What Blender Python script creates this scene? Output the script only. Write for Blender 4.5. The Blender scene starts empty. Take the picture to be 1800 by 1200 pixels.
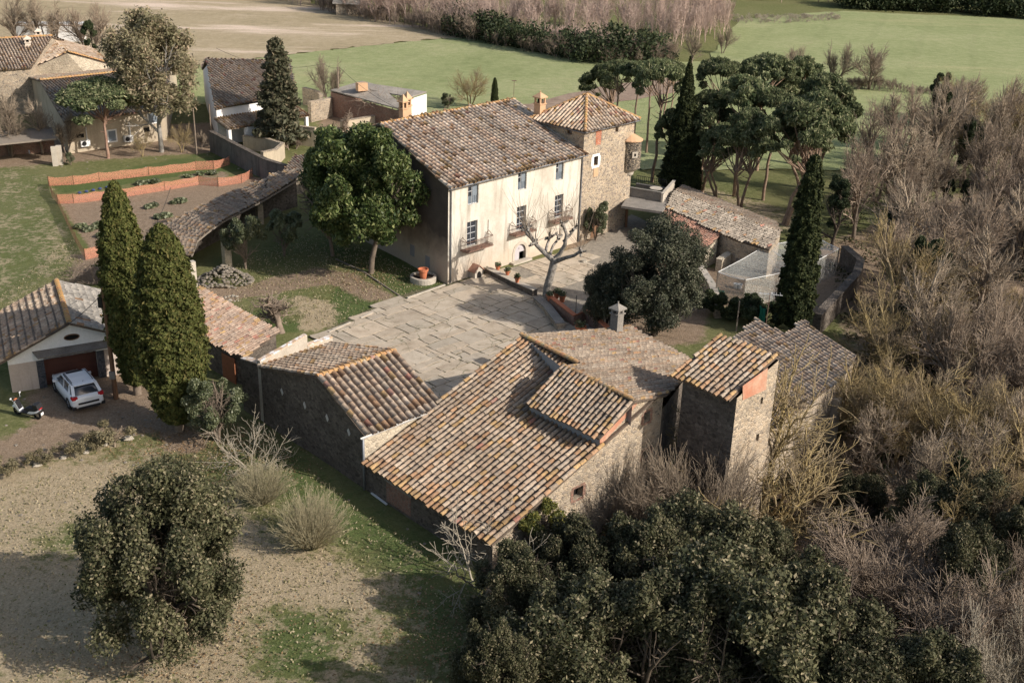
import bpy, math, random
import numpy as np
from math import radians, sin, cos, pi, hypot, atan2, sqrt
from mathutils import Matrix, Vector

# ------------------------------------------------------------------ camera, sky, sun
SC = bpy.context.scene
COL = SC.collection
F = 2000.0; PIT = radians(23.5); ROL = radians(1.8); H = 30.0
_cx = np.array([1, 0, 0.]); FW = np.array([0, cos(PIT), -sin(PIT)]); _up = np.array([0, sin(PIT), cos(PIT)])
XA = cos(ROL)*_cx + sin(ROL)*_up; UA = -sin(ROL)*_cx + cos(ROL)*_up; CP = np.array([0, 0, H])
cam = bpy.data.cameras.new('camera'); camo = bpy.data.objects.new('camera', cam); COL.objects.link(camo)
cam.sensor_width = 36; cam.sensor_fit = 'HORIZONTAL'; cam.lens = 36*F/1800; cam.clip_end = 8000; cam.clip_start = 0.5
camo.matrix_world = Matrix(((XA[0], UA[0], -FW[0], 0), (XA[1], UA[1], -FW[1], 0), (XA[2], UA[2], -FW[2], H), (0, 0, 0, 1)))
SC.camera = camo
SUN_AZ = radians(-23); SUN_EL = radians(31)          # heading of the sun from +X, elevation
w = bpy.data.worlds.new('World'); SC.world = w; w.use_nodes = True
nt = w.node_tree; nt.nodes.clear()
sky = nt.nodes.new('ShaderNodeTexSky'); sky.sky_type = 'NISHITA'; sky.sun_disc = False
sky.sun_elevation = SUN_EL; sky.sun_rotation = radians(90) - SUN_AZ; sky.dust_density = 2.0
bg = nt.nodes.new('ShaderNodeBackground'); bg.inputs[1].default_value = 0.15
wo = nt.nodes.new('ShaderNodeOutputWorld')
tint = nt.nodes.new('ShaderNodeMix'); tint.data_type = 'RGBA'; tint.blend_type = 'MULTIPLY'; tint.inputs[0].default_value = 1; tint.inputs[7].default_value = (1, .94, .86, 1)
nt.links.new(sky.outputs[0], tint.inputs[6]); nt.links.new(tint.outputs[2], bg.inputs[0]); nt.links.new(bg.outputs[0], wo.inputs[0])
sl = bpy.data.lights.new('sun', 'SUN'); sl.energy = 4.6; sl.angle = radians(0.5); sl.color = (1.0, 0.93, 0.84)
so = bpy.data.objects.new('sun', sl); COL.objects.link(so); so.location = (60, 0, 80)
sdir = Vector((cos(SUN_AZ)*cos(SUN_EL), sin(SUN_AZ)*cos(SUN_EL), sin(SUN_EL)))
so.rotation_euler = sdir.to_track_quat('Z', 'Y').to_euler()
SC.view_settings.view_transform = 'Standard'; SC.view_settings.look = 'None'
SC.view_settings.exposure = 0.26; SC.view_settings.gamma = 1.0
SC.cycles.max_bounces = 5; SC.cycles.transparent_max_bounces = 12

# ------------------------------------------------------------------ survey helpers (where things stand)
def ray(px, py): return (px-900)/F*XA - (py-600)/F*UA + FW
def P(px, py, z=0.):                                    # point at height z
    d = ray(px, py); return CP + d*((z-H)/d[2])
def PV(A, head, px, py):                                # point on the vertical plane through A with that heading
    n = np.array([-sin(radians(head)), cos(radians(head)), 0]); d = ray(px, py)
    return CP + d*(n@(np.array(A)-CP)/(n@d))
def PZ(A, px, py):                                      # point straight above A
    d = ray(px, py); t = (A[0]*d[0]+A[1]*d[1])/(d[0]**2+d[1]**2); return CP + d*t
def hd(a): return np.array([cos(radians(a)), sin(radians(a)), 0.])
QF = np.array([6.18, 51.59]); NF = hd(-46)[:2]
def sstep(t): t = np.clip(t, 0, 1); return t*t*(3-2*t)
def gz(x, y):                                           # ground height: the wood on the right lies in a dip
    x = np.asarray(x, float); y = np.asarray(y, float)
    d = (x-QF[0])*NF[0] + (y-QF[1])*NF[1]
    z = -2.6*sstep(d/4.0)*sstep((x+1.5)/5)*sstep((110-y)/40)
    return z
def G(px, py):
    z = 0.
    for _ in range(12):
        p = P(px, py, z); z = .5*z + .5*float(gz(p[0], p[1]))
    return P(px, py, z)

# ------------------------------------------------------------------ mesh helpers
def raw(name, V, Q=None, polys=None, mats=None, loc=(0, 0, 0), parent=None, col=None, smooth=False, matidx=None):
    V = np.asarray(V, np.float32).reshape(-1, 3) - np.asarray(loc, np.float32)
    me = bpy.data.meshes.new(name)
    if Q is not None and polys is None:
        Q = np.asarray(Q, np.int32); k = Q.shape[1]; n = len(Q)
        me.vertices.add(len(V)); me.vertices.foreach_set('co', V.ravel())
        me.loops.add(n*k); me.loops.foreach_set('vertex_index', Q.ravel())
        me.polygons.add(n); me.polygons.foreach_set('loop_start', np.arange(0, n*k, k, dtype=np.int32))
        me.update(calc_edges=True)
    else:
        me.from_pydata(V.tolist(), [], polys); me.update()
    if matidx is not None: me.polygons.foreach_set('material_index', np.asarray(matidx, np.int32))
    if col is not None:
        a = me.color_attributes.new('Col', 'FLOAT_COLOR', 'POINT')
        c = np.ones((len(V), 4), np.float32); c[:, :3] = np.asarray(col, np.float32).reshape(-1, 3); a.data.foreach_set('color', c.ravel())
    if smooth: me.polygons.foreach_set('use_smooth', np.ones(len(me.polygons), bool))
    for m in (mats if isinstance(mats, (list, tuple)) else [mats]):
        if m: me.materials.append(m)
    o = bpy.data.objects.new(name, me); COL.objects.link(o)
    if parent is not None: o.parent = parent
    else: o.location = loc
    return o
def wloc(o):
    l = np.array(o.location, float)
    while o.parent: o = o.parent; l = l + np.array(o.location, float)
    return l
def tag(o, label=None, cat=None, group=None, kind=None):
    if label: o['label'] = label
    if cat: o['category'] = cat
    if group: o['group'] = group
    if kind: o['kind'] = kind
    return o
def thing(name, label, cat, loc=(0, 0, 0), group=None):
    o = bpy.data.objects.new(name, None); COL.objects.link(o); o.location = [float(v) for v in loc]; o.empty_display_size = .3
    return tag(o, label, cat, group)
class MB:
    def __init__(s): s.v = []; s.f = []; s.c = []
    def add(s, vs, fs, col=None):
        n = len(s.v); s.v += [tuple(map(float, p)) for p in vs]; s.f += [tuple(i+n for i in f) for f in fs]
        s.c += [col or (1, 1, 1)]*len(vs); return s
    def poly(s, pts, col=None): return s.add(pts, [tuple(range(len(pts)))], col)
    def prism(s, pts, h, col=None):
        """closed solid: polygon pts (3-D) and the same shifted by vector h"""
        n = len(pts); h = np.array(h, float); a = [np.array(p, float) for p in pts]; b = [p+h for p in a]
        return s.add(a+b, [tuple(range(n))[::-1], tuple(range(n, 2*n))]+[(i, (i+1) % n, (i+1) % n+n, i+n) for i in range(n)], col)
    def box(s, c, sz, a=0, col=None):
        """box centred at c, size sz, heading a degrees"""
        u = hd(a); v = hd(a+90); c = np.array(c, float); w_ = np.array([0, 0, 1.])
        p = [c+u*sx*sz[0]/2+v*sy*sz[1]/2-w_*sz[2]/2 for sx, sy in ((-1, -1), (1, -1), (1, 1), (-1, 1))]
        return s.prism(p, (0, 0, sz[2]), col)
    def bar(s, p, q, wd, ht=None, col=None):
        """square bar from p to q"""
        p = np.array(p, float); q = np.array(q, float); d = q-p; L = np.linalg.norm(d)
        if L < 1e-6: return s
        d /= L; r = np.array([0, 0, 1.]) if abs(d[2]) < .9 else np.array([1., 0, 0])
        a = np.cross(d, r); a /= np.linalg.norm(a); b = np.cross(a, d); ht = ht or wd
        pts = [p+a*x*wd/2+b*y*ht/2 for x, y in ((-1, -1), (1, -1), (1, 1), (-1, 1))]
        return s.prism(pts, q-p, col)
    def tube(s, pts, rad, n=6, col=None, cap=True):
        pts = [np.array(p, float) for p in pts]; m = len(pts)
        rad = rad if hasattr(rad, '__len__') else [rad]*m
        vs = []; ref = np.array([.3, .2, .93])
        for i, p in enumerate(pts):
            d = pts[min(i+1, m-1)]-pts[max(i-1, 0)]; d = d/(np.linalg.norm(d)+1e-9)
            if abs(d@ref) > .97: ref = np.array([.95, .2, .1])
            a = np.cross(d, ref); a /= np.linalg.norm(a); b = np.cross(d, a)
            vs += [p+rad[i]*(a*cos(2*pi*k/n)+b*sin(2*pi*k/n)) for k in range(n)]
        fs = [(i*n+k, i*n+(k+1) % n, (i+1)*n+(k+1) % n, (i+1)*n+k) for i in range(m-1) for k in range(n)]
        if cap: fs += [tuple(range(n))[::-1], tuple(range((m-1)*n, m*n))]
        return s.add(vs, fs, col)
    def lathe(s, c, prof, n=12, col=None, sx=1, sy=1):
        """prof: (radius, z) pairs about the vertical through c"""
        c = np.array(c, float); vs = []
        for r, z in prof: vs += [c+np.array([r*sx*cos(2*pi*k/n), r*sy*sin(2*pi*k/n), z]) for k in range(n)]
        m = len(prof)
        fs = [(i*n+k, i*n+(k+1) % n, (i+1)*n+(k+1) % n, (i+1)*n+k) for i in range(m-1) for k in range(n)]
        fs += [tuple(range(n))[::-1], tuple(range((m-1)*n, m*n))]
        return s.add(vs, fs, col)
    def build(s, name, mat, parent=None, loc=None, smooth=False):
        l = wloc(parent) if parent is not None else (np.array(loc, float) if loc is not None else np.array([0, 0, 0.]))
        return raw(name, s.v, polys=s.f, mats=mat, loc=l, parent=parent, col=s.c, smooth=smooth)

# ------------------------------------------------------------------ materials
def newmat(name):
    m = bpy.data.materials.new(name); m.use_nodes = True; n = m.node_tree; n.nodes.clear()
    out = n.nodes.new('ShaderNodeOutputMaterial'); b = n.nodes.new('ShaderNodeBsdfPrincipled')
    n.links.new(b.outputs[0], out.inputs[0]); b.inputs['Specular IOR Level'].default_value = .25
    return m, n, b, out
class N:
    """tiny node-graph writer"""
    def __init__(s, n): s.n = n
    def nd(s, t, **k):
        x = s.n.nodes.new(t)
        for a, v in k.items(): setattr(x, a, v)
        return x
    def L(s, a, b): s.n.links.new(a, b)
    def coord(s, which='Object', scale=(1, 1, 1), rot=(0, 0, 0)):
        t = s.nd('ShaderNodeTexCoord'); m = s.nd('ShaderNodeMapping'); m.inputs['Scale'].default_value = scale; m.inputs['Rotation'].default_value = rot
        s.L(t.outputs[which], m.inputs[0]); return m.outputs[0]
    def noise(s, co, scale, detail=4, rough=.6, dist=0):
        x = s.nd('ShaderNodeTexNoise'); x.inputs['Scale'].default_value = scale; x.inputs['Detail'].default_value = detail
        x.inputs['Roughness'].default_value = rough; x.inputs['Distortion'].default_value = dist
        if co is not None: s.L(co, x.inputs['Vector'])
        return x.outputs['Fac']
    def ramp(s, f, stops, interp='LINEAR'):
        x = s.nd('ShaderNodeValToRGB'); r = x.color_ramp; r.interpolation = interp
        while len(r.elements) < len(stops): r.elements.new(.5)
        for e, (p, c) in zip(r.elements, stops):
            e.position = p; e.color = (c, c, c, 1) if not hasattr(c, '__len__') else (*c, 1)
        s.L(f, x.inputs[0]); return x.outputs[0]
    def mix(s, f, a, b, mode='MIX'):
        x = s.nd('ShaderNodeMix', data_type='RGBA', blend_type=mode)
        for i, v in ((0, f), (6, a), (7, b)):
            if hasattr(v, 'is_linked') or hasattr(v, 'links'): s.L(v, x.inputs[i])
            elif hasattr(v, '__len__'): x.inputs[i].default_value = (*v, 1)
            else: x.inputs[i].default_value = v
        return x.outputs[2]
    def math(s, op, a, b=0., clamp=False):
        x = s.nd('ShaderNodeMath', operation=op); x.use_clamp = clamp
        for i, v in ((0, a), (1, b)):
            if hasattr(v, 'links'): s.L(v, x.inputs[i])
            else: x.inputs[i].default_value = v
        return x.outputs[0]
    def bump(s, h, b, strength=.5, dist=.05):
        x = s.nd('ShaderNodeBump'); x.inputs['Strength'].default_value = strength; x.inputs['Distance'].default_value = dist
        s.L(h, x.inputs['Height']); s.L(x.outputs[0], b.inputs['Normal'])
    def attr(s, name='Col'):
        x = s.nd('ShaderNodeAttribute'); x.attribute_name = name; return x
def plain(name, c, rough=.7, metal=0., var=.15, scale=6., bump=0.):
    m, n, b, _ = newmat(name); g = N(n); co = g.coord()
    f = g.noise(co, scale, 5)
    g.L(g.mix(f, [v*(1-var) for v in c], [min(1, v*(1+var)) for v in c]), b.inputs['Base Color'])
    b.inputs['Roughness'].default_value = rough; b.inputs['Metallic'].default_value = metal
    if bump: g.bump(g.noise(co, scale*5, 4), b, bump, .02)
    return m
def blotch(name, stops, scale=1., fine=12., rough=.9, bump=.4, dist=.03, fine_amt=.5, stretch=(1, 1, 1)):
    """surface whose own colour is patchy: big noise through a ramp, times a finer grain"""
    m, n, b, _ = newmat(name); g = N(n); co = g.coord(scale=stretch); co2 = g.coord()
    c = g.ramp(g.noise(co, scale, 7, .65), stops)
    gr = g.ramp(g.noise(co2, fine, 5, .7), [(.25, 1-fine_amt), (.75, 1+fine_amt*.35)])
    g.L(g.mix(1., c, gr, 'MULTIPLY'), b.inputs['Base Color']); b.inputs['Roughness'].default_value = rough
    if bump: g.bump(g.noise(co2, fine, 5, .7), b, bump, dist)
    return m
def stone(name, cols, mortar, scale=3.0, lichen=None, contrast=.5, holes=0.):
    m, n, b, _ = newmat(name); g = N(n); co = g.coord(scale=(1, 1, 1.5))
    wp = g.nd('ShaderNodeTexNoise'); wp.inputs['Scale'].default_value = 3; g.L(co, wp.inputs['Vector'])
    ad = g.mix(.12, co, wp.outputs['Color'])
    v = g.nd('ShaderNodeTexVoronoi'); v.inputs['Scale'].default_value = scale; g.L(ad, v.inputs['Vector'])
    e = g.nd('ShaderNodeTexVoronoi', feature='DISTANCE_TO_EDGE'); e.inputs['Scale'].default_value = scale; g.L(ad, e.inputs['Vector'])
    sep = g.nd('ShaderNodeSeparateColor'); g.L(v.outputs['Color'], sep.inputs[0])
    sc = g.ramp(sep.outputs[0], [(i/(len(cols)-1), c) for i, c in enumerate(cols)])
    ef = g.ramp(g.math('ADD', e.outputs['Distance'], g.math('MULTIPLY', g.math('SUBTRACT', g.noise(co, 6, 4, .7), .5), .16)), [(.02, 1.), (.10, 0.)])
    c = g.mix(ef, sc, mortar)
    big = g.ramp(g.noise(co, .5, 5), [(.3, 1-contrast*.5), (.7, 1.12)])
    fine = g.ramp(g.noise(co, 14, 5, .75), [(.25, 1-contrast*.7), (.7, 1.15)])
    c = g.mix(1., g.mix(1., c, big, 'MULTIPLY'), fine, 'MULTIPLY')
    if holes:
        hf = g.ramp(g.noise(g.coord(scale=(1, 1, 1.3)), 3.4, 3, .5), [(.66, 0.), (.70, holes)])
        c = g.mix(hf, c, (.09, .07, .055))
    if lichen:
        lf = g.ramp(g.noise(co, 1.2, 6, .7), [(.55, 0.), (.72, .7)]); c = g.mix(lf, c, lichen)
    g.L(c, b.inputs['Base Color']); b.inputs['Roughness'].default_value = .95
    h = g.math('ADD', g.ramp(e.outputs['Distance'], [(.0, 0.), (.12, 1.)]), g.noise(co, 12, 4))
    g.bump(h, b, .7, .05)
    return m
def stucco(name, base, stain, scale=.5, amt=.6, streak=.35, low=None):
    m, n, b, _ = newmat(name); g = N(n); co = g.coord()
    st = g.ramp(g.noise(co, scale, 8, .68), [(.42, 0.), (.7, amt)])
    sk = g.ramp(g.noise(g.coord(scale=(2.2, 2.2, .22)), 1.1, 6, .6), [(.5, 0.), (.75, streak)])
    c = g.mix(st, base, stain); c = g.mix(sk, c, [v*.8 for v in stain])
    if low is not None:                                 # damp and bare render near the foot of the wall
        sx = g.nd('ShaderNodeSeparateXYZ'); g.L(g.coord(), sx.inputs[0])
        z = g.math('ADD', sx.outputs[2], g.math('MULTIPLY', g.noise(co, .9, 6, .6), 3.))
        lf = g.ramp(g.math('MULTIPLY', z, 1/low[1]), [(.35, low[2]), (.62, 0.)]); c = g.mix(lf, c, low[0])
    fine = g.ramp(g.noise(co, 9, 6, .75), [(.2, .82), (.7, 1.06)])
    g.L(g.mix(1., c, fine, 'MULTIPLY'), b.inputs['Base Color']); b.inputs['Roughness'].default_value = .93
    g.bump(g.noise(co, 10, 6, .7), b, .35, .03)
    return m
def tile_mat(name, lichen=(.40, .24, .08), lo=.55, hi=.70, amt=.55, gain=1.0):
    m, n, b, _ = newmat(name); g = N(n); co = g.coord(); a = g.attr()
    f1 = g.ramp(g.noise(co, 7, 6, .75), [(.25, .55*gain), (.7, 1.25*gain)])
    c = g.mix(1., a.outputs['Color'], f1, 'MULTIPLY')
    c = g.mix(1., c, g.ramp(g.noise(co, .45, 5, .65), [(.3, .72), (.7, 1.2)]), 'MULTIPLY'); sp = g.ramp(g.noise(co, 16, 4, .7), [(.58, 0.), (.7, .35)]); c = g.mix(sp, c, (.36, .32, .26))
    dk = g.ramp(g.noise(co, 2.3, 5, .7), [(.52, 0.), (.7, .5)]); c = g.mix(dk, c, (.12, .10, .085))
    lf = g.ramp(g.noise(co, 3.2, 7, .75), [(lo, 0.), (hi, amt)]); c = g.mix(lf, c, lichen)
    g.L(c, b.inputs['Base Color']); b.inputs['Roughness'].default_value = .95
    g.bump(g.noise(co, 20, 4, .7), b, .4, .02)
    return m
def leaf_mat(name, c1, c2, c3=None, rough=.5, trans=.25, spec=.3):
    m, n, b, out = newmat(name); g = N(n); a = g.attr()
    sep = g.nd('ShaderNodeSeparateColor'); g.L(a.outputs['Color'], sep.inputs[0])
    c = g.mix(sep.outputs[0], c1, c2)
    if c3: c = g.mix(g.ramp(sep.outputs[1], [(.8, 0.), (.9, 1.)]), c, c3)
    oi = g.nd('ShaderNodeObjectInfo'); k = g.ramp(oi.outputs['Random'], [(0, .8), (1, 1.18)])
    c = g.mix(1., c, k, 'MULTIPLY')
    g.L(c, b.inputs['Base Color']); b.inputs['Roughness'].default_value = rough; b.inputs['Specular IOR Level'].default_value = spec
    t = g.nd('ShaderNodeBsdfTranslucent'); g.L(c, t.inputs[0]); mx = g.nd('ShaderNodeMixShader'); mx.inputs[0].default_value = trans
    g.L(b.outputs[0], mx.inputs[1]); g.L(t.outputs[0], mx.inputs[2]); g.L(mx.outputs[0], out.inputs[0])
    return m
def bark_mat(name, c1, c2, patch=None, scale=4):
    m, n, b, _ = newmat(name); g = N(n); co = g.coord()
    oi = g.nd('ShaderNodeObjectInfo')
    c = g.mix(g.ramp(g.noise(co, scale, 5, .7), [(.35, 0.), (.65, 1.)]), c1, c2)
    if patch: c = g.mix(g.ramp(g.noise(co, .45, 3, .6), [(.45, 0.), (.6, .85)]), c, patch)
    c = g.mix(1., c, g.ramp(oi.outputs['Random'], [(0, .8), (1, 1.2)]), 'MULTIPLY')
    g.L(c, b.inputs['Base Color']); b.inputs['Roughness'].default_value = .9
    return m
M = {}
M['stone_dark'] = stone('rubble_stone_dark', [(.10, .082, .068), (.17, .14, .115), (.24, .20, .165), (.13, .11, .09)], (.19, .16, .13), 5.0, contrast=.8)  # darker tones than the pale rubble on the same buildings
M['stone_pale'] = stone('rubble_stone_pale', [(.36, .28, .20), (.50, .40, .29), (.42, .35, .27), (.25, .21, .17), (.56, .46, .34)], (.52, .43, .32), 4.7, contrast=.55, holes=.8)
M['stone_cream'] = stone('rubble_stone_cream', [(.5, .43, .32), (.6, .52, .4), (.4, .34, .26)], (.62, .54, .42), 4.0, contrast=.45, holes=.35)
M['stone_tower'] = stone('tower_rubble_stone', [(.44, .34, .235), (.54, .43, .31), (.38, .32, .25), (.24, .20, .17), (.58, .48, .35)], (.56, .46, .34), 5.3, contrast=.5, holes=.9)
M['stone_turret'] = stone('turret_black_stone', [(.05, .045, .04), (.09, .08, .07), (.14, .12, .1)], (.42, .34, .24), 4.2, contrast=.4)
M['stucco'] = stucco('cream_render', (.61, .57, .495), (.36, .315, .25), .30, .85, .9, low=((.50, .40, .30), 6., .7))
M['stucco_dark'] = stucco('dark_grey_render', (.085, .07, .062), (.16, .13, .105), .45, .7, .5, low=((.50, .41, .32), 8.5, .95))  # much darker than the cream render, beige towards the foot
M['stucco_old'] = stucco('old_beige_render', (.50, .42, .31), (.30, .25, .19), .5, .7, .5)
M['stucco_wall'] = stucco('stained_garden_wall', (.17, .15, .135), (.07, .06, .055), .6, .8, .8)
M['white'] = stucco('white_paint', (.80, .79, .77), (.55, .53, .51), .4, .35, .12)
M['garage_low'] = stucco('pinkish_dado_render', (.50, .42, .36), (.36, .29, .24), .6, .5, .45)
M['concrete'] = blotch('grey_concrete', [(.3, (.20, .185, .165)), (.7, (.33, .30, .265))], 1.2, 14)
M['concrete_pale'] = blotch('pale_concrete', [(.3, (.42, .37, .30)), (.7, (.56, .50, .42))], 1.2, 14, fine_amt=.3)
M['cement_blue'] = plain('grey_cement_wall', (.27, .265, .27), .9, var=.2, scale=2, bump=.2)
M['brick_red'] = stone('thin_red_brick', [(.42, .13, .07), (.52, .19, .11), (.36, .15, .1)], (.5, .3, .21), 5, contrast=.3)
M['orange_render'] = stucco('orange_red_render', (.43, .19, .12), (.50, .36, .26), 1.5, .8, .4)
M['brick_wall'] = stone('old_brick', [(.27, .14, .10), (.33, .19, .14), (.22, .13, .1)], (.30, .24, .19), 6, contrast=.5)
M['tile'] = tile_mat('barrel_tile_lichen')
M['tile_grey'] = tile_mat('barrel_tile_grey', lichen=(.38, .19, .06), lo=.63, hi=.75, amt=.5)
M['tile_orange'] = tile_mat('lichen_ridge_tile', lichen=(.46, .26, .10), lo=.38, hi=.55, amt=.8)
M['pan'] = blotch('roof_pan_tiles', [(.3, (.09, .07, .055)), (.7, (.19, .145, .11))], 2, 14)
M['iron'] = plain('rusty_iron', (.16, .10, .075), .8, 0, .3)
M['zinc'] = plain('zinc_gutter', (.24, .25, .27), .5, .4, .1)
M['zinc_light'] = plain('pale_gutter', (.55, .53, .5), .5, .2, .1)
M['frame'] = plain('grey_blue_paint', (.48, .49, .50), .6, 0, .08)
M['shutter'] = plain('blue_grey_shutter', (.17, .20, .23), .6, 0, .15)
M['glass'] = plain('window_glass', (.03, .035, .045), .12, 0, .2); M['glass'].node_tree.nodes['Principled BSDF'].inputs['Specular IOR Level'].default_value = .7
M['dark'] = plain('dark_interior', (.012, .011, .010), 1.)
M['wood'] = plain('old_brown_wood', (.17, .095, .055), .8, 0, .35, 5)
M['wood_grey'] = plain('weathered_grey_wood', (.22, .185, .15), .9, 0, .3, 5)
M['wood_door'] = plain('pale_grey_door', (.45, .42, .43), .7, 0, .12, 3)
M['garage_door'] = plain('dark_brown_door', (.10, .04, .028), .6, 0, .2, 2)
M['slate'] = stone('dark_slate_jamb', [(.05, .055, .065), (.08, .085, .1), (.11, .11, .12)], (.1, .1, .11), 5)
M['terracotta'] = plain('terracotta', (.50, .17, .085), .8, 0, .2, 8)
M['soil'] = plain('potting_soil', (.06, .042, .03), 1., 0, .3, 20)
M['car_paint'] = plain('white_car_paint', (.74, .75, .77), .25, 0, .01); M['car_paint'].node_tree.nodes['Principled BSDF'].inputs['Coat Weight'].default_value = .6
M['car_black'] = plain('black_plastic', (.02, .02, .022), .45, 0, .1)
M['tyre'] = plain('tyre_rubber', (.018, .018, .018), .9, 0, .1)
M['rim'] = plain('alloy', (.35, .35, .36), .35, .7, .1)
M['lamp_red'] = plain('red_lamp', (.42, .02, .025), .2, 0, .1)
M['lamp_clear'] = plain('clear_lamp', (.6, .6, .6), .15, 0, .1)
M['plate'] = plain('plate_white', (.7, .7, .68), .4, 0, .05)
M['seat_black'] = plain('black_vinyl', (.025, .025, .027), .5)
M['green_net'] = plain('green_shade_cloth', (.03, .20, .13), .8, 0, .3, 5)
M['blue'] = plain('blue_plastic', (.05, .07, .16), .6); M['redp'] = plain('red_plastic', (.35, .03, .02), .6)
M['metal_white'] = plain('white_metal', (.68, .68, .67), .5, 0, .05)
M['rope'] = plain('cable_black', (.03, .028, .026), .7)
M['fibro'] = blotch('fibre_cement_sheet', [(.3, (.24, .215, .185)), (.7, (.42, .375, .32))], .8, 9, fine_amt=.4)
M['gravel'] = blotch('gravel', [(.35, (.25, .22, .18)), (.65, (.40, .35, .28))], 3, 26, fine_amt=.7, bump=.7)
M['rock'] = blotch('pale_rock', [(.3, (.30, .26, .20)), (.7, (.55, .50, .42))], 3, 14, fine_amt=.5, bump=.6)
M['straw'] = blotch('dry_leaf_litter', [(.3, (.18, .10, .055)), (.7, (.34, .21, .12))], 4, 24, fine_amt=.7)
M['oak'] = leaf_mat('holm_oak_leaf', (.032, .037, .018), (.130, .125, .066), (.22, .19, .12), .65, .15, .15)
M['olive_leaf'] = leaf_mat('olive_leaf', (.04, .048, .03), (.13, .137, .088), (.2, .19, .14), .7, .15, .15)
M['magnolia'] = leaf_mat('magnolia_leaf', (.030, .055, .014), (.125, .16, .05), (.25, .27, .11), .5, .2, .25)
M['cypress'] = leaf_mat('cypress_scale_leaf', (.042, .052, .014), (.115, .125, .035), (.15, .13, .045), .7, .15, .15)
M['cypress_dk'] = leaf_mat('cypress_dark_leaf', (.014, .021, .009), (.05, .062, .022), (.08, .085, .03), .7, .12, .15)
M['pine'] = leaf_mat('pine_needle', (.055, .078, .034), (.20, .22, .11), (.30, .29, .17), .7, .25, .15)
M['conifer'] = leaf_mat('fir_needle', (.045, .05, .028), (.12, .115, .07), (.17, .14, .09), .6, .15, .2)
M['euca'] = leaf_mat('gum_leaf', (.17, .16, .09), (.36, .31, .20), (.44, .34, .24), .7, .35, .1)
M['yellowgreen'] = leaf_mat('yellow_green_leaf', (.07, .085, .02), (.18, .18, .05), (.3, .26, .06), .5, .25, .3)
M['viburnum'] = leaf_mat('viburnum_leaf', (.05, .065, .028), (.15, .165, .085), (.24, .25, .15), .45, .2, .4)
M['ivy'] = leaf_mat('ivy_leaf', (.020, .032, .014), (.07, .088, .04), (.12, .13, .07), .65, .15, .15)
M['dryshrub'] = leaf_mat('grey_dry_shrub', (.12, .105, .06), (.25, .22, .14), (.3, .25, .15), .8, .2, .1)
M['reed'] = leaf_mat('dry_reed', (.28, .20, .13), (.42, .32, .22), (.34, .2, .12), .8, .2, .1)
M['grassblade'] = leaf_mat('grass_blade', (.15, .16, .06), (.30, .27, .14), (.45, .38, .25), .6, .3, .2)
M['bark'] = bark_mat('grey_brown_bark', (.13, .10, .075), (.22, .175, .135))
M['bark_dark'] = bark_mat('dark_bark', (.05, .04, .03), (.11, .085, .065))
M['bark_pine'] = bark_mat('pine_bark', (.19, .125, .085), (.32, .23, .17), scale=3)
M['bark_pine_red'] = bark_mat('red_pine_bark', (.24, .14, .10), (.36, .24, .18), scale=3)
M['bark_pale'] = bark_mat('pale_smooth_bark', (.27, .25, .22), (.44, .41, .37), scale=2)
M['bark_plane'] = bark_mat('plane_bark', (.10, .085, .07), (.36, .33, .29), scale=5)
M['twig_grey'] = bark_mat('grey_twigs', (.19, .15, .11), (.36, .29, .215))
M['twig_mauve'] = bark_mat('mauve_grey_twigs', (.19, .145, .105), (.35, .275, .21))
M['twig_lichen'] = bark_mat('lichen_yellow_twigs', (.19, .145, .08), (.38, .29, .13), patch=(.24, .19, .13))
M['twig_green'] = bark_mat('green_grey_twigs', (.26, .23, .14), (.42, .37, .24))
M['twig_white'] = bark_mat('pale_fig_branches', (.25, .215, .165), (.42, .37, .29))
M['twig_red'] = bark_mat('reddish_poplar_twigs', (.33, .24, .20), (.50, .385, .33))
M['twig_dk'] = bark_mat('brown_twigs', (.17, .13, .10), (.30, .235, .18))

# ------------------------------------------------------------------ ground
def inpoly(X, Y, poly):
    r = np.zeros(X.shape, bool); n = len(poly)
    for i in range(n):
        x0, y0 = poly[i][:2]; x1, y1 = poly[(i+1) % n][:2]
        c = ((y0 > Y) != (y1 > Y)); r ^= c & (X < (x1-x0)*(Y-y0)/((y1-y0) if y1 != y0 else 1e-9)+x0)
    return r
def GP(pts): return [tuple(G(*p)) for p in pts]
def axis(a, b, step, lo, hi, gr=1.13):
    c = list(np.arange(a, b, step)); s = step; x = c[-1]
    while x < hi: s *= gr; x += s; c.append(x)
    s = step; x = c[0]
    while x > lo: s *= gr; x -= s; c.insert(0, x)
    return np.array(c)
gx = axis(-45, 45, .4, -3000, 3000); gy = axis(24, 125, .4, -2500, 3500)
GX, GY = np.meshgrid(gx, gy); GZ = gz(GX, GY)
rngG = np.random.default_rng(5)
def vnoise(X, Y, s, seed):
    r = np.random.default_rng(seed); T = r.random((64, 64)); x = X/s; y = Y/s
    i = np.floor(x).astype(int); j = np.floor(y).astype(int); u = sstep(x-i); v = sstep(y-j)
    a = T[j % 64, i % 64]; b = T[j % 64, (i+1) % 64]; c = T[(j+1) % 64, i % 64]; d = T[(j+1) % 64, (i+1) % 64]
    return (a*(1-u)+b*u)*(1-v)+(c*(1-u)+d*u)*v
near = ((np.abs(GX) < 60) & (GY < 140)).astype(float)
GZ = GZ + near*(vnoise(GX, GY, 3.1, 1)-.5)*.10 + near*(vnoise(GX, GY, .9, 2)-.5)*.035
straw = np.zeros_like(GX); soil = np.zeros_like(GX); lush = np.zeros_like(GX)
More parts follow.
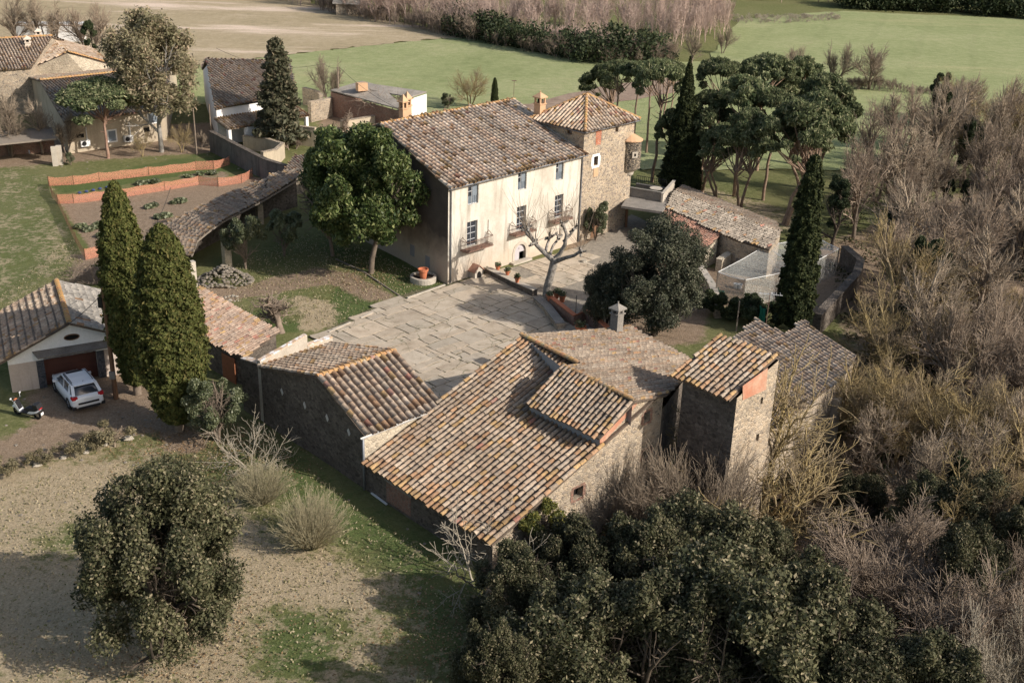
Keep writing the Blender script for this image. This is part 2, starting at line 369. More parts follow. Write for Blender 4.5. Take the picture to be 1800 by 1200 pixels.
def paint(A, pts, v, soft=1.2):
    p = GP(pts); acc = np.zeros_like(GX)
    for dx, dy in ((0, 0), (soft, 0), (-soft, 0), (0, soft), (0, -soft), (.7*soft, .7*soft), (-.7*soft, -.7*soft), (.7*soft, -.7*soft), (-.7*soft, .7*soft)):
        acc += inpoly(GX+dx, GY+dy, p)
    acc /= 9.; A[:] = A*(1-acc)+v*acc
# dry lawn in the foreground
paint(straw, [(-60, 830), (120, 800), (260, 790), (340, 810), (420, 880), (520, 960), (640, 985), (760, 1040), (800, 1210), (-80, 1210)], .95, 1.5)
paint(straw, [(150, 790), (430, 800), (600, 900), (700, 960), (640, 985), (520, 950), (400, 880)], .35, 1.0)
paint(straw, [(60, 930), (150, 900), (200, 960), (60, 990)], .45, 1.0)
paint(straw, [(450, 1050), (560, 1060), (650, 1210), (440, 1210)], .55, 1.4)
paint(straw, [(640, 1000), (760, 1010), (900, 1210), (660, 1210)], .5, 1.4)
paint(lush, [(340, 790), (500, 780), (640, 880), (780, 950), (830, 1060), (720, 1040), (590, 960), (500, 900), (400, 850)], .75, 1.4)
paint(straw, [(360, 800), (520, 800), (640, 890), (780, 960), (820, 1040), (700, 1010), (590, 945), (480, 890)], .2, 1.0)
paint(lush, [(30, 965), (150, 895), (220, 930), (90, 1010)], .6, 1.2); paint(straw, [(30, 965), (150, 895), (220, 930), (90, 1010)], .4, 1.2)
paint(lush, [(420, 1070), (560, 1045), (640, 1100), (610, 1215), (420, 1215)], .65, 1.2); paint(straw, [(430, 1080), (560, 1050), (630, 1110), (600, 1215), (430, 1215)], .3, 1.2)
paint(lush, [(660, 1020), (820, 1000), (900, 1215), (700, 1215)], .6, 1.4); paint(straw, [(690, 1060), (820, 1010), (900, 1215), (700, 1215)], .25, 1.4)
# driveway and yard before the garage
paint(soil, [(-60, 800), (60, 745), (40, 690), (215, 640), (300, 700), (330, 745), (240, 765), (160, 785), (60, 815), (-60, 850)], 1., .8)
paint(soil, [(275, 750), (330, 745), (370, 775), (350, 800), (290, 795)], .9, .5)
paint(straw, [(-60, 815), (60, 830), (260, 775), (250, 755), (100, 780), (-60, 850)], .5, .6)
# left meadow
paint(lush, [(-60, 290), (90, 290), (100, 350), (150, 470), (100, 500), (0, 560), (-60, 560)], .55, 1.5)
paint(straw, [(-80, 280), (90, 280), (110, 380), (160, 470), (60, 540), (-80, 560)], .36, 1.5)
paint(straw, [(70, 380), (110, 400), (130, 470), (90, 460)], .5, .8)
paint(soil, [(120, 440), (215, 445), (215, 500), (130, 500)], .8, .8)
# vegetable plot
paint(soil, [(104, 356), (300, 326), (443, 308), (470, 320), (290, 400), (280, 445), (160, 440), (150, 425)], 1., .35)
paint(lush, [(104, 356), (150, 350), (175, 445), (150, 455)], .5, .35)
paint(soil, [(128, 345), (210, 332), (212, 338), (132, 352)], .7, .2)
paint(soil, [(310, 307), (400, 300), (405, 313), (320, 320)], .6, .3)
paint(lush, [(90, 322), (410, 285), (440, 300), (300, 312), (110, 340)], .9, .3)
paint(lush, [(200, 300), (380, 262), (440, 300), (380, 290)], .6, .6)
# farmyard on the left
paint(soil, [(-60, 235), (380, 215), (380, 268), (260, 275), (-60, 300)], .95, .8)
# inner garden: lawn, bare path, circle bed
paint(lush, [(330, 420), (560, 395), (760, 490), (720, 530), (600, 580), (420, 560)], .35, .8)
paint(soil, [(330, 500), (420, 505), (470, 490), (560, 470), (620, 480), (700, 525), (640, 530), (590, 500), (540, 505), (470, 520), (400, 530), (410, 560), (480, 590), (430, 580)], .95, .5)
paint(lush, [(600, 500), (665, 540), (660, 560), (590, 580), (585, 530)], 1., .4)
paint(lush, [(430, 545), (500, 560), (560, 580), (490, 585)], .9, .5)
paint(straw, [(510, 520), (590, 530), (600, 575), (530, 585)], .8, .5)
paint(lush, [(560, 430), (690, 440), (785, 500), (720, 525), (640, 490)], .7, .6)
# behind: vegetable beds in the netted yard, yards, pine wood floor
paint(soil, [(1230, 480), (1480, 430), (1500, 520), (1430, 560), (1250, 540)], .75, .8)
paint(soil, [(1000, 420), (1110, 380), (1260, 480), (1240, 600), (1100, 620), (960, 520)], .9, .6)
paint(soil, [(560, 205), (760, 195), (640, 235), (560, 250)], .9, .8)
paint(straw, [(1210, 320), (1400, 370), (1420, 420), (1250, 360)], .55, .8)
paint(lush, [(1220, 330), (1400, 390), (1390, 410), (1210, 350)], .5, .8)
# wood floor on the right: leaf litter
paint(soil, [(1440, 430), (1900, 260), (1950, 1300), (820, 1300), (860, 1000), (1000, 880), (1250, 880), (1500, 700)], .85, 1.5)
rngs = (gx, gy)
nxy = GX.shape; idx = np.arange(GX.size).reshape(nxy)
Q = np.stack([idx[:-1, :-1], idx[:-1, 1:], idx[1:, 1:], idx[1:, :-1]], -1).reshape(-1, 4)
def ground_mat():
    m, n, b, _ = newmat('grass_and_earth'); g = N(n); co = g.coord(); a = g.attr()
    sep = g.nd('ShaderNodeSeparateColor'); g.L(a.outputs['Color'], sep.inputs[0])
    n1 = g.noise(co, .55, 8, .7); n2 = g.noise(co, 2.2, 8, .75); n3 = g.noise(co, 11, 5, .8); nbig = g.noise(co, .12, 4)
    st = g.noise(g.coord(scale=(1, .35, 1), rot=(0, 0, .5)), 6, 6, .75)
    def thr(src, k1, k2):
        s = g.math('ADD', src, g.math('MULTIPLY', g.math('SUBTRACT', n1, .5), k1)); s = g.math('ADD', s, g.math('MULTIPLY', g.math('SUBTRACT', n2, .5), k2))
        return g.ramp(s, [(.34, 0.), (.66, 1.)])
    grass = g.ramp(n2, [(.25, (.075, .085, .030)), (.5, (.145, .155, .062)), (.75, (.26, .25, .125))])
    grass = g.mix(g.ramp(nbig, [(.4, 0.), (.65, .6)]), grass, (.20, .185, .09))
    dry = g.ramp(g.math('MULTIPLY', g.math('ADD', st, n3), .5), [(.3, (.25, .20, .12)), (.5, (.385, .31, .205)), (.7, (.50, .41, .29))])
    dry = g.mix(g.ramp(n2, [(.56, 0.), (.7, .75)]), dry, (.12, .125, .045))
    earth = g.ramp(g.math('MULTIPLY', g.math('ADD', n2, n3), .5), [(.3, (.15, .105, .07)), (.5, (.27, .20, .14)), (.7, (.38, .30, .22))])
    lsh = g.ramp(n3, [(.3, (.04, .065, .022)), (.55, (.085, .125, .042)), (.75, (.155, .19, .075))])
    c = g.mix(g.math('MULTIPLY', thr(sep.outputs[2], 1.2, .9), .8), grass, lsh)
    c = g.mix(thr(sep.outputs[0], 1.5, 1.3), c, dry); c = g.mix(thr(sep.outputs[1], .8, .9), c, earth)
    c = g.mix(1., c, g.ramp(n3, [(.25, .68), (.7, 1.15)]), 'MULTIPLY')
    g.L(c, b.inputs['Base Color']); b.inputs['Roughness'].default_value = 1.; b.inputs['Specular IOR Level'].default_value = .05
    g.bump(g.math('ADD', n3, g.math('MULTIPLY', n2, 1.5)), b, .75, .10)
    return m
M['ground'] = ground_mat()
col = np.stack([straw, soil, lush], -1).reshape(-1, 3)
o = raw('ground', np.stack([GX, GY, GZ], -1).reshape(-1, 3), Q, mats=M['ground'], col=col, smooth=True); tag(o, kind='structure')

def field_mat(name, stops, rows=None, patch=None, scale=.05):
    m, n, b, _ = newmat(name); g = N(n); co = g.coord()
    c = g.ramp(g.math('MULTIPLY', g.math('ADD', g.noise(co, scale, 6, .65), g.noise(co, scale*14, 6, .7)), .5), stops)
    if patch: c = g.mix(g.ramp(g.noise(g.coord(scale=(.25, 1, 1), rot=(0, 0, .35)), patch[1], 7, .68), [(patch[2], 0.), (patch[3], 1.)]), c, patch[0])
    if rows:
        wv = g.nd('ShaderNodeTexWave'); wv.inputs['Scale'].default_value = rows[0]; wv.inputs['Distortion'].default_value = 1.2; wv.inputs['Detail'].default_value = 3
        g.L(g.coord(rot=(0, 0, rows[1])), wv.inputs['Vector']); c = g.mix(1., c, g.ramp(wv.outputs[1], [(.90, 1.), (.97, 1-rows[2])]), 'MULTIPLY')
    c = g.mix(1., c, g.ramp(g.noise(co, 3.5, 5, .8), [(.25, .72), (.7, 1.12)]), 'MULTIPLY')
    g.L(c, b.inputs['Base Color']); b.inputs['Roughness'].default_value = 1.; b.inputs['Specular IOR Level'].default_value = .05
    g.bump(g.noise(co, 4, 5, .8), b, .7, .15)
    return m
M['wheat'] = field_mat('young_wheat', [(.3, (.19, .225, .095)), (.5, (.285, .31, .15)), (.7, (.39, .375, .215))], patch=((.40, .37, .20), .05, .56, .72), rows=(.035, .35, .04))
M['fallow'] = field_mat('dry_fallow', [(.3, (.25, .21, .125)), (.5, (.38, .31, .20)), (.7, (.48, .39, .28))], patch=((.66, .53, .42), .07, .54, .66))
M['track'] = blotch('earth_track', [(.3, (.23, .16, .115)), (.7, (.36, .27, .20))], .6, 5, fine_amt=.4)
def sheet(name, pts, z, mat, sub=1, jit=0., seed=0):
    """flat area given by its outline on the ground; edge points are added and jittered so that it does not run ruler-straight"""
    p = [np.array(q, float)[:2] for q in pts]; out = []; r = random.Random(seed)
    for i in range(len(p)):
        a, b = p[i], p[(i+1) % len(p)]
        for k in range(sub): out.append(a+(b-a)*k/sub+np.array([r.uniform(-jit, jit), r.uniform(-jit, jit)])*(k > 0))
    o = raw(name, [(q[0], q[1], z) for q in out], polys=[tuple(range(len(out)))], mats=mat); return tag(o, kind='structure')
sheet('wheat_field', [P(*q) for q in [(300, 122), (520, 96), (640, 82), (740, 72), (820, 66), (1000, 104), (1240, 110), (1300, 35), (1480, 20), (1830, 36), (1900, 90), (1700, 300), (1440, 300), (1130, 300), (900, 215), (560, 200), (300, 180)]], .09, M['wheat'], 12, .6, 3)
sheet('fallow_field', [P(*q) for q in [(-300, 190), (60, 140), (380, 112), (520, 96), (640, 82), (740, 72), (820, 66), (700, 40), (560, 10), (480, -25), (-400, -60)]], .11, M['fallow'], 12, .8, 4)
sheet('track', [P(*q) for q in [(870, 192), (940, 182), (1060, 152), (1200, 136), (1210, 160), (1090, 180), (980, 212), (900, 215)]], .13, M['track'], 6, .3, 5)

# stone-flagged court: every slab its own outline, grass in the joints
def paving(name, outline, ang, z, rows, seed, mat, maxlen=3.0):
    r = random.Random(seed); pl = [np.array(q)[:2] for q in outline]; c0 = sum(pl)/len(pl)
    u = hd(ang)[:2]; v = hd(ang+90)[:2]; S = max(np.linalg.norm(q-c0) for q in pl)+2; mb = MB(); y = -S
    xs = np.array([q[0] for q in pl]); ys = np.array([q[1] for q in pl])
    def inside(q): return bool(inpoly(np.array([q[0]]), np.array([q[1]]), pl)[0])
    def slab(a, b, c, d):
        pts = []
        for s_, t_ in ((a, c), (b, c), (b, d), (a, d)):
            pts.append(c0+u*s_+v*t_)
        if not inside(sum(pts)/4): return
        g_ = .038; ce = sum(pts)/4; k = r.uniform(.86, 1.08); kk = r.uniform(-.02, .02)
        ring = []
        for i in range(4):
            p_, q_ = pts[i], pts[(i+1) % 4]
            for t in (0, .34, .67):
                e = p_+(q_-p_)*t+np.array([r.uniform(-.045, .045), r.uniform(-.045, .045)]); dd = ce-e; L = np.linalg.norm(dd)+1e-6
                ring.append(e+dd/L*g_*(1.6 if t == 0 else 1))
        zz = z+r.uniform(0, .018); n = len(ring)
        top = [(q[0], q[1], zz+r.uniform(-.003, .003)) for q in ring]; bot = [(q[0], q[1], z-.05) for q in ring]
        mb.add(top+bot, [tuple(range(n))]+[(i, i+n, (i+1) % n+n, (i+1) % n) for i in range(n)], (k+kk, k, k-kk))
    while y < S:
        h = r.choice(rows)*r.uniform(.85, 1.15); x = -S+r.uniform(0, 2)
        while x < S:
            L = r.uniform(.8, maxlen)
            if r.random() < .16:
                m_ = r.uniform(.35, .65); mm = r.uniform(.4, .6)
                slab(x, x+L*m_, y, y+h*mm); slab(x, x+L*m_, y+h*mm, y+h); slab(x+L*m_, x+L, y, y+h)
            elif r.random() < .2 and h > 1: slab(x, x+L, y, y+h*.45); slab(x, x+L, y+h*.45, y+h)
            else: slab(x, x+L, y, y+h)
            x += L
        y += h
    o = mb.build(name, mat); return tag(o, kind='structure')
def slab_mat():
    m, n, b, _ = newmat('flagstone'); g = N(n); co = g.coord(); a = g.attr()
    c = g.ramp(g.noise(co, 1.1, 8, .7), [(.3, (.34, .275, .205)), (.5, (.46, .385, .295)), (.72, (.53, .45, .355))])
    c = g.mix(1., c, a.outputs['Color'], 'MULTIPLY'); c = g.mix(1., c, g.ramp(g.noise(co, 13, 5, .8), [(.25, .72), (.65, 1.08)]), 'MULTIPLY')
    c = g.mix(g.ramp(g.noise(co, .6, 7, .7), [(.58, 0.), (.72, .4)]), c, (.19, .165, .12))
    e = g.nd('ShaderNodeTexVoronoi', feature='DISTANCE_TO_EDGE'); e.inputs['Scale'].default_value = .7; wn = g.nd('ShaderNodeTexNoise'); wn.inputs['Scale'].default_value = 2.5
    g.L(co, wn.inputs['Vector']); g.L(g.mix(.25, co, wn.outputs['Color']), e.inputs['Vector'])
    ck = g.math('MULTIPLY', g.ramp(e.outputs['Distance'], [(.004, 1.), (.016, 0.)]), g.ramp(g.noise(co, .5, 3), [(.45, 0.), (.55, .75)]))
    c = g.mix(ck, c, (.12, .115, .06))
    g.L(c, b.inputs['Base Color']); b.inputs['Roughness'].default_value = .9; g.bump(g.noise(co, 9, 6, .75), b, .35, .03)
    return m
M['slab'] = slab_mat()
M['joint'] = blotch('grassy_joint', [(.35, (.06, .065, .03)), (.6, (.17, .15, .09))], 2.5, 14, fine_amt=.6)
court = [P(*q) for q in [(560, 590), (640, 548), (720, 515), (790, 500), (850, 478), (905, 470), (945, 528), (1060, 590), (1000, 640), (900, 700), (780, 720), (640, 680)]]
sheet('court_bed', court, .055, M['joint'], 4, .1, 8)
paving('court_paving', court, 46.5, .08, [1.1, 1.4, 1.7, .75], 11, M['slab'], 2.9)
terr = [P(*q) for q in [(905, 470), (985, 452), (1030, 440), (1062, 470), (1010, 500), (960, 520), (948, 505)]]
sheet('terrace_bed', [P(*q) for q in [(850, 478), (905, 470), (1030, 430), (1110, 378), (1160, 400), (1120, 440), (1060, 500), (1010, 560), (960, 528)]], .06, M['gravel'], 4, .1, 9)
paving('terrace_paving', terr, 46.5, .085, [1.3, 1.6], 4, M['slab'], 2.6)

# ------------------------------------------------------------------ roofs and walls
PAL = [(.265, .195, .14), (.29, .225, .165), (.23, .175, .13), (.30, .24, .18), (.28, .20, .14), (.25, .205, .16), (.32, .26, .20)]
PALO = [(.38, .25, .125), (.36, .22, .13)]; PALR = [(.34, .17, .125), (.30, .17, .13)]
def roof(name, poly, ahead, parent, mat=None, sp=.27, tl=.40, seed=1, po=.12, pr=.02, gain=1., thick=.12, lift=.0, pan=None, edge=.8, palette=None, holes=(), row=.5, even=False):
    """barrel-tiled roof plane: poly = 3-D outline, ahead = heading of the eaves; each cover tile is modelled"""
    rg = np.random.default_rng(seed); P3 = [np.array(q, float) for q in poly]; c0 = P3[0]
    nn = np.zeros(3)
    for i in range(len(P3)): nn += np.cross(P3[i]-c0, P3[(i+1) % len(P3)]-c0)
    nn /= np.linalg.norm(nn); nn = nn if nn[2] > 0 else -nn
    u = hd(ahead); u = u-nn*(u@nn); u /= np.linalg.norm(u); v = np.cross(nn, u); v = v if v[2] > 0 else -v
    flat = [((q-c0)@u, (q-c0)@v) for q in P3]; us = [f[0] for f in flat]; vs = [f[1] for f in flat]
    mb = MB(); base = [c0+u*f[0]+v*f[1]+nn*lift for f in flat]
    mb.prism([q-nn*thick for q in base], nn*(thick-.01))
    pano = mb.build(name, pan or M['pan'], parent)
    step = tl*.86; nu = int((max(us)-min(us))/sp)+2; nv = int((max(vs)-min(vs))/step)+2
    I, J = np.meshgrid(np.arange(nu), np.arange(nv)); I = I.ravel(); J = J.ravel()
    cu = min(us)+(I+.5)*sp+rg.normal(0, .012, I.size)+np.sin(J*.21+I*.05)*.012; cv = min(vs)+(J+.35)*step+rg.normal(0, .02, I.size)+(rg.random(nu)[I]-.5)*.12
    m_ = inpoly(cu, cv, flat)
    for h in holes:
        hp = [((np.array(q)-c0)@u, (np.array(q)-c0)@v) for q in h]; m_ &= ~inpoly(cu, cv, hp)
    cu = cu[m_]; cv = cv[m_]; K = len(cu)
    ns = 5; th = np.linspace(pi, 0, ns+1); r1 = sp*.36; r0 = sp*(.35 if even else .315)
    T = []
    for (vv, rr, zz) in ((-tl/2, r1, .005 if even else .016), (tl/2, r0, .002)):
        for t in th: T.append((rr*cos(t), vv, zz+rr*1.2*sin(t)))
    T = np.array(T)
    yaw = rg.normal(0, .008 if even else .025, K); cs, sn = np.cos(yaw), np.sin(yaw); k = 1+rg.normal(0, .04, K)
    lx = T[None, :, 0]*cs[:, None]*k[:, None]-T[None, :, 1]*sn[:, None]; ly = T[None, :, 0]*sn[:, None]+T[None, :, 1]*cs[:, None]; lz = T[None, :, 2]*k[:, None]+rg.normal(0, .003 if even else .008, K)[:, None]+lift
    X = c0+(cu[:, None]+lx)[..., None]*u+(cv[:, None]+ly)[..., None]*v+lz[..., None]*nn
    n1 = ns+1; q = [(i, i+1, i+1+n1, i+n1) for i in range(ns)]+[(0, 1, 4, 5), (1, 2, 3, 4)]
    Qd = (np.array(q)[None]+(np.arange(K)*2*n1)[:, None, None]).reshape(-1, 4)
    pal = np.array(palette or PAL); ci = rg.integers(0, len(pal), K); cc = (pal[ci]*(1-row)+pal[rg.integers(0, len(pal), nu)][I[m_]]*row)*rg.uniform(.82, 1.13, K)[:, None]*gain
    # lichen gathers on the outer rows and in scattered tiles
    du = np.minimum(cu-min(us), max(us)-cu); dv = np.minimum(cv-min(vs), max(vs)-cv)
    pe = po+edge*np.exp(-np.minimum(du/.3, dv/.35))
    s_ = rg.random(K) < pe; po_ = np.array(PALO); cc[s_] = po_[rg.integers(0, 2, s_.sum())]*rg.uniform(.7, 1.15, s_.sum())[:, None]
    s_ = rg.random(K) < pr; pr_ = np.array(PALR); cc[s_] = pr_[rg.integers(0, 2, s_.sum())]*rg.uniform(.8, 1.2, s_.sum())[:, None]
    o = raw('cover_tiles', X.reshape(-1, 3), Qd, mats=mat or M['tile'], loc=wloc(pano), parent=pano, col=np.repeat(cc, 2*n1, 0), smooth=False)
    return pano
def ridge(p, q, parent, r=.14, mat=None, seed=0, name='ridge_tiles', tl=.4, half=True):
    rg = random.Random(seed); p = np.array(p, float); q = np.array(q, float); d = q-p; L = np.linalg.norm(d); d /= L
    a = np.cross(d, (0, 0, 1.)); a /= np.linalg.norm(a); b = np.cross(a, d); mb = MB(); n = max(1, int(L/(tl*.85)))
    for i in range(n):
        s = p+d*(L*i/n); e = p+d*(min(L, L*i/n+tl)); vs = []
        c = rg.choice(PALO) if rg.random() < .6 else rg.choice(PAL); c = tuple(x*rg.uniform(.85, 1.2) for x in c); up = rg.uniform(0, .015)
        for pt, rr, z in ((s, r*1.08, .03+up), (e, r*.95, .0)):
            for k in range(6):
                t = pi*k/5; vs.append(pt+a*rr*cos(t)+b*(rr*.85*sin(t)+z-.02))
        mb.add(vs, [(k, k+1, k+7, k+6) for k in range(5)]+[(0, 1, 2, 3, 4, 5)], c)
    return mb.build(name, mat or M['tile_orange'], parent)
def wall(mb, p0, p1, z0, z1, holes=(), top=None, t=.28, inn=None, col=None):
    """wall face from p0 to p1 with rectangular openings (s0,s1,za,zb) and their reveals; top = extra (s,z) points of a gable"""
    p0 = np.array(p0, float)[:2]; p1 = np.array(p1, float)[:2]; L = np.linalg.norm(p1-p0); d = (p1-p0)/L
    n = np.array([-d[1], d[0]]) if inn is None else np.array(inn)[:2]
    W3 = lambda s, z, k=0.: (p0[0]+d[0]*s+n[0]*k, p0[1]+d[1]*s+n[1]*k, z)
    ss = sorted({0., L}|{h[0] for h in holes}|{h[1] for h in holes}); zs = sorted({z0, z1}|{h[2] for h in holes}|{h[3] for h in holes})
    for i in range(len(ss)-1):
        for j in range(len(zs)-1):
            cs_, cz_ = (ss[i]+ss[i+1])/2, (zs[j]+zs[j+1])/2
            if any(h[0] < cs_ < h[1] and h[2] < cz_ < h[3] for h in holes): continue
            mb.poly([W3(ss[i], zs[j]), W3(ss[i+1], zs[j]), W3(ss[i+1], zs[j+1]), W3(ss[i], zs[j+1])], col)
    for a, b, c, e in [h[:4] for h in holes]:
        for q in (((a, c), (b, c)), ((b, c), (b, e)), ((b, e), (a, e)), ((a, e), (a, c))):
            (s1, k1), (s2, k2) = q; mb.poly([W3(s1, k1), W3(s2, k2), W3(s2, k2, t), W3(s1, k1, t)], col)
    if top: mb.poly([W3(0, z1), W3(L, z1)]+[W3(s, z) for s, z in top], col)
    return W3, L
def SZ(p0, p1, px, py):
    """distance along the wall and height of the pixel's point on the wall plane"""
    p0 = np.array(p0, float); a = math.degrees(atan2(p1[1]-p0[1], p1[0]-p0[0])); q = PV(p0, a, px, py)
    return float((q-p0)[:2]@hd(a)[:2]), float(q[2])
def gutter(p, q, parent, r=.07, mat=None):
    mb = MB(); p = np.array(p, float); q = np.array(q, float); d = (q-p)/np.linalg.norm(q-p); a = np.cross(d, (0, 0, 1.)); a /= np.linalg.norm(a)
    vs = []
    for pt in (p, q):
        for k in range(6): t = pi+pi*k/5; vs.append(pt+a*r*cos(t)+np.array([0, 0, r*sin(t)]))
    for pt in (p, q):
        for k in range(6): t = pi+pi*k/5; vs.append(pt+a*r*.8*cos(t)+np.array([0, 0, r*.8*sin(t)+.004]))
    mb.add(vs, [(k, k+1, k+7, k+6) for k in range(5)]+[(k+12, k+13, k+19, k+18) for k in range(5)]+[(0, 6, 18, 12), (5, 11, 23, 17)])
    return mb.build('gutter', mat or M['zinc'], parent)

# ------------------------------------------------------------------ windows, doors, balconies
def window(parent, p0, p1, h, depth=.2, rows=4, leaves=2, frame='frame', lower=0., shutter=False, name='window', bars=False):
    """glazed window set back in the opening h of the wall p0-p1: glass, frame, glazing bars"""
    p0 = np.array(p0, float)[:2]; p1 = np.array(p1, float)[:2]; d = (p1-p0)/np.linalg.norm(p1-p0); n = np.array([-d[1], d[0]])
    q = lambda s, z, k: np.array([p0[0]+d[0]*s+n[0]*k, p0[1]+d[1]*s+n[1]*k, z]); a, b, c, e = h[:4]
    f = MB(); w_ = .05
    f.bar(q(a, c+w_/2, depth), q(b, c+w_/2, depth), .06, w_*1.4); f.bar(q(a, e-w_/2, depth), q(b, e-w_/2, depth), .06, w_)
    for s in [a+w_/2, b-w_/2]+[a+(b-a)*k/leaves for k in range(1, leaves)]:
        f.bar(q(s, c, depth), q(s, e, depth), w_ if s in (a+w_/2, b-w_/2) else .11, .05)
    for k in range(1, rows): z = c+lower+(e-c-lower)*k/rows; f.bar(q(a, z, depth), q(b, z, depth), .04, .035)
    fo = f.build(name, M[frame], parent)
    gl = MB(); gl.prism([q(a, c+lower, depth+.02), q(b, c+lower, depth+.02), q(b, e, depth+.02), q(a, e, depth+.02)], (n[0]*.02, n[1]*.02, 0)); gl.build('glass', M['glass'], fo)
    if lower:
        s = MB(); s.prism([q(a, c, depth-.01), q(b, c, depth-.01), q(b, c+lower, depth-.01), q(a, c+lower, depth-.01)], (n[0]*.04, n[1]*.04, 0))
        nb = 6
        for k in range(nb): s.bar(q(a+(b-a)*(k+.5)/nb, c, depth-.03), q(a+(b-a)*(k+.5)/nb, c+lower, depth-.03), .03, .03)
        s.build('lower_panel', M['shutter'], fo)
    if shutter:                                         # one leaf closed with louvres
        s = MB(); m_ = (a+b)/2
        s.prism([q(m_+.04, c+lower, depth-.03), q(b-.04, c+lower, depth-.03), q(b-.04, e-.04, depth-.03), q(m_+.04, e-.04, depth-.03)], (n[0]*.03, n[1]*.03, 0)); s.build('shutter', M['shutter'], fo)
    if bars:
        s = MB()
        for k in range(1, 5): s.bar(q(a+(b-a)*k/5, c, .05), q(a+(b-a)*k/5, e, .05), .025)
        for k in range(1, 4): s.bar(q(a, c+(e-c)*k/4, .05), q(b, c+(e-c)*k/4, .05), .025)
        s.build('iron_bars', M['iron'], fo)
    return fo
def surround(parent, p0, p1, h, w_=.18, mat='concrete_pale', out=.02, sides=True, name='stone_surround'):
    p0 = np.array(p0, float)[:2]; p1 = np.array(p1, float)[:2]; d = (p1-p0)/np.linalg.norm(p1-p0); n = -np.array([-d[1], d[0]])
    q = lambda s, z: np.array([p0[0]+d[0]*s, p0[1]+d[1]*s, z]); a, b, c, e = h[:4]; mb = MB(); o = (n[0]*out, n[1]*out, 0)
    for (s0, s1, z0, z1) in ((a-w_, b+w_, e+.001, e+w_), (a-w_, b+w_, c-w_, c-.001)): mb.prism([q(s0, z0), q(s1, z0), q(s1, z1), q(s0, z1)], o)
    if sides:
        for (s0, s1, z0, z1) in ((a-w_*1.5, a-.001, c, e), (b+.001, b+w_*1.5, c, e)): mb.prism([q(s0, z0), q(s1, z0), q(s1, z1), q(s0, z1)], o)
    return mb.build(name, M[mat], parent)
def pipe(name, pts, r, mat, parent): mb = MB(); mb.tube(pts, r, 6); return mb.build(name, M[mat], parent, smooth=True)
def balcony(parent, p0, p1, s0, s1, z, out=.75, mirror=False):
    p0 = np.array(p0, float)[:2]; p1 = np.array(p1, float)[:2]; d = (p1-p0)/np.linalg.norm(p1-p0); n = np.array([d[1], -d[0]])
    q = lambda s, k, zz: np.array([p0[0]+d[0]*s+n[0]*k, p0[1]+d[1]*s+n[1]*k, zz])
    mb = MB(); mb.prism([q(s0, .003, z-.09), q(s1, .003, z-.09), q(s1, out, z-.09), q(s0, out, z-.09)], (0, 0, .09))
    b = mb.build('balcony', M['brick_wall'], parent); r = MB(); hh = .72
    ring = [q(s0+.04, .02, z), q(s0+.04, out-.04, z), q(s1-.04, out-.04, z), q(s1-.04, .02, z)]
    for zz in (.08, hh):
        for k in range(3): r.bar(ring[k]+np.array([0, 0, zz]), ring[k+1]+np.array([0, 0, zz]), .04)
    for k in range(3):
        L = np.linalg.norm(ring[k+1]-ring[k]); m_ = max(2, int(L/.13))
        for i in range(m_+1): t = ring[k]+(ring[k+1]-ring[k])*i/m_; r.bar(t+np.array([0, 0, .02]), t+np.array([0, 0, hh]), .022)
    for s in (s0+.04, s1-.04):                          # raised stays back to the wall
        r.bar(q(s, out-.04, z+hh), q(s, .25, z+hh+.3), .03); r.bar(q(s, .25, z+hh+.3), q(s, .02, z+hh+.05), .03)
    r.build('railing', M['iron'], b)
    return b

# ------------------------------------------------------------------ main house
A = P(787, 500); fh, dh = 47., 128.
T0 = PZ(A, 790, 326); zE = T0[2]; Rr = PV(A, fh, 1023, 267); Lf = float(np.hypot(*(Rr-A)[:2])); Rb = A+hd(fh)*Lf
house = thing('farmhouse', 'large three-storey cream farmhouse with low tiled roof and balconies beside the flagged court', 'house', (A[0], A[1], 0))
RG = PV(A, dh, 673, 219); dR = float(np.hypot(*(RG-A)[:2])); zR = float(RG[2]); dB = dR+7.0
def hs(px, py): return SZ(A, Rb, px, py)
def op(l, r, wmin=None):
    """opening from lower-left and upper-right pixel"""
    s0, z0 = hs(*l); s1, z1 = hs(*r); return [s0, s1, z0, z1]
W3a = op((822.5, 361.5), (841.5, 317)); W3b = op((910, 336), (926.5, 293)); W3c = op((976.5, 318.5), (991.5, 276.5))
W2a = op((820.5, 435), (839.5, 386)); W2b = op((907.5, 406.5), (925.5, 360)); W2c = op((974, 385), (990.5, 340.5))
D = op((903.5, 472.5), (924.5, 428.5)); D[2] = .1; D[3] += .12
holes = [W3a, W3b, W3c, W2a, W2b, W2c, [D[0], D[1], -.3, D[3]]]
mb = MB(); wall(mb, A, Rb, -.3, zE, holes)
fw_ = mb.build('front_wall', M['stucco'], house)
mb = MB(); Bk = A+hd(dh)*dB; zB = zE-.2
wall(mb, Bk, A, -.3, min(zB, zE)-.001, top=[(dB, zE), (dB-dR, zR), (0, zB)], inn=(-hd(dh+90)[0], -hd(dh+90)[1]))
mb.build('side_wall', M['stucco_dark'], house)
mb = MB(); Br = Rb+hd(dh)*dB; wall(mb, Br, Bk, -.3, zB, inn=hd(fh+180+90)); wall(mb, Rb, Br, -.3, zE-.3, top=[(dB, zB-.1), (dR, zR), (0, zE)])
mb.build('rear_wall', M['stucco_old'], house)
ov = .38
e0 = A+hd(fh)*-.25+hd(dh)*-ov; e1 = Rb+hd(fh)*.35+hd(dh)*-ov; sl_ = (zR-zE)/dR
e0[2] = e1[2] = zE-.06-sl_*ov+.08; RL = A+hd(fh)*-.25+hd(dh)*dR; RL[2] = zR+.1; RR = Rb+hd(dh)*dR; RR[2] = zR+.1
RRx = PV(RL, fh, 905, 177); RRx[2] = zR+.1
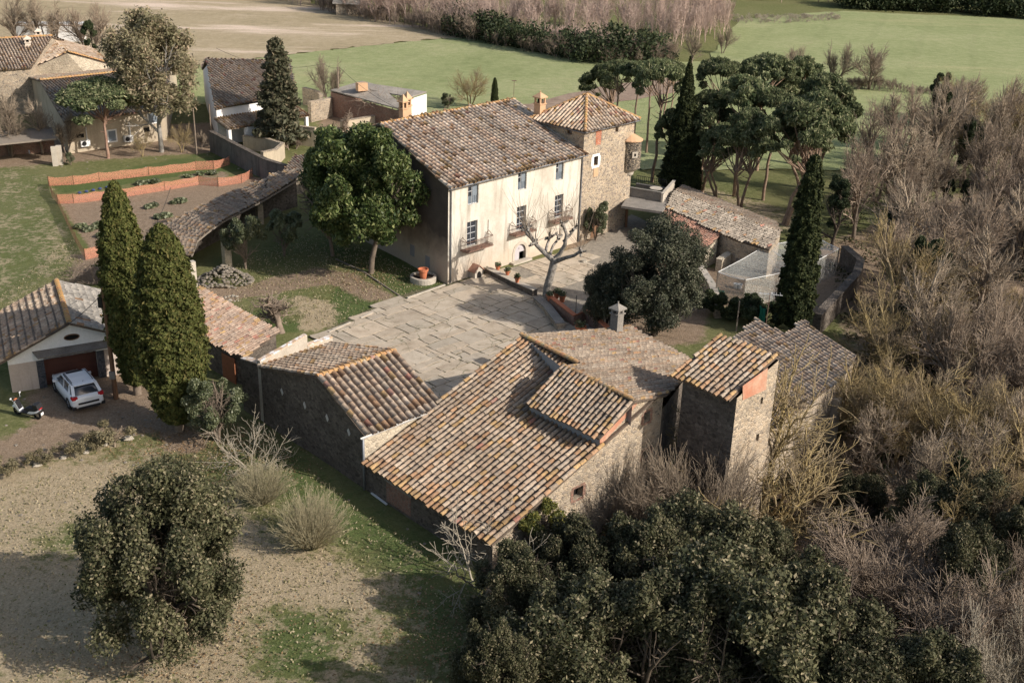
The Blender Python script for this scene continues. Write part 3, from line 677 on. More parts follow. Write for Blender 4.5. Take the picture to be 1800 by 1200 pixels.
r_ = roof('roof', [e0, e1, RRx+hd(dh)*0, RL], fh, house, sp=.405, tl=.50, seed=3, po=.08, pr=.006, gain=2.4, edge=.7, row=.9, even=True)
b0 = Bk+hd(dh)*.3+hd(fh)*-.25; b1 = b0+(RRx-RL); b0[2] = b1[2] = zB+.05
r2 = roof('rear_roof', [RL, RRx, b1, b0], fh, house, M['tile_grey'], sp=.27, seed=4, po=.05)
ridge(RL, RRx, r_, .15, seed=5)
gutter(e0+hd(dh)*-.06+np.array([0, 0, -.06]), e1+hd(dh)*-.06+np.array([0, 0, -.06]), house)
for (px, nm) in ((2.5, 1), (0, 0)): pass
for s in (.22, Lf+.05):
    t = A+hd(fh)*s+hd(dh)*-.09; pipe('downpipe', [t+np.array([0, 0, z]) for z in (.1, zE*.5, zE-.35)]+[e0+hd(fh)*(s+.3)+hd(dh)*-.04+np.array([0, 0, -.1])], .055, 'zinc', house)
for h in (W3a, W3b, W3c): window(house, A, Rb, h, rows=3, lower=.62, shutter=True, depth=.16)
for h in (W2a, W2b, W2c): window(house, A, Rb, h, rows=4, depth=.2, lower=.0)
for h, a, b in ((W2a, -.7, 1.0), (W2b, -.8, .5), (W2c, -.7, .5)): balcony(house, A, Rb, h[0]+a, h[1]+b, h[2]-.04)
# arched doorway
q = lambda s, z, k: np.array([*(A+hd(fh)*s+hd(dh)*k)[:2], z])
ms = (D[0]+D[1])/2; rw = (D[1]-D[0])/2; spz = D[3]-rw
mb = MB()
arc = [(ms+rw*cos(t), spz+rw*sin(t)) for t in np.linspace(0, pi, 9)]
for side in (0, 1):
    pts = arc[:5] if side == 0 else arc[4:]
    cor = (D[1], D[3]) if side == 0 else (D[0], D[3])
    mb.poly([q(s, z, -.002) for s, z in pts]+[q(*cor, -.002)])
mb.build('door_spandrels', M['stucco'], house)
mb = MB(); oa = [(ms+(rw+.22)*cos(t), spz+(rw+.22)*sin(t)) for t in np.linspace(0, pi, 9)]
for i in range(8): mb.prism([q(*arc[i], -.005), q(*arc[i+1], -.005), q(*oa[i+1], -.005), q(*oa[i], -.005)], hd(dh)*-.03)
for s0, s1 in ((D[0]-.22, D[0]), (D[1], D[1]+.22)): mb.prism([q(s0, -.1, -.005), q(s1, -.1, -.005), q(s1, spz, -.005), q(s0, spz, -.005)], hd(dh)*-.03)
mb.build('door_surround', M['concrete_pale'], house)
mb = MB(); mb.prism([q(D[0], 0, .12), q(ms, 0, .12), q(ms, spz, .12)]+[q(s, z, .12) for s, z in arc[4:]][::1], hd(dh)*.05)
do = mb.build('door', M['wood_door'], house)
mb = MB(); mb.prism([q(ms, spz-.05, .13), q(D[1], spz-.05, .13), q(D[1], spz, .13)]+[q(s, z, .13) for s, z in arc[1:5]], hd(dh)*.05); mb.build('fanlight', M['wood_door'], do)
mb = MB(); mb.bar(q(ms-.08, 1.0, .06), q(ms-.08, 1.12, .06), .03); mb.build('handle', M['iron'], do)
mb = MB(); mb.poly([q(D[0]-.1, -.2, .6), q(D[1]+.1, -.2, .6), q(D[1]+.1, D[3]+.1, .6), q(D[0]-.1, D[3]+.1, .6)]); mb.build('hallway', M['dark'], house)
mb = MB(); mb.prism([q(D[0]-.5, 0, -.003), q(D[1]+.35, 0, -.003), q(D[1]+.35, 0, -.5), q(D[0]-.5, 0, -.5)], (0, 0, .17)); mb.build('doorstep', M['concrete_pale'], house)
mb = MB(); s_, z_ = hs(858, 386); mb.bar(q(s_, z_, -.03), q(s_, z_-2.1, -.03), .035); mb.build('iron_rod', M['iron'], house)
# blocked ground-floor windows on the shaded side
for px, py in ((725, 440), (752, 460)):
    t, z = SZ(Bk, A, px, py); mb = MB(); d_ = -hd(dh)
    c = Bk+d_*t; c[2] = z; mb.prism([c+d_*x+np.array([0, 0, zz])+hd(dh+90)*.002 for x, zz in ((-.3, -.45), (.3, -.45), (.3, .45), (-.3, .45))], hd(dh+90)*.03); mb.build('blocked_window', M['cement_blue'], house)
def chimney(parent, c, z0, h, wd, a=47, mat='orange_stucco', name='chimney', cap='pyramid', open_=.45):
    mb = MB(); c = np.array([c[0], c[1], z0]); mb.box(c+np.array([0, 0, h/2-.25]), (wd, wd, h+.5), a)
    mb.box(c+np.array([0, 0, h+.04]), (wd+.14, wd+.14, .08), a)
    o = mb.build(name, M[mat], parent); mb = MB()
    for sx in (-1, 1):
        for sy in (-1, 1): mb.box(c+np.array([0, 0, h+.08+open_/2])+hd(a)*sx*(wd/2-.07)+hd(a+90)*sy*(wd/2-.07), (.13, .13, open_), a)
    zt = h+.08+open_; mb.box(c+np.array([0, 0, zt+.04]), (wd+.22, wd+.22, .08), a)
    if cap == 'pyramid':
        b = [c+hd(a)*sx*(wd/2+.12)+hd(a+90)*sy*(wd/2+.12)+np.array([0, 0, zt+.082]) for sx, sy in ((-1, -1), (1, -1), (1, 1), (-1, 1))]
        ap = c+np.array([0, 0, zt+.08+wd*.55]); mb.add(b+[ap], [(0, 1, 4), (1, 2, 4), (2, 3, 4), (3, 0, 4), (3, 2, 1, 0)])
        mb.box(ap+np.array([0, 0, .04]), (.07, .07, .12), a)
    elif cap == 'spire':
        b = [c+hd(a)*sx*(wd/2+.05)+hd(a+90)*sy*(wd/2+.05)+np.array([0, 0, zt+.082]) for sx, sy in ((-1, -1), (1, -1), (1, 1), (-1, 1))]
        ap = c+np.array([0, 0, zt+.08+wd*1.1]); mb.add(b+[ap], [(0, 1, 4), (1, 2, 4), (2, 3, 4), (3, 0, 4), (3, 2, 1, 0)])
    mb.build('chimney_cap', M[mat], o)
    mb = MB(); mb.box(c+np.array([0, 0, h+.08+open_/2]), (wd*.45, wd*.45, open_-.02), a); mb.build('flue', M['dark'], o)
    return o
M['orange_stucco'] = plain('orange_ochre_render', (.52, .33, .20), .9, 0, .15, 6, .3)
c = PV(A+hd(dh)*(dR+1.0), fh, 709, 209); chimney(house, c, zR-.5, 1.15, .5, mat='orange_stucco', cap='spire')
c = PV(A+hd(dh)*(dR+2.2), fh, 716, 203); chimney(house, c, zR-.7, 1.2, .5, mat='orange_stucco', cap='spire')
c = PV(A+hd(dh)*5.4, fh, 948, 212); chimney(house, c, zE+sl_*5.4-.1, 1.45, .68, mat='orange_stucco')

# ------------------------------------------------------------------ square tower with corner turret
TB = Rb+hd(fh)*.18; TBt = PZ(TB, 1025, 230); zT = float(TBt[2]); w1 = float(np.hypot(*(PV(TB, fh, 1116, 212)-TB)[:2])); w2 = 5.4; th_ = 137.
tower = thing('stone_tower', 'square rubble-stone tower with hipped tiled roof adjoining the cream farmhouse', 'tower', (TB[0], TB[1], 0))
T1 = TB+hd(fh)*w1; T2 = T1+hd(th_)*w2; T3 = TB+hd(th_)*w2
def ts(px, py): return SZ(TB, T1, px, py)
a, b = ts(1043, 292), ts(1051.5, 274); hW = [a[0], b[0], a[1], b[1]]; a, b = ts(1081.5, 233), ts(1087.5, 221); hS = [a[0], b[0], a[1], b[1]]
mb = MB(); wall(mb, TB, T1, -.3, zT, [hW, hS]); wall(mb, T1, T2, -.3, zT); wall(mb, T2, T3, -.3, zT)
a, b = SZ(T3, TB, 996.5, 233), SZ(T3, TB, 1006, 225); hN = [a[0], b[0], a[1]-.1, b[1]+.1]
wall(mb, T3, TB, zE-1, zT, [hN])
mb.build('walls', M['stone_tower'], tower)
window(tower, TB, T1, hW, rows=1, leaves=1, frame='wood', depth=.22); surround(tower, TB, T1, hW, .2, 'white')
window(tower, TB, T1, hS, rows=1, leaves=1, frame='wood', depth=.24); window(tower, T3, TB, hN, rows=2, leaves=1, frame='wood', depth=.15)
mb = MB(); s_, z_ = ts(1052, 240)
mb.prism([TB*np.array([1, 1, 0])+hd(fh)*(s_+x)+hd(fh-90)*.003+np.array([0, 0, z_+zz]) for x, zz in ((-.32, -.7), (.32, -.7), (.36, .55), (-.36, .55))], hd(fh-90)*.02); mb.build('brick_patch', M['brick_red'], tower)
mb = MB(); s_, z_ = ts(1047, 302)
mb.prism([TB*np.array([1, 1, 0])+hd(fh)*(s_+x)+hd(fh-90)*.003+np.array([0, 0, z_+zz]) for x, zz in ((-.28, -.4), (.28, -.4), (.28, .35), (-.28, .35))], hd(fh-90)*.03); mb.build('cut_stone', M['orange_stucco'], tower)
ov = .32; cn = [TB+hd(fh)*-ov+hd(th_)*-ov, T1+hd(fh)*ov+hd(th_)*-ov, T2+hd(fh)*ov+hd(th_)*ov, T3+hd(fh)*-ov+hd(th_)*ov]
for p in cn: p[2] = zT+.02
apx = sum(cn)/4; apx = PZ(apx, 1025, 166); apx = np.array([sum(cn)[0]/4, sum(cn)[1]/4, apx[2]])
for i, (x, y) in enumerate(((0, 1), (1, 2), (2, 3), (3, 0))):
    ro = roof('roof', [cn[x], cn[y], apx], (fh, th_, fh+180, th_+180)[i], tower, sp=.37, seed=20+i, po=.08, pr=.05, gain=2.0, edge=.3, even=True)
for i in range(4): ridge(cn[i]+np.array([0, 0, .08]), apx+np.array([0, 0, .08]), tower, .13, seed=30+i, name='hip_tiles')
gutter(cn[0]+np.array([0, 0, -.08]), cn[1]+np.array([0, 0, -.08]), tower); gutter(cn[3]+np.array([0, 0, -.08]), cn[0]+np.array([0, 0, -.08]), tower)
tc = T1+hd(fh)*-.1+hd(th_)*.25; z1 = float(PZ(tc, 1117, 246)[2]); z0 = float(PZ(tc, 1117, 294)[2])
mb = MB(); mb.lathe((tc[0], tc[1], 0), [(.12, z0-.95), (.45, z0-.6), (.5, z0-.35), (.9, z0-.05), (1.0, z0)], 16); t_ = mb.build('turret_corbel', M['concrete_pale'], tower, smooth=False)
mb = MB(); mb.lathe((tc[0], tc[1], 0), [(.97, z0), (.99, z0+(z1-z0)*.5), (.96, z1)], 20); t_ = mb.build('turret', M['stone_turret'], tower)
mb = MB(); mb.lathe((tc[0], tc[1], 0), [(1.08, z1), (1.08, z1+.08), (.5, z1+.4), (.08, z1+.62)], 16); mb.build('turret_roof', M['orange_stucco'], t_)
mb = MB(); k_ = tc+hd(-68)*.98; mb.box((k_[0], k_[1], (z0+z1)/2+.1), (.5, .14, .5), 22); mb.build('loophole_surround', M['concrete_pale'], t_)
mb = MB(); k_ = tc+hd(-68)*1.04; mb.box((k_[0], k_[1], (z0+z1)/2+.1), (.16, .06, .24), 22); mb.build('loophole', M['dark'], t_)
# doorway at the tower foot
mb = MB(); s_, z_ = ts(1044, 412); mb.box(TB*np.array([1, 1, 0])+hd(fh)*s_+np.array([0, 0, .95]), (.9, .06, 1.9), fh); mb.build('door', M['wood'], tower)

# ------------------------------------------------------------------ gabled stone barn
B0 = P(643, 860); bt = PZ(B0, 641, 762); zb = float(bt[2]); bh, bd = 45., 134.
barn = thing('stone_barn', 'gabled rubble-stone barn with lichened tile roof standing between the court and the lawn', 'barn', (B0[0], B0[1], 0))
gA = PV(B0, bd, 560, 662); gL = PV(B0, bd, 458, 645); Lb = float(np.hypot(*(PV(gA, bh, 692, 608)-gA)[:2]))
dA = float(np.hypot(*(gA-B0)[:2])); dL = float(np.hypot(*(gL-B0)[:2])); zA = float(gA[2]); zL = float(gL[2])
B1 = B0+hd(bh)*Lb; B2 = B0+hd(bd)*dL; B3 = B2+hd(bh)*Lb
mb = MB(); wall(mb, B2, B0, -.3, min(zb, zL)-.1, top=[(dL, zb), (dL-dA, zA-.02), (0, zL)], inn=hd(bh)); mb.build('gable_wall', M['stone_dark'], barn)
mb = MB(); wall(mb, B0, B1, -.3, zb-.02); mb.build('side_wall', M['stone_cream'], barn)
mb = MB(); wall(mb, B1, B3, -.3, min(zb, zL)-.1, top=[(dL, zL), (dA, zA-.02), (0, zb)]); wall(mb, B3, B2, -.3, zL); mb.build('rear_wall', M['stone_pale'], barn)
rA0 = gA+hd(bh)*-.12+np.array([0, 0, .06]); rA1 = gA+hd(bh)*(Lb+.1)+np.array([0, 0, .06]); sR = (zA-zb)/dA; sL = (zA-zL)/(dL-dA)
eR0 = B0+hd(bh)*-.12+hd(bd)*-.15; eR0[2] = zb-sR*.15+.06; eR1 = B1+hd(bh)*.1+hd(bd)*-.15; eR1[2] = eR0[2]
eL0 = B2+hd(bh)*-.12; eL0[2] = zL+.06; eL1 = B3+hd(bh)*.1; eL1[2] = zL+.06
ra = roof('roof', [eR0, eR1, rA1, rA0], bh, barn, sp=.40, tl=.50, seed=41, po=.05, pr=.03, edge=.5, gain=1.7, even=True)
rb_ = roof('roof', [eL0, eL1, rA1, rA0], bh, barn, M['tile_grey'], sp=.34, tl=.46, seed=42, po=.05, pr=.01, gain=1.45)
ridge(rA0, rA1, ra, .15, seed=43)
mb = MB(); mb.prism([eR0+np.array([0, 0, -.16])+hd(bd)*-.03, eR1+np.array([0, 0, -.16])+hd(bd)*-.03, eR1+np.array([0, 0, -.16])+hd(bd)*.13, eR0+np.array([0, 0, -.16])+hd(bd)*.13], (0, 0, .08)); mb.build('eave_board', M['wood_grey'], barn)
gutter(eR0+hd(bd)*-.1+hd(bh)*-.25+np.array([0, 0, -.03]), eR1+hd(bd)*-.1+hd(bh)*.25+np.array([0, 0, -.03]), barn, .085, M['zinc_light'])
pipe('downpipe', [B0+hd(bh)*-.12+hd(bd)*-.05+np.array([0, 0, z]) for z in (.05, zb*.5, zb-.2)], .06, 'zinc', barn)
for px, py in ((496, 688), (536, 712), (575.5, 734), (613.5, 759)):    # four little ceramic plaques, set as diamonds
    t, z = SZ(B2, B0, px, py); c = B2+hd(bd+180)*t; c[2] = z; mb = MB(); d_ = hd(bd+180)
    mb.prism([c+d_*x+np.array([0, 0, zz])-hd(bh)*.004 for x, zz in ((-.13, .05), (.02, -.22), (.13, -.05), (-.02, .22))], hd(bh)*-.03); mb.build('wall_plaque', M['zinc_light'], barn)

# parapet between the lean-to and the barn
def slabwall(name, label, cat, pts, thick, h0, h1, mat, cap=None, group=None, z=None, single=False, capo=.03, capz=.08):
    """free-standing wall: pts = base points; h0..h1 its height at both ends"""
    pts = [np.array(p, float) for p in pts]; root = thing(name, label, cat, (pts[0][0], pts[0][1], pts[0][2]), group); mb = MB(); cp = MB(); n = len(pts)
    nrm = []
    for i in range(n):
        d = pts[min(i+1, n-1)]-pts[max(i-1, 0)]; d[2] = 0; d /= np.linalg.norm(d); nrm.append(np.array([-d[1], d[0], 0]))
    rr = random.Random(int(abs(pts[0][0]*100)))
    def sec(i, k, top, o=0.): return pts[i]+nrm[i]*k*(thick/2+o)+np.array([0, 0, top])
    for i in range(n-1):
        ha = h0+(h1-h0)*i/(n-1); hb = h0+(h1-h0)*(i+1)/(n-1)
        a_, b_, c_, d_ = sec(i, -1, -.3), sec(i+1, -1, -.3), sec(i+1, 1, -.3), sec(i, 1, -.3)
        e_, f_, g_, h_ = sec(i, -1, ha), sec(i+1, -1, hb), sec(i+1, 1, hb), sec(i, 1, ha)
        mb.add([a_, b_, c_, d_, e_, f_, g_, h_], [(0, 1, 5, 4), (2, 3, 7, 6), (4, 5, 6, 7)]+([(3, 0, 4, 7)] if i == 0 else [])+([(1, 2, 6, 5)] if i == n-2 else []))
        if cap:
            a_, b_, c_, d_ = sec(i, -1, ha+.002, capo), sec(i+1, -1, hb+.002, capo), sec(i+1, 1, hb+.002, capo), sec(i, 1, ha+.002, capo)
            up = [q+np.array([0, 0, capz]) for q in (a_, b_, c_, d_)]
            cp.add([a_, b_, c_, d_]+up, [(3, 2, 1, 0), (4, 5, 6, 7), (0, 1, 5, 4), (2, 3, 7, 6), (3, 0, 4, 7), (1, 2, 6, 5)])
    mb.build('masonry', M[mat], root)
    if cap: cp.build('coping', M[cap], root)
    return root
pA = B2+hd(bh)*-.15+hd(bd)*.25; pB = B3+hd(bd)*.25
mid = pA+(pB-pA)*.66; mb = MB()
par = thing('parapet_wall', 'pale rendered parapet wall between the lean-to roof and the dark barn slope', 'wall', (pA[0], pA[1], 0))
def pw(p, q, z0a, z0b, zt0, zt1, th, cpz):
    d = (q-p); d[2] = 0; d /= np.linalg.norm(d); n_ = np.array([-d[1], d[0], 0])*th/2
    m2 = MB(); bs = [p-n_, q-n_, q+n_, p+n_]; lo = [np.array([b[0], b[1], z]) for b, z in zip(bs, (z0a, z0b, z0b, z0a))]; hi = [np.array([b[0], b[1], z]) for b, z in zip(bs, (zt0, zt1, zt1, zt0))]
    m2.add(lo+hi, [(0, 1, 5, 4), (1, 2, 6, 5), (2, 3, 7, 6), (3, 0, 4, 7), (4, 5, 6, 7)]); m2.build('masonry', M['concrete_pale'], par)
    m3 = MB(); hi2 = [h+np.array([0, 0, .002]) for h in hi]; up = [h+np.array([0, 0, cpz]) for h in hi2]; m3.add(hi2+up, [(0, 1, 5, 4), (1, 2, 6, 5), (2, 3, 7, 6), (3, 0, 4, 7), (4, 5, 6, 7), (3, 2, 1, 0)]); m3.build('coping', M['tile_orange'], par)
pw(pA+hd(bh)*.2, mid, -.3, -.3, zL+.25, zL+.95, .3, .05); pw(mid, pB, -.3, -.3, zL+.3, zL+.35, .34, .06)

_g = par; par = thing('gable_wing_wall', 'short dark coped wall carrying the barn gable on to the left', 'wall', B2+hd(bd)*.4); _c = M['concrete_pale']; M['concrete_pale'] = M['stone_dark']; pw(B2+hd(bd)*.4+hd(bh)*.2, B2+hd(bd)*2.1+hd(bh)*.2, -.3, -.3, zL+.05, zL-.25, .45, .07); M['concrete_pale'] = _c; par = _g

# ------------------------------------------------------------------ big L-shaped stone barn with raised dormer roof
E0 = PV(B0, bd, 642, 808); zE0 = float(E0[2]); R1 = PV(E0, 45, 919, 591); R2 = R1+hd(-46)*8; E0 = E0.copy()
big = thing('stone_outbuilding', 'long stone outbuilding with wide barrel-tile roof and raised dormer, nearest the lawn', 'barn', (B0[0], B0[1], 0))
# south-west roof slope: eave from E0 along heading -46; ridge R1-R2
rid = np.array([*R1[:2], R1[2]]); up45 = hd(45)
Lr = float((R2-R1)[:2]@hd(-46)[:2]); run = float((R1-E0)[:2]@hd(45)[:2]); slp = (R1[2]-zE0)/run
E1 = E0+hd(-46)*Lr; E1[2] = zE0-.02
R2f = R1+hd(-46)*Lr; R2f[2] = R1[2]-.15
Em = E0.copy()
dz = np.array([0, 0, .03])
V0 = E0+hd(45)*0; 
# dormer: its raised ridge lies on the north-east plane carried on past the main ridge
def on_slope(px, py, base=E0):
    nn = np.cross(hd(45)+np.array([0, 0, slp]), hd(-46)); d = ray(px, py); return CP+d*(nn@(base-CP)/(nn@d))
N1 = PV(R1, 45, 1108, 575); dn = N1-R1
def on_ne(px, py):
    nn = np.cross(dn, hd(-46)); d = ray(px, py); return CP+d*(nn@(R1-CP)/(nn@d))
d1 = on_slope(927, 727); d2 = on_slope(1051, 789)
Lr = float((d2-E0)@hd(-46)); E1 = E0+hd(-46)*Lr; R2f = R1+hd(-46)*Lr
t0 = on_ne(992, 646); t1 = on_ne(1112, 705); c1, c2, c3 = on_ne(1172, 694), on_ne(1203, 664), on_ne(1228, 642)
de0 = PZ(d1, 927, 711); de1 = PZ(d2, 1051, 772); de1[2] = de0[2] = (de0[2]+de1[2])/2
hb = on_slope(1000, 655)
ra = roof('roof', [E0+hd(45)*-.22-np.array([0, 0, slp*.22]), E1+hd(45)*-.22+hd(-46)*.15-np.array([0, 0, slp*.22]), R2f+hd(-46)*.15, R1+hd(134)*.1], 134, big, sp=.32, tl=.47, seed=51, po=.16, pr=.010, gain=1.3, row=.6, edge=.8,
          holes=[[d1+hd(45)*.3, d2+hd(45)*.3+hd(-46)*.3, R2f+hd(-46)*.4+hd(45)*.3, R1+hd(-46)*float((t0-R1)@hd(-46))+hd(45)*.3]])
rn = roof('roof', [R1+hd(134)*.1, N1+hd(134)*.1, c3, c2, c1, t1+hd(-46)*.1, t0, on_ne(1018, 640)], 134, big, M['tile_grey'], sp=.27, tl=.36, seed=52, po=.07, pr=.02, gain=1.2, edge=.3, lift=.03)
ridge(R1+hd(134)*.15+dz*2, on_ne(1018, 640)+dz*2, ra, .14, seed=53)
rd = roof('dormer_roof', [de0+hd(134)*.1, de1+hd(-46)*.12, t1+hd(-46)*.12, t0+hd(134)*.05], 134, big, sp=.285, tl=.42, seed=54, po=.05, pr=.0, edge=.6, lift=.03, gain=1.3)
ridge(t0+hd(134)*.1+dz*3, t1+hd(-46)*.12+dz*3, rd, .13, seed=55)
mb = MB(); wi = hd(45)*.16; k0 = de0+wi-dz; k1 = de1+wi-dz
sz = lambda p: np.array([p[0], p[1], zE0+slp*float((p-E0)@hd(45))-.1])
mb.poly([sz(k0), sz(k1), k1, k0]); mb.poly([sz(k0), k0, t0-dz*2, sz(t0)]); mb.poly([sz(t0), sz(t1), t1-dz, t0-dz]); mb.poly([sz(R1), sz(t0), t0-dz*3, R1-dz])
mb.build('dormer_wall', M['cement_blue'], big)
# walls
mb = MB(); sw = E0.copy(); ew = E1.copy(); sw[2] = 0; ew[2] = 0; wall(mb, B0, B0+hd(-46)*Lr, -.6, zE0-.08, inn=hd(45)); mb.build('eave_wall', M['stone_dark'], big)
mb = MB(); F0 = B0+hd(-46)*Lr; t_f = float((R2f-F0)[:2]@hd(45)[:2]); Lfc = float((c1-F0)@hd(45)); C1 = F0+hd(45)*Lfc; s_t = float((t1-F0)@hd(45)); s_e = float((de1-F0)@hd(45))
def fs(px, py): return SZ(F0, C1, px, py)
def fop(l, r): a, b = fs(*l), fs(*r); return [a[0], b[0], a[1], b[1]]
fwn = [fop((1007, 880), (1025, 852)), fop((1103, 872), (1117, 858)), fop((1131, 744), (1143, 721)), fop((1129, 808), (1142, 788))]
zf = zE0-.1
def facade_top(s):
    if s < s_e+.15: return zE0+slp*s
    if s < s_t: return de1[2]+(t1[2]-de1[2])*(s-s_e)/(s_t-s_e)
    return t1[2]+(c1[2]-t1[2])*(s-s_t)/(Lfc-s_t)
# build the facade as columns so that the openings may pass the eave height
cuts = sorted({0., Lfc, s_t, s_e+.149, s_e+.151}|{h[0] for h in fwn}|{h[1] for h in fwn})
nvec = hd(-45); W = lambda s, z, k=0: np.array([*(F0+hd(45)*s-nvec*k)[:2], z])
for i in range(len(cuts)-1):
    s0, s1 = cuts[i], cuts[i+1]; m_ = (s0+s1)/2; hs_ = sorted([h for h in fwn if h[0] < m_ < h[1]], key=lambda h: h[2]); zlo0 = zlo1 = -3.5
    for h in hs_: mb.poly([W(s0, zlo0), W(s1, zlo1), W(s1, h[2]), W(s0, h[2])]); zlo0 = zlo1 = h[3]
    mb.poly([W(s0, zlo0), W(s1, zlo1), W(s1, facade_top(s1)-.05), W(s0, facade_top(s0)-.05)])
for a, b, c, e in fwn:
    for (s1, k1_), (s2, k2_) in (((a, c), (b, c)), ((b, c), (b, e)), ((b, e), (a, e)), ((a, e), (a, c))): mb.poly([W(s1, k1_), W(s2, k2_), W(s2, k2_, .35), W(s1, k1_, .35)])
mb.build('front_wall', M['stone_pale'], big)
mb = MB()
for a, b, c, e in fwn: mb = MB(); mb.prism([W(a, c, .33), W(b, c, .33), W(b, e, .33), W(a, e, .33)], nvec*-.03); mb.build('window_opening', M['dark'], big)
for h in fwn: surround(big, F0, C1, h, .13, 'brick_wall', .015)
mb = MB(); sB = s_t+.55; pz = lambda s: zE0+slp*s-.12
mb.prism([W(s_e+.2, pz(s_e+.2), -.004), W(sB, facade_top(sB)-.5, -.004), W(sB+.35, facade_top(sB+.35)-.1, -.004), W(s_t, facade_top(s_t)-.12, -.004), W(s_e+.2, facade_top(s_e+.2)-.1, -.004)], nvec*.02); mb.build('orange_panel', M['orange_render'], big)
mb = MB(); C2 = np.array([*c3[:2], 0]); wall(mb, C1, np.array([*c2[:2], 0]), -3.5, min(c1[2], c2[2])-.1, inn=hd(134)); wall(mb, np.array([*c2[:2], 0]), C2, -3, c3[2]-.1); Nf = np.array([*N1[:2], 0])+hd(134)*.0
wall(mb, C2, Nf, -.5, N1[2]-.1); wall(mb, Nf, np.array([*R1[:2], 0]), -.5, N1[2]-.12, top=[(float(np.hypot(*(N1-R1)[:2])), R1[2]-.1), (0, N1[2]-.1)])
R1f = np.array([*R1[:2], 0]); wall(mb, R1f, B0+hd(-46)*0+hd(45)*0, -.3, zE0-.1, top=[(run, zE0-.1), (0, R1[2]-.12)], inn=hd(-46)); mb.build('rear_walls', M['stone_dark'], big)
c = on_ne(1083, 583); ch = chimney(big, c, c[2]-.1, 1.25, .55, 46, 'concrete', cap='pyramid', open_=.22)
# brick-blocked opening with a render band in the shaded eave wall
mb = MB(); s_, z_ = SZ(B0, B0+hd(-46)*8, 702, 875); mb.prism([B0+hd(-46)*(s_+x)+np.array([0, 0, zz])-hd(45)*.004 for x, zz in ((-1, .15), (.9, .15), (.9, 1.25), (-1, 1.35))], hd(45)*-.02); mb.build('blocked_doorway', M['brick_wall'], big)
mb = MB(); mb.prism([B0+hd(-46)*(s_+x)+np.array([0, 0, zz])-hd(45)*.004 for x, zz in ((-1.1, 1.3), (1., 1.22), (1., 1.42), (-1.1, 1.5))], hd(45)*-.05); mb.build('lintel_band', M['concrete'], big)

# ------------------------------------------------------------------ tall narrow tower by the wood
tb = P(1271, 905, 0); tt = PZ(tb, 1283, 697); zq = float(tt[2])
keep = thing('stone_turret_house', 'tall narrow stone tower with single-pitch tile roof and orange patch, beside the bare woods', 'tower', (tb[0], tb[1], 0))
tR = PV(tt, 45, 1357, 630); tLf = PV(tt, 134, 1190, 652); dK = float(np.hypot(*(tR-tt)[:2])); wK = float(np.hypot(*(tLf-tt)[:2]))
K1 = tb+hd(45)*dK; K2 = K1+hd(134)*wK; K3 = tb+hd(134)*wK; zr_ = float(tR[2])
def ks(px, py): return SZ(tb, K1, px, py)
a, b = ks(1336, 712), ks(1342, 697); k_1 = [a[0], b[0], a[1], b[1]]; a, b = ks(1328, 777), ks(1335, 761); k_2 = [a[0], b[0], a[1], b[1]]
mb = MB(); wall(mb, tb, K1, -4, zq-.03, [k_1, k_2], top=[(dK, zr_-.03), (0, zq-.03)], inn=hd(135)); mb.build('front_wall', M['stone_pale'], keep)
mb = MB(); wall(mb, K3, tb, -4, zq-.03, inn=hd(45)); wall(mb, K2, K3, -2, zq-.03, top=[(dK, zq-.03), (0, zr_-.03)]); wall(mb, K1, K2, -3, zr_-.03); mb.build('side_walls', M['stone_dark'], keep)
mb = MB()
for h in (k_1, k_2): mb = MB(); mb.prism([np.array([*(tb+hd(45)*s+hd(135)*.25)[:2], z]) for s, z in ((h[0], h[2]), (h[1], h[2]), (h[1], h[3]), (h[0], h[3]))], hd(135)*.03); mb.build('window_opening', M['dark'], keep)
rp = [tt+hd(45)*-.2+hd(-46)*.12-np.array([0, 0, .06]), tR+hd(45)*.15+hd(-46)*.12+np.array([0, 0, .08]), tR+hd(134)*(wK+.12)+hd(45)*.15+np.array([0, 0, .08]), tt+hd(134)*(wK+.12)+hd(45)*-.2-np.array([0, 0, .06])]
roof('roof', rp, 134, keep, sp=.30, tl=.42, seed=61, po=.2, pr=.0, gain=1.3, edge=.6)
mb = MB(); pp = [ks(*q) for q in ((1305, 700), (1350, 648), (1343, 690), (1308, 712))]
pp = [ks(*q) for q in ((1305, 678), (1349, 646), (1346, 684), (1305, 703))]
mb.prism([np.array([*(tb+hd(45)*s+hd(-45)*.004)[:2], z]) for s, z in pp], hd(-45)*.02); mb.build('orange_panel', M['orange_render'], keep)

# ------------------------------------------------------------------ two rear sheds behind the narrow tower
def shed(name, label, corners, ah, zlow, mat_w, roofmat, seed, lit_head, **kw):
    """mono-pitch shed: corners = roof outline (3-D, eave pair first)"""
    c = [np.array(q, float) for q in corners]; root = thing(name, label, 'shed', (c[0][0], c[0][1], zlow)); mb = MB()
    for i in range(len(c)):
        p, q = c[i], c[(i+1) % len(c)]
        mb.poly([(p[0], p[1], zlow-.5), (q[0], q[1], zlow-.5), (q[0], q[1], q[2]-.12), (p[0], p[1], p[2]-.12)])
    mb.build('walls', M[mat_w], root)
    cc = sum(c)/len(c); ex = [cc+(p-cc)*1.03 for p in c]
    roof('roof', ex, ah, root, M[roofmat], seed=seed, **kw); return root
def onplane(base, head, tn, px, py):
    """pixel's point on the roof plane through base that is level along head and drops by tn to its right"""
    nn = np.cross(hd(head), hd(head-90)-np.array([0, 0, tn])); d = ray(px, py); return CP+d*(nn@(base-CP)/(nn@d))
sb = P(1330, 562, 3.6)
sp_ = [onplane(sb, 45, .27, *q) for q in ((1340, 762), (1472, 668), (1502, 627), (1412, 565), (1379, 589), (1330, 562), (1295, 597))]
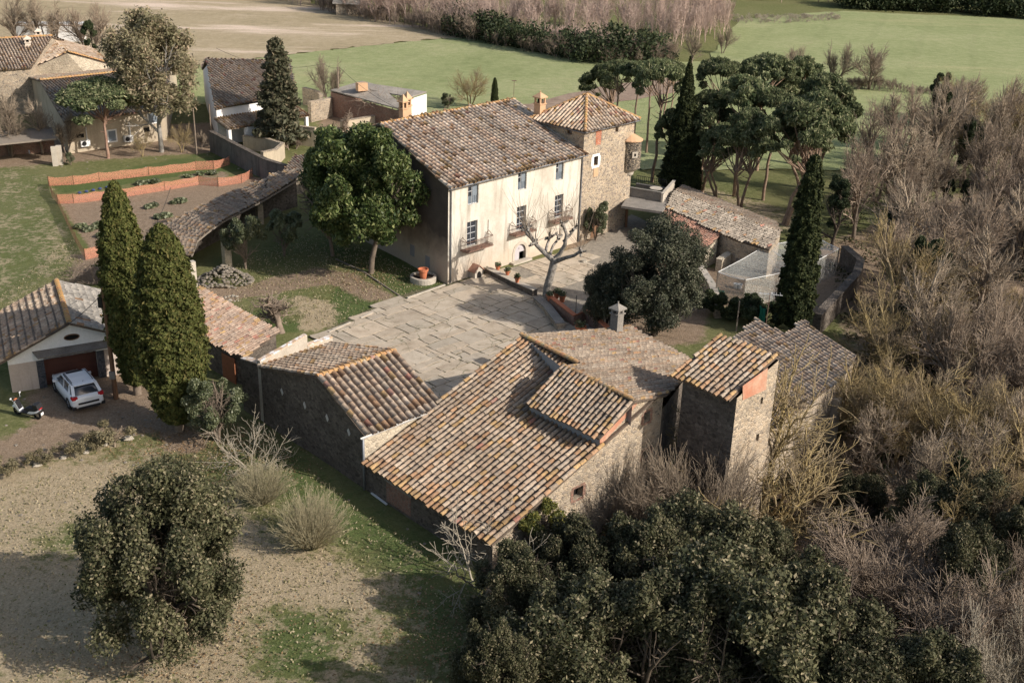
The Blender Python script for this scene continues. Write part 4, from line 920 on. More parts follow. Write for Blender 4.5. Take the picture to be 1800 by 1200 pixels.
shed('stone_shed', 'stone shed with long mossy brown tile roof right behind the narrow tower', sp_, 45, -2.4, 'stone_pale', 'tile_grey', 71, 45, sp=.31, po=.04, pr=0., gain=1.8, edge=.12)
mb = MB(); pp = [PV(sp_[1], 45, 1466, 665), PV(sp_[1], 45, 1478, 655)]
bt_ = thing('wall_buttress', 'whitish buttress at the lit corner of the mossy shed', 'buttress', (*sp_[1][:2], -2.4)); mb.box((sp_[1][0]+.1, sp_[1][1]-.1, -.9), (.5, .5, 3.4), 45); mb.build('masonry', M['concrete_pale'], bt_)

# ------------------------------------------------------------------ white garage with car and scooter before it
Ga = P(22, 690); gz0 = float(PZ(Ga, 12, 629)[2]); gh = 29.; gw = 7.3
Gb = Ga+hd(gh)*gw; gap = PV(Ga, gh, 121, 566); sA_ = float((gap-Ga)@hd(gh)); zAp = float(gap[2]); gdep = 8.5; gd_ = 119.
rgb_ = PV(gap, 0, 100, 497); rbk = P(100, 497, zAp); gd_ = math.degrees(atan2(rbk[1]-gap[1], rbk[0]-gap[0])); gdep = float(np.hypot(*(rbk-gap)[:2]))
gar = thing('garage', 'white garage with grey tile roof, oval vent and dark brown door under a small awning', 'garage', (*Ga[:2], 0))
def gs(px, py): return SZ(Ga, Gb, px, py)
x0 = gs(80, 655)[0]; x1 = gs(172, 640)[0]; zd = gs(125, 622)[1]+.0
zd = 1.95
mb = MB(); wall(mb, Ga, Gb, -.2, 1.75, [[x0, x1, -.2, 1.75-.001]], t=.35); mb.build('dado_wall', M['garage_low'], gar)
mb = MB(); W3_, _ = wall(mb, Ga+np.array([0, 0, 0]), Gb, 1.751, gz0-.02, [[x0, x1, 1.751, zd]], top=[(gw, gz0-.02), (sA_, zAp-.05), (0, gz0-.02)])
mb.build('gable_wall', M['white'], gar)
Gc = Ga+hd(gd_)*gdep; Gd = Gb+hd(gd_)*gdep
mb = MB(); wall(mb, Gc, Ga, -.2, gz0-.05); wall(mb, Gb, Gd, -.2, gz0-.05); wall(mb, Gd, Gc, -.2, gz0-.05, top=[(gw, gz0-.05), (gw-sA_, zAp-.05), (0, gz0-.05)]); mb.build('side_walls', M['white'], gar)
g_ = lambda s, z, k=0: np.array([*(Ga+hd(gh)*s+hd(gh+90)*k)[:2], z])
mb = MB()
for i in range(5): mb.prism([g_(x0+.02, -.1+i*.41, .3), g_(x1-.02, -.1+i*.41, .3), g_(x1-.02, .30+i*.41, .3), g_(x0+.02, .30+i*.41, .3)], hd(gh+90)*.05)
mb.build('garage_door', M['garage_door'], gar)
mb = MB()
for a_, b_ in ((x0-.42, x0-.003), (x1+.003, x1+.42)): mb = MB(); mb.prism([g_(a_, -.1, -.003), g_(b_, -.1, -.003), g_(b_, 1.74, -.003), g_(a_, 1.74, -.003)], hd(gh+90)*-.05); mb.build('slate_jamb', M['slate'], gar)
vx, vz = gs(126, 592); mb = MB(); ring = [(vx+.42*cos(t), vz+.17*sin(t)) for t in np.linspace(0, 2*pi, 21)[:-1]]
mb.prism([g_(s, z, -.002) for s, z in ring], hd(gh+90)*-.02); mb.build('oval_vent', M['dark'], gar)
mb = MB()
for i in range(20): mb.bar(g_(*ring[i], -.02), g_(*ring[(i+1) % 20], -.02), .05)
mb.build('vent_rim', M['wood'], gar)
wa, wz = gs(57, 621); wz = max(wz, 1.98); a0_ = g_(wa, wz+.12, -.02); a1_ = g_(gw+.1, wz+.12, -.02); a2_ = a1_+hd(gh-90)*.62-np.array([0, 0, .2]); a3_ = a0_+hd(gh-90)*.62-np.array([0, 0, .2]); a3_ = a3_+hd(gh)*.2
mb = MB(); mb.prism([a0_, a1_, a2_, a3_], (0, 0, -.07)); M['awning'] = blotch('stained_awning_sheet', [(.3, (.13, .115, .10)), (.7, (.24, .215, .19))], 1.5, 14); mb.build('awning', M['awning'], gar)
ga_ = gar; zo = .07; ovf = .35
rl0 = rbk+hd(gd_)*.3; rf0 = gap+hd(gd_)*-ovf; rl0[2] = rf0[2] = zAp+zo; sl1 = (zAp-gz0)/sA_
lf = Ga+hd(gh)*-.75+hd(gd_)*-ovf; lb = Gc+hd(gh)*-.7+hd(gd_)*.3; lf[2] = lb[2] = gz0-sl1*.7+zo
rf = Gb+hd(gh)*.5+hd(gd_)*-ovf; rb2 = Gd+hd(gh)*.5+hd(gd_)*.3; sl2 = (zAp-gz0)/(gw-sA_); rf[2] = rb2[2] = gz0-sl2*.5+zo
gr = roof('roof', [lf, lb, rl0, rf0], gd_, gar, M['tile_grey'], sp=.285, tl=.42, seed=81, po=.05, pr=0., gain=1.5, edge=.2)
mb = MB(); nrib = 9
for i in range(nrib+1):                                   # raised tile ribs running down the slope
    t = (i+.5)/(nrib+1); mb.tube([lf+(rf0-lf)*t+np.array([0, 0, .09]), lb+(rl0-lb)*t+np.array([0, 0, .09])], .07, 5)
mb.build('roof_ribs', M['pan'], gar)
M['tile_pale'] = tile_mat('pale_flat_tile', lo=.66, hi=.8, amt=.4)
roof('roof', [rf, rb2, rl0, rf0], gd_, gar, M['tile_pale'], sp=.30, tl=.5, seed=82, po=.02, pr=0., gain=1.25, edge=.0, palette=[(.30, .275, .24), (.34, .31, .27), (.26, .24, .21)])
ridge(rf0+np.array([0, 0, .06]), rl0+np.array([0, 0, .06]), gar, .15, seed=83)

def car():
    """white compact crossover, x forward, y left, built about the ground point under its middle"""
    r = thing('parked_car', 'white compact crossover car parked before the garage, its rear towards the drive', 'car', (0, 0, 0))
    def loft(secs, mb):                                   # secs: (x, [(y,z) half ring from bottom to top centre])
        vs = []; n = 0
        for x, ring in secs:
            full = [(x+dx, y, z) for (y, z, dx) in ring]+[(x+dx, -y, z) for (y, z, dx) in ring[::-1]]
            n = len(full); vs += full
        fs = [(i*n+k, i*n+(k+1) % n, (i+1)*n+(k+1) % n, (i+1)*n+k) for i in range(len(secs)-1) for k in range(n)]
        fs += [tuple(range(n))[::-1], tuple(range((len(secs)-1)*n, len(secs)*n))]; mb.add(vs, fs)
    b = MB()
    S = []                                                # lower body: x, half width, bottom z, shoulder z
    for x, hw, zb_, zs_, zt_ in ((-2.22, .70, .42, .78, .86), (-2.16, .84, .32, .86, .98), (-1.9, .89, .26, .90, 1.02), (-1.3, .90, .24, .90, .99), (-.4, .89, .24, .88, .96), (.5, .89, .24, .87, .94), (1.1, .89, .24, .86, .93), (1.6, .87, .26, .80, .90), (2.0, .80, .28, .70, .80), (2.2, .62, .34, .58, .66)):
        S.append((x, [(hw*.86, zb_, 0), (hw, zb_+.14, 0), (hw*1.0, (zb_+zs_)/2, 0), (hw*.98, zs_, 0), (hw*.86, zt_, 0), (hw*.45, zt_+.02, 0)]))
    loft(S, b); bo = b.build('body', M['car_paint'], r, smooth=True)
    g = MB(); T = []                                      # glasshouse
    for x, hw, z in ((-2.02, .74, 1.02), (-1.72, .70, 1.38), (-1.5, .66, 1.52), (-.7, .66, 1.57), (.0, .65, 1.56), (.35, .64, 1.48), (.75, .68, 1.22), (1.12, .74, .96)):
        T.append((x, [(max(hw, .79 if -1.8 < x < .8 else hw), .93, 0), (hw+.05*(z > 1.2), max(.94, z-.12), 0), (hw-.06, z-.02, 0), (hw*.45, z, 0)]))
    loft(T, g); g.build('window_glass', M['glass'], r, smooth=True)
    p = MB()                                              # roof skin and pillars over the glass
    def strip(a, c, wd, mbx, h=.03): mbx.bar(a, c, wd, h)
    p.add([(x, y*s, z) for x, y, z in ((-1.56, .60, 1.525), (-.7, .61, 1.585), (0., .60, 1.575), (.33, .585, 1.505)) for s in (-1, -.33, .33, 1)], [(i*4+k, i*4+k+1, i*4+k+5, i*4+k+4) for i in range(3) for k in range(3)])
    for s in (-1, 1):
        strip((.33, s*.60, 1.49), (1.12, s*.75, .96), .09, p, .05); strip((-1.56, s*.62, 1.50), (-2.04, s*.74, 1.04), .17, p, .06)
        strip((-.35, s*.66, 1.53), (-.38, s*.81, .97), .07, p, .04); strip((-1.5, s*.66, 1.49), (.33, s*.655, 1.48), .07, p, .05); strip((-1.3, s*.67, 1.45), (-1.5, s*.82, .98), .12, p, .05)
    p.prism([(-2.05, -.72, .98), (-2.05, .72, .98), (-2.2, .74, .80), (-2.2, -.74, .80)], (-.03, 0, .0))
    p.prism([(-1.50, -.58, 1.54), (-1.50, .58, 1.54), (-1.78, .56, 1.49), (-1.78, -.56, 1.49)], (0, 0, .04)); p.build('roof_skin', M['car_paint'], r)
    k = MB(); k.prism([(-.05, -.46, 1.583), (-.05, .46, 1.583), (.27, .44, 1.535), (.27, -.44, 1.535)], (0, 0, .012)); k.build('sunroof', M['glass'], r)
    k = MB()
    for s in (-1, 1): k.tube([(-1.4, s*.58, 1.57), (-1.2, s*.585, 1.62), (-.1, s*.58, 1.62), (.15, s*.57, 1.57)], .022, 5)
    k.build('roof_rails', M['car_black'], r)
    k = MB(); k.box((-2.235, 0, .60), (.05, 1.15, .10)); k.box((-2.2, 0, .32), (.12, 1.2, .12))
    for s in (-1, 1):
        for x in (-1.33, 1.32):
            k.add([(x+.40*cos(t), s*(.905), .33+.40*sin(t)) for t in np.linspace(0, pi, 9)]+[(x+.33*cos(t), s*.905, .33+.33*sin(t)) for t in np.linspace(0, pi, 9)], [(i, i+1, i+10, i+9) for i in range(8)])
        k.bar((-1, s*.895, .27), (1, s*.895, .27), .04, .12); k.box((-2.12, s*.80, .36), (.22, .2, .16))
    k.build('cladding', M['car_black'], r)
    for s in (-1, 1):
        k = MB(); k.box((-2.13, s*.72, .93), (.14, .30, .17)); k.box((-2.02, s*.84, .94), (.22, .10, .14)); k.build('tail_light', M['lamp_red'], r)
        k = MB(); k.box((2.02, s*.62, .68), (.22, .28, .12), s*-25); k.build('headlight', M['lamp_clear'], r)
        k = MB(); k.box((.72, s*.99, 1.0), (.12, .2, .13)); k.bar((.74, s*.8, .96), (.72, s*.92, 1.0), .04); k.build('mirror', M['car_paint'], r)
        for x in (-1.33, 1.32):
            k = MB(); n_ = 18
            vs = []
            for rr, y in ((.2, .72), (.33, .72), (.34, .78), (.34, .88), (.32, .92), (.22, .92)): vs += [(x+rr*cos(2*pi*i/n_), s*y, .34+rr*sin(2*pi*i/n_)) for i in range(n_)]
            k.add(vs, [(j*n_+i, j*n_+(i+1) % n_, (j+1)*n_+(i+1) % n_, (j+1)*n_+i) for j in range(5) for i in range(n_)]); wh = k.build('wheel', M['tyre'], r)
            k = MB(); n_ = 10; k.prism([(x+.215*cos(2*pi*i/n_), s*.89, .34+.215*sin(2*pi*i/n_)) for i in range(n_)], (0, -.02*s, 0))
            for i in range(5): t = 2*pi*i/5; k.bar((x, s*.905, .34), (x+.2*cos(t), s*.905, .34+.2*sin(t)), .05, .03)
            k.build('rim', M['rim'], wh)
    k = MB(); k.box((-2.225, 0, .78), (.02, .52, .11)); k.build('number_plate', M['plate'], r)
    k = MB(); k.tube([(-1.45, 0, 1.56), (-1.62, 0, 1.72)], .012, 4); k.build('aerial', M['car_black'], r); k = MB(); k.bar((-2.0, -.1, 1.06), (-1.86, .25, 1.2), .02); k.build('wiper', M['car_black'], r)
    return r
cr = car(); cc = (G(141, 715)+G(112, 700))/2
fr = G(112, 681); re = G(147, 713); cr.location = (P(137, 698)[0], P(137, 698)[1], 0.04); cr.rotation_euler = (0, 0, radians(127)); cr.scale = (1, 1, 1)

def scooter():
    r = thing('scooter', 'white and black maxi scooter with top box, parked left of the white car', 'scooter', (0, 0, 0))
    for x, nm in ((-.68, 'w'), (.68, 'w')):
        k = MB(); n_ = 16; vs = []
        for rr, y in ((.16, -.045), (.24, -.06), (.27, -.03), (.27, .03), (.24, .06), (.16, .045)): vs += [(x+rr*cos(2*pi*i/n_), y, .27+rr*sin(2*pi*i/n_)) for i in range(n_)]
        k.add(vs, [(j*n_+i, j*n_+(i+1) % n_, (j+1)*n_+(i+1) % n_, (j+1)*n_+i) for j in range(5) for i in range(n_)]); wh = k.build('wheel', M['tyre'], r)
        k = MB()
        for i in range(5): t = 2*pi*i/5; k.bar((x, 0, .27), (x+.17*cos(t), 0, .27+.17*sin(t)), .035, .03)
        k.build('rim', M['rim'], wh)
    k = MB(); side = [(.42, .30), (.62, .55), (.66, .95), (.56, 1.0), (.42, .60), (.34, .34)]
    k.prism([(x, -.16, z) for x, z in side], (0, .32, 0)); k.prism([(.62, -.05, .42), (.95, -.05, .50), (.92, -.05, .58), (.64, -.05, .66)], (0, .1, 0)); k.build('front_shield', M['car_paint'], r)
    k = MB(); k.prism([(-.98, -.15, .62), (-.30, -.17, .50), (-.12, -.17, .34), (-.45, -.16, .36), (-.85, -.14, .52)], (0, .32, 0)); k.build('rear_fairing', M['car_paint'], r)
    k = MB(); k.prism([(-.5, -.14, .26), (.45, -.14, .26), (.42, -.14, .34), (-.15, -.14, .34), (-.3, -.14, .5), (-.7, -.14, .5)], (0, .28, 0)); k.prism([(.35, -.15, .34), (.40, -.15, .34), (.56, -.15, .98), (.50, -.15, .98)], (0, .3, 0)); k.build('chassis', M['car_black'], r)
    k = MB(); k.prism([(-.75, -.15, .72), (-.15, -.16, .70), (.02, -.12, .62), (-.2, -.14, .52), (-.8, -.13, .62)], (0, .3, 0)); k.build('seat', M['seat_black'], r)
    k = MB(); k.prism([(-1.05, -.2, .80), (-.68, -.2, .80), (-.70, -.2, 1.04), (-1.0, -.2, 1.06)], (0, .4, 0)); k.build('top_box', M['seat_black'], r)
    k = MB(); k.tube([(.50, -.34, 1.06), (.54, -.12, 1.02), (.54, .12, 1.02), (.50, .34, 1.06)], .022, 6); k.tube([(.50, 0, 1.0), (.72, 0, .3)], .03, 6); k.build('handlebar', M['car_black'], r)
    for s in (-1, 1): k = MB(); k.tube([(.52, s*.26, 1.05), (.56, s*.34, 1.25)], .01, 4); k.box((.56, s*.36, 1.28), (.03, .12, .08)); k.build('mirror', M['lamp_clear'], r)
    k = MB(); k.box((.62, 0, .98), (.1, .2, .16)); k.build('headlight', M['terracotta'], r)
    k = MB(); k.box((-1.08, 0, .44), (.02, .2, .16)); k.build('number_plate', M['plate'], r)
    k = MB(); k.box((-1.04, 0, .76), (.04, .24, .06)); k.build('tail_light', M['lamp_red'], r)
    return r
sc_ = scooter(); sp0 = P(50, 733); sc_.location = (sp0[0], sp0[1], .03); sc_.rotation_euler = (radians(-7), 0, radians(160))

# ------------------------------------------------------------------ vegetation
def tubes(mb, lines, n=3):
    """lines: list of (points kx3, radii k), all with the same k; fast tapered tubes into arrays"""
    Pn = np.array([l[0] for l in lines]); Rd = np.array([l[1] for l in lines]); m, k = Rd.shape
    d = np.zeros_like(Pn); d[:, 1:-1] = Pn[:, 2:]-Pn[:, :-2]; d[:, 0] = Pn[:, 1]-Pn[:, 0]; d[:, -1] = Pn[:, -1]-Pn[:, -2]
    d /= np.linalg.norm(d, axis=2, keepdims=True)+1e-9
    ax = (Pn[:, -1]-Pn[:, 0]); ax /= np.linalg.norm(ax, axis=1, keepdims=True)+1e-9
    ref = np.where(np.abs(ax[:, 2:3]) > .8, np.array([[1., .1, 0]]), np.array([[0, .1, 1.]]))[:, None, :]
    a = np.cross(d, np.broadcast_to(ref, d.shape)); a /= np.linalg.norm(a, axis=2, keepdims=True)+1e-9; b = np.cross(d, a)
    th = np.arange(n)*2*pi/n
    V = Pn[:, :, None, :]+Rd[:, :, None, None]*(a[:, :, None, :]*np.cos(th)[None, None, :, None]+b[:, :, None, :]*np.sin(th)[None, None, :, None])
    i = np.arange(k-1)[:, None]; j = np.arange(n)[None]
    q = np.stack([i*n+j, i*n+(j+1) % n, (i+1)*n+(j+1) % n, (i+1)*n+j], -1).reshape(-1, 4)
    Qd = (q[None]+(np.arange(m)*k*n)[:, None, None]).reshape(-1, 4)
    mb.append((V.reshape(-1, 3), Qd))
def merge(parts):
    Vs = []; Qs = []; o_ = 0
    for V, Qd in parts: Vs.append(V); Qs.append(Qd+o_); o_ += len(V)
    return np.concatenate(Vs), np.concatenate(Qs)
def unit(v): return v/(np.linalg.norm(v)+1e-9)
class Wood:
    """branching skeleton"""
    def __init__(s, seed): s.r = random.Random(seed); s.lines = {}; s.tips = []
    def rv(s, k=1.): return np.array([s.r.gauss(0, k), s.r.gauss(0, k), s.r.gauss(0, k)])
    def branch(s, p, d, L, r0, r1, lvl, wob=.12, trop=0., k=5):
        pts = [np.array(p, float)]; d = unit(d)
        for i in range(k-1):
            d = unit(d+s.rv(wob)+np.array([0, 0, trop])); pts.append(pts[-1]+d*L/(k-1))
        s.lines.setdefault((lvl, k), []).append((np.array(pts), np.linspace(r0, r1, k))); return pts, d
    def grow(s, p, d, L, r, lvl, lmax, kids, ratio, ang, trop=.05, wob=.12, rr=.62, start=.25, rmin=.006, flat=1.):
        k = 5 if lvl < 2 else 4 if lvl < lmax else 3
        pts, de = s.branch(p, d, L, r, max(rmin, r*(.62 if lvl < lmax else .35)), lvl, wob, trop, k)
        if lvl >= lmax: s.tips.append(pts[-1]); return
        n = kids[min(lvl, len(kids)-1)]; n = max(1, int(round(n*s.r.uniform(.8, 1.2)))); ph = s.r.uniform(0, 6.28)
        for i in range(n):
            t = start+(1-start)*((i+.6)/n) if n > 1 else 1.
            t = min(t, .999); f = t*(k-1); j = int(f); q = pts[j]+(pts[min(j+1, k-1)]-pts[j])*(f-j)
            dj = unit(pts[min(j+1, k-1)]-pts[max(j-1, 0)] if j else pts[1]-pts[0])
            a = np.cross(dj, unit(s.rv())); a = unit(a); b = np.cross(dj, a); ph += 2.4+s.r.uniform(-.4, .4)
            side = a*cos(ph)+b*sin(ph); side[2] *= flat; an = ang*s.r.uniform(.65, 1.25)*(1.15-.45*t)*(1+.20*lvl)
            s.grow(q, dj*cos(an)+side*sin(an), L*ratio*s.r.uniform(.75, 1.2)*(1.15-.35*t), max(rmin, r*rr*s.r.uniform(.8, 1.1)*(1.05-.35*t)), lvl+1, lmax, kids, ratio, ang, trop*.8, wob*1.12, rr, .2, rmin, flat)
        s.grow(pts[-1], de, L*ratio*s.r.uniform(.8, 1.1), max(rmin, r*.6), lvl+1, lmax, kids, ratio, ang, trop, wob, rr, .2, rmin, flat)
    def mesh(s, lo=0, hi=99, sides=(7, 6, 5, 4, 3, 3, 3, 3)):
        out = []
        for (l, k), ls in sorted(s.lines.items()):
            if lo <= l <= hi: tubes(out, ls, sides[min(l, len(sides)-1)])
        return merge(out) if out else None
PALETTE_RNG = np.random.default_rng(99)
def leaves(C, Nrm, size, rng, aspect=1.7, out=.5, cup=0.):
    """one quad per leaf spray at C facing roughly Nrm; returns V, Q, colours"""
    K = len(C); n = Nrm*out+rng.normal(0, 1, (K, 3))*(1-out)*1.0; n /= np.linalg.norm(n, axis=1, keepdims=True)+1e-9
    t = np.cross(n, rng.normal(0, 1, (K, 3))); t /= np.linalg.norm(t, axis=1, keepdims=True)+1e-9; b = np.cross(n, t)
    sz = size*(.62+rng.random(K)*.75)[:, None]; a = t*sz*aspect*.5; c = b*sz*.5
    V = np.stack([C-a, C+c*.9-a*.1, C+a, C-c*.9+a*.1], 1)
    Qd = np.arange(K*4).reshape(-1, 4); col = np.zeros((K, 3)); col[:, 0] = np.clip(rng.beta(1.6, 2.0, K)+rng.normal(0, .05, K), 0, 1); col[:, 1] = rng.random(K); col[:, 2] = rng.random(K)
    return V.reshape(-1, 3), Qd, np.repeat(col, 4, 0)
def clumps(cs, rs, n, size, seed, sq=(1, 1, .8), aspect=1.7, out=.5, shell=.35, up=.25, tone=None):
    """leaf sprays on the outsides of many small clumps"""
    rng = np.random.default_rng(seed); cs = np.array(cs); rs = np.array(rs); K = len(cs); w_ = rs**2/np.sum(rs**2)
    idx_ = rng.choice(K, n, p=w_); d = rng.normal(0, 1, (n, 3)); d[:, 2] += up; d /= np.linalg.norm(d, axis=1, keepdims=True)
    rad = rs[idx_]*(1-shell*rng.random(n)**1.5)*(1+np.abs(rng.normal(0, .20, n))); C = cs[idx_]+d*rad[:, None]*np.array(sq)
    V, Qd, col = leaves(C, d, size, rng, aspect, out); tn = rng.normal(0, .13, K)[idx_] if tone is None else np.array(tone)[idx_]
    col[:, 0] = np.clip(col[:, 0]+np.repeat(tn, 4), 0, 1); return V, Qd, col
class Plant:
    """prototype: an Empty with trunk and crown meshes; every placing after the first copies it with its parts"""
    def __init__(s, name, cat, h): s.name = name; s.cat = cat; s.h = h; s.parts = []; s.used = False; s.root = bpy.data.objects.new(name, None); COL.objects.link(s.root); s.root.empty_display_size = .3
    def part(s, name, V, Qd, mat, col=None, smooth=False):
        o = raw(name, V, Qd, mats=mat, parent=s.root, col=col, smooth=smooth); s.parts.append(o); return s
    def put(s, loc, h, label, rot=None, wd=1., group=None, sub=False, tilt=(0, 0)):
        if s.used:
            r = s.root.copy(); COL.objects.link(r)
            for c in s.parts: k = c.copy(); COL.objects.link(k); k.parent = r
        else: r = s.root; s.used = True
        sc = h/s.h; r.location = [float(x) for x in loc]; r.scale = (sc*wd, sc*wd, sc); r.rotation_euler = (tilt[0], tilt[1], rot if rot is not None else random.Random(str(loc)).uniform(0, 6.28))
        for k in ('label', 'category', 'group'):
            if k in r.keys(): del r[k]
        tag(r, label, s.cat, group); return r
    def at(s, bx, by, ty, label, **k):
        """stands at the ground point seen at (bx,by), as tall as reaching row ty"""
        b = G(bx, by); t = PZ(b, bx, ty); return s.put(b+np.array([0, 0, -.05]), float(t[2]-b[2]), label, **k)
def crown_pts(rng, n, R, Hc, z0, sq=.75, inner=.35, power=1., low=0., lobes=None, tall=1.25):
    """clump centres: lobes spread over an uneven egg of radius R, height Hc standing on z0, each lobe a bunch of small clumps"""
    nl = lobes or max(8, n//9); L = []; lump = rng.normal(0, 1, (7, 3)); lump /= np.linalg.norm(lump, axis=1, keepdims=True)
    while len(L) < nl:
        d = rng.normal(0, 1, 3); d /= np.linalg.norm(d)
        if d[2] < -.75+low: continue
        q = inner+(1-inner)*rng.random()**.45; k = 1+.18*sum(max(0, d@l)**3 for l in lump)-.16; rl = R*rng.uniform(.17, .32)
        L.append((d*q*k*.93*np.array([R-rl*.6, R-rl*.6, Hc/2-rl*.5])+np.array([0, 0, z0+Hc/2]), rl, rng.normal(0, .16)))
    out = []; rr = []; tn = []
    for i in range(n):
        c, rl, t = L[i % nl]; o = rng.normal(0, 1, 3); o /= np.linalg.norm(o); o *= rng.random()**.4
        out.append(c+o*rl*np.array([.85, .85, tall*.85])); rr.append(rl*rng.uniform(.34, .6)); tn.append(t+rng.normal(0, .06))
    return np.array(out), np.array(rr), tn
def leafy(name, cat, seed, h, R, mat, bark, nleaf, size, nclump=60, trunk=.2, z0=.18, multi=1, aspect=1.7, out=.5, inner=.35, sq=(1, 1, .8), tr=.035, shell=.35, low=0.):
    rng = np.random.default_rng(seed); W_ = Wood(seed); pl = Plant(name, cat, h)
    cs, rs, tn = crown_pts(rng, nclump, R, h*(1-z0), h*z0, inner=inner, low=low); cs[:, 2] = np.minimum(cs[:, 2], h*.95)
    for m_ in range(multi):
        a = 2*pi*m_/max(1, multi)+rng.random(); lean = .0 if multi == 1 else .25
        W_.grow((0, 0, 0), (lean*cos(a)+rng.normal(0, .05), lean*sin(a), 1), h*.42, h*tr/(multi**.5), 0, 3, [5, 4, 3], .62, .8, .04, .1)
    V, Qd = W_.mesh(); zc = h*(z0+(1-z0)*.8); k = (V[:, 2] > zc); V[k, 2] = zc-.2
    rad = np.hypot(V[:, 0], V[:, 1]); f = np.where(rad > R*.8, R*.8/np.maximum(rad, 1e-6), 1); V[:, 0] *= f; V[:, 1] *= f
    pl.part('trunk', V, Qd, bark, smooth=True)
    V, Qd, col = clumps(cs, rs, nleaf, size, seed+1, sq, aspect, out, shell, tone=tn); pl.part('crown', V, Qd, mat, col); return pl
def cypress(name, seed, h, R, mat, n, size, prof=None, wav=.12):
    rng = np.random.default_rng(seed); pl = Plant(name, 'cypress', h); t = rng.random(n*2)
    pf = prof or (lambda t: np.where(t < .32, .42+.58*np.clip(t/.32, 0, 1)**.8, np.clip(1-np.clip((t-.32)/.68, 0, 1)**2.3, 0, 1)**.62)*np.clip(t/.03, 0, 1)**.5)
    keep = rng.random(n*2) < np.clip(pf(t), .06, 1); t = t[keep][:n]; n = len(t); ph = rng.uniform(0, 2*pi, n)
    Tn = rng.random((48, 24)); a_ = ph/(2*pi)*24; b_ = t*47
    i0 = np.floor(b_).astype(int); j0 = np.floor(a_).astype(int) % 24; u_ = sstep(b_-i0); v_ = sstep(a_-np.floor(a_))
    lum = (Tn[i0, j0]*(1-u_)+Tn[np.minimum(i0+1, 47), j0]*u_)*(1-v_)+(Tn[i0, (j0+1) % 24]*(1-u_)+Tn[np.minimum(i0+1, 47), (j0+1) % 24]*u_)*v_
    T2 = rng.random((160, 80)); lum2 = T2[(t*159).astype(int), (ph/(2*pi)*79).astype(int)]
    r = R*pf(t)*(1+wav*1.3*(lum-.5)*2+.12*(lum2-.5)*2)*(1-.12*rng.random(n)**2); z = h*(.05+.95*t)+ (lum2-.5)*.12
    r = r*np.where(rng.random(n) < .05, rng.uniform(1.0, 1.16, n), 1.)
    C = np.stack([r*np.cos(ph), r*np.sin(ph), z], 1); nr = np.stack([np.cos(ph), np.sin(ph), np.full(n, .45)], 1)
    V, Qd, col = leaves(C, nr, size, rng, 1.9, .55); col[:, 0] = np.clip(col[:, 0]+np.repeat((lum-.5)*.5+(lum2-.5)*.35, 4), 0, 1)
    # opaque core in dark leaf colour, added to block see-through
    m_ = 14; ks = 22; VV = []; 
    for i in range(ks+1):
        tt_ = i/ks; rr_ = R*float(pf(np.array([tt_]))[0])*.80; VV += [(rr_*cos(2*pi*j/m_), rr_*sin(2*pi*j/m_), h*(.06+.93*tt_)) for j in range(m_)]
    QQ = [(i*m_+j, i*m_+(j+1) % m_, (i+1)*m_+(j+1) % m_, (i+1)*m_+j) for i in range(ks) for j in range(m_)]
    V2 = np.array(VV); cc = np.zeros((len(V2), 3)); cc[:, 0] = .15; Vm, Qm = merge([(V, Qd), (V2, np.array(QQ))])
    W_ = Wood(seed); W_.branch((0, 0, -.2), (0, 0, 1), h*.6, R*.2, R*.06, 0, .01); Vt, Qt = W_.mesh(); pl.part('trunk', Vt, Qt, M['bark'], smooth=True)
    pl.part('foliage', Vm, Qm, mat, np.concatenate([col, cc])); return pl
def bare(name, cat, seed, h, bark, kids=(5, 5, 5, 4), lmax=4, ratio=.62, ang=.6, trop=.05, L0=.36, r0=.022, multi=1, wob=.12, spread=.2, rmin=.008, flat=1., twig=None, start=.3, norm=True):
    W_ = Wood(seed); pl = Plant(name, cat, h); rmin *= .72
    for m_ in range(multi):
        a = 2*pi*m_/multi+W_.r.uniform(-.4, .4); sp = spread if multi > 1 else W_.r.uniform(0, .08)
        W_.grow((.12*cos(a)*(multi > 1), .12*sin(a)*(multi > 1), -.15), (sp*cos(a), sp*sin(a), 1), h*L0*W_.r.uniform(.85, 1.1), h*r0/(multi**.4), 0, lmax, list(kids), ratio, ang, trop, wob, .62, start, rmin, flat)
    V, Qd = W_.mesh(0, 1); sc = 1.
    V2, Q2 = W_.mesh(2, 9)
    if norm: sc = h/max(V2[:, 2].max(), V[:, 2].max()); 
    pl.part('trunk', V*[sc, sc, sc], Qd, bark, smooth=True); pl.part('branches', V2*[sc, sc, sc], Q2, twig or bark); pl.tips = np.array(W_.tips)*sc; return pl
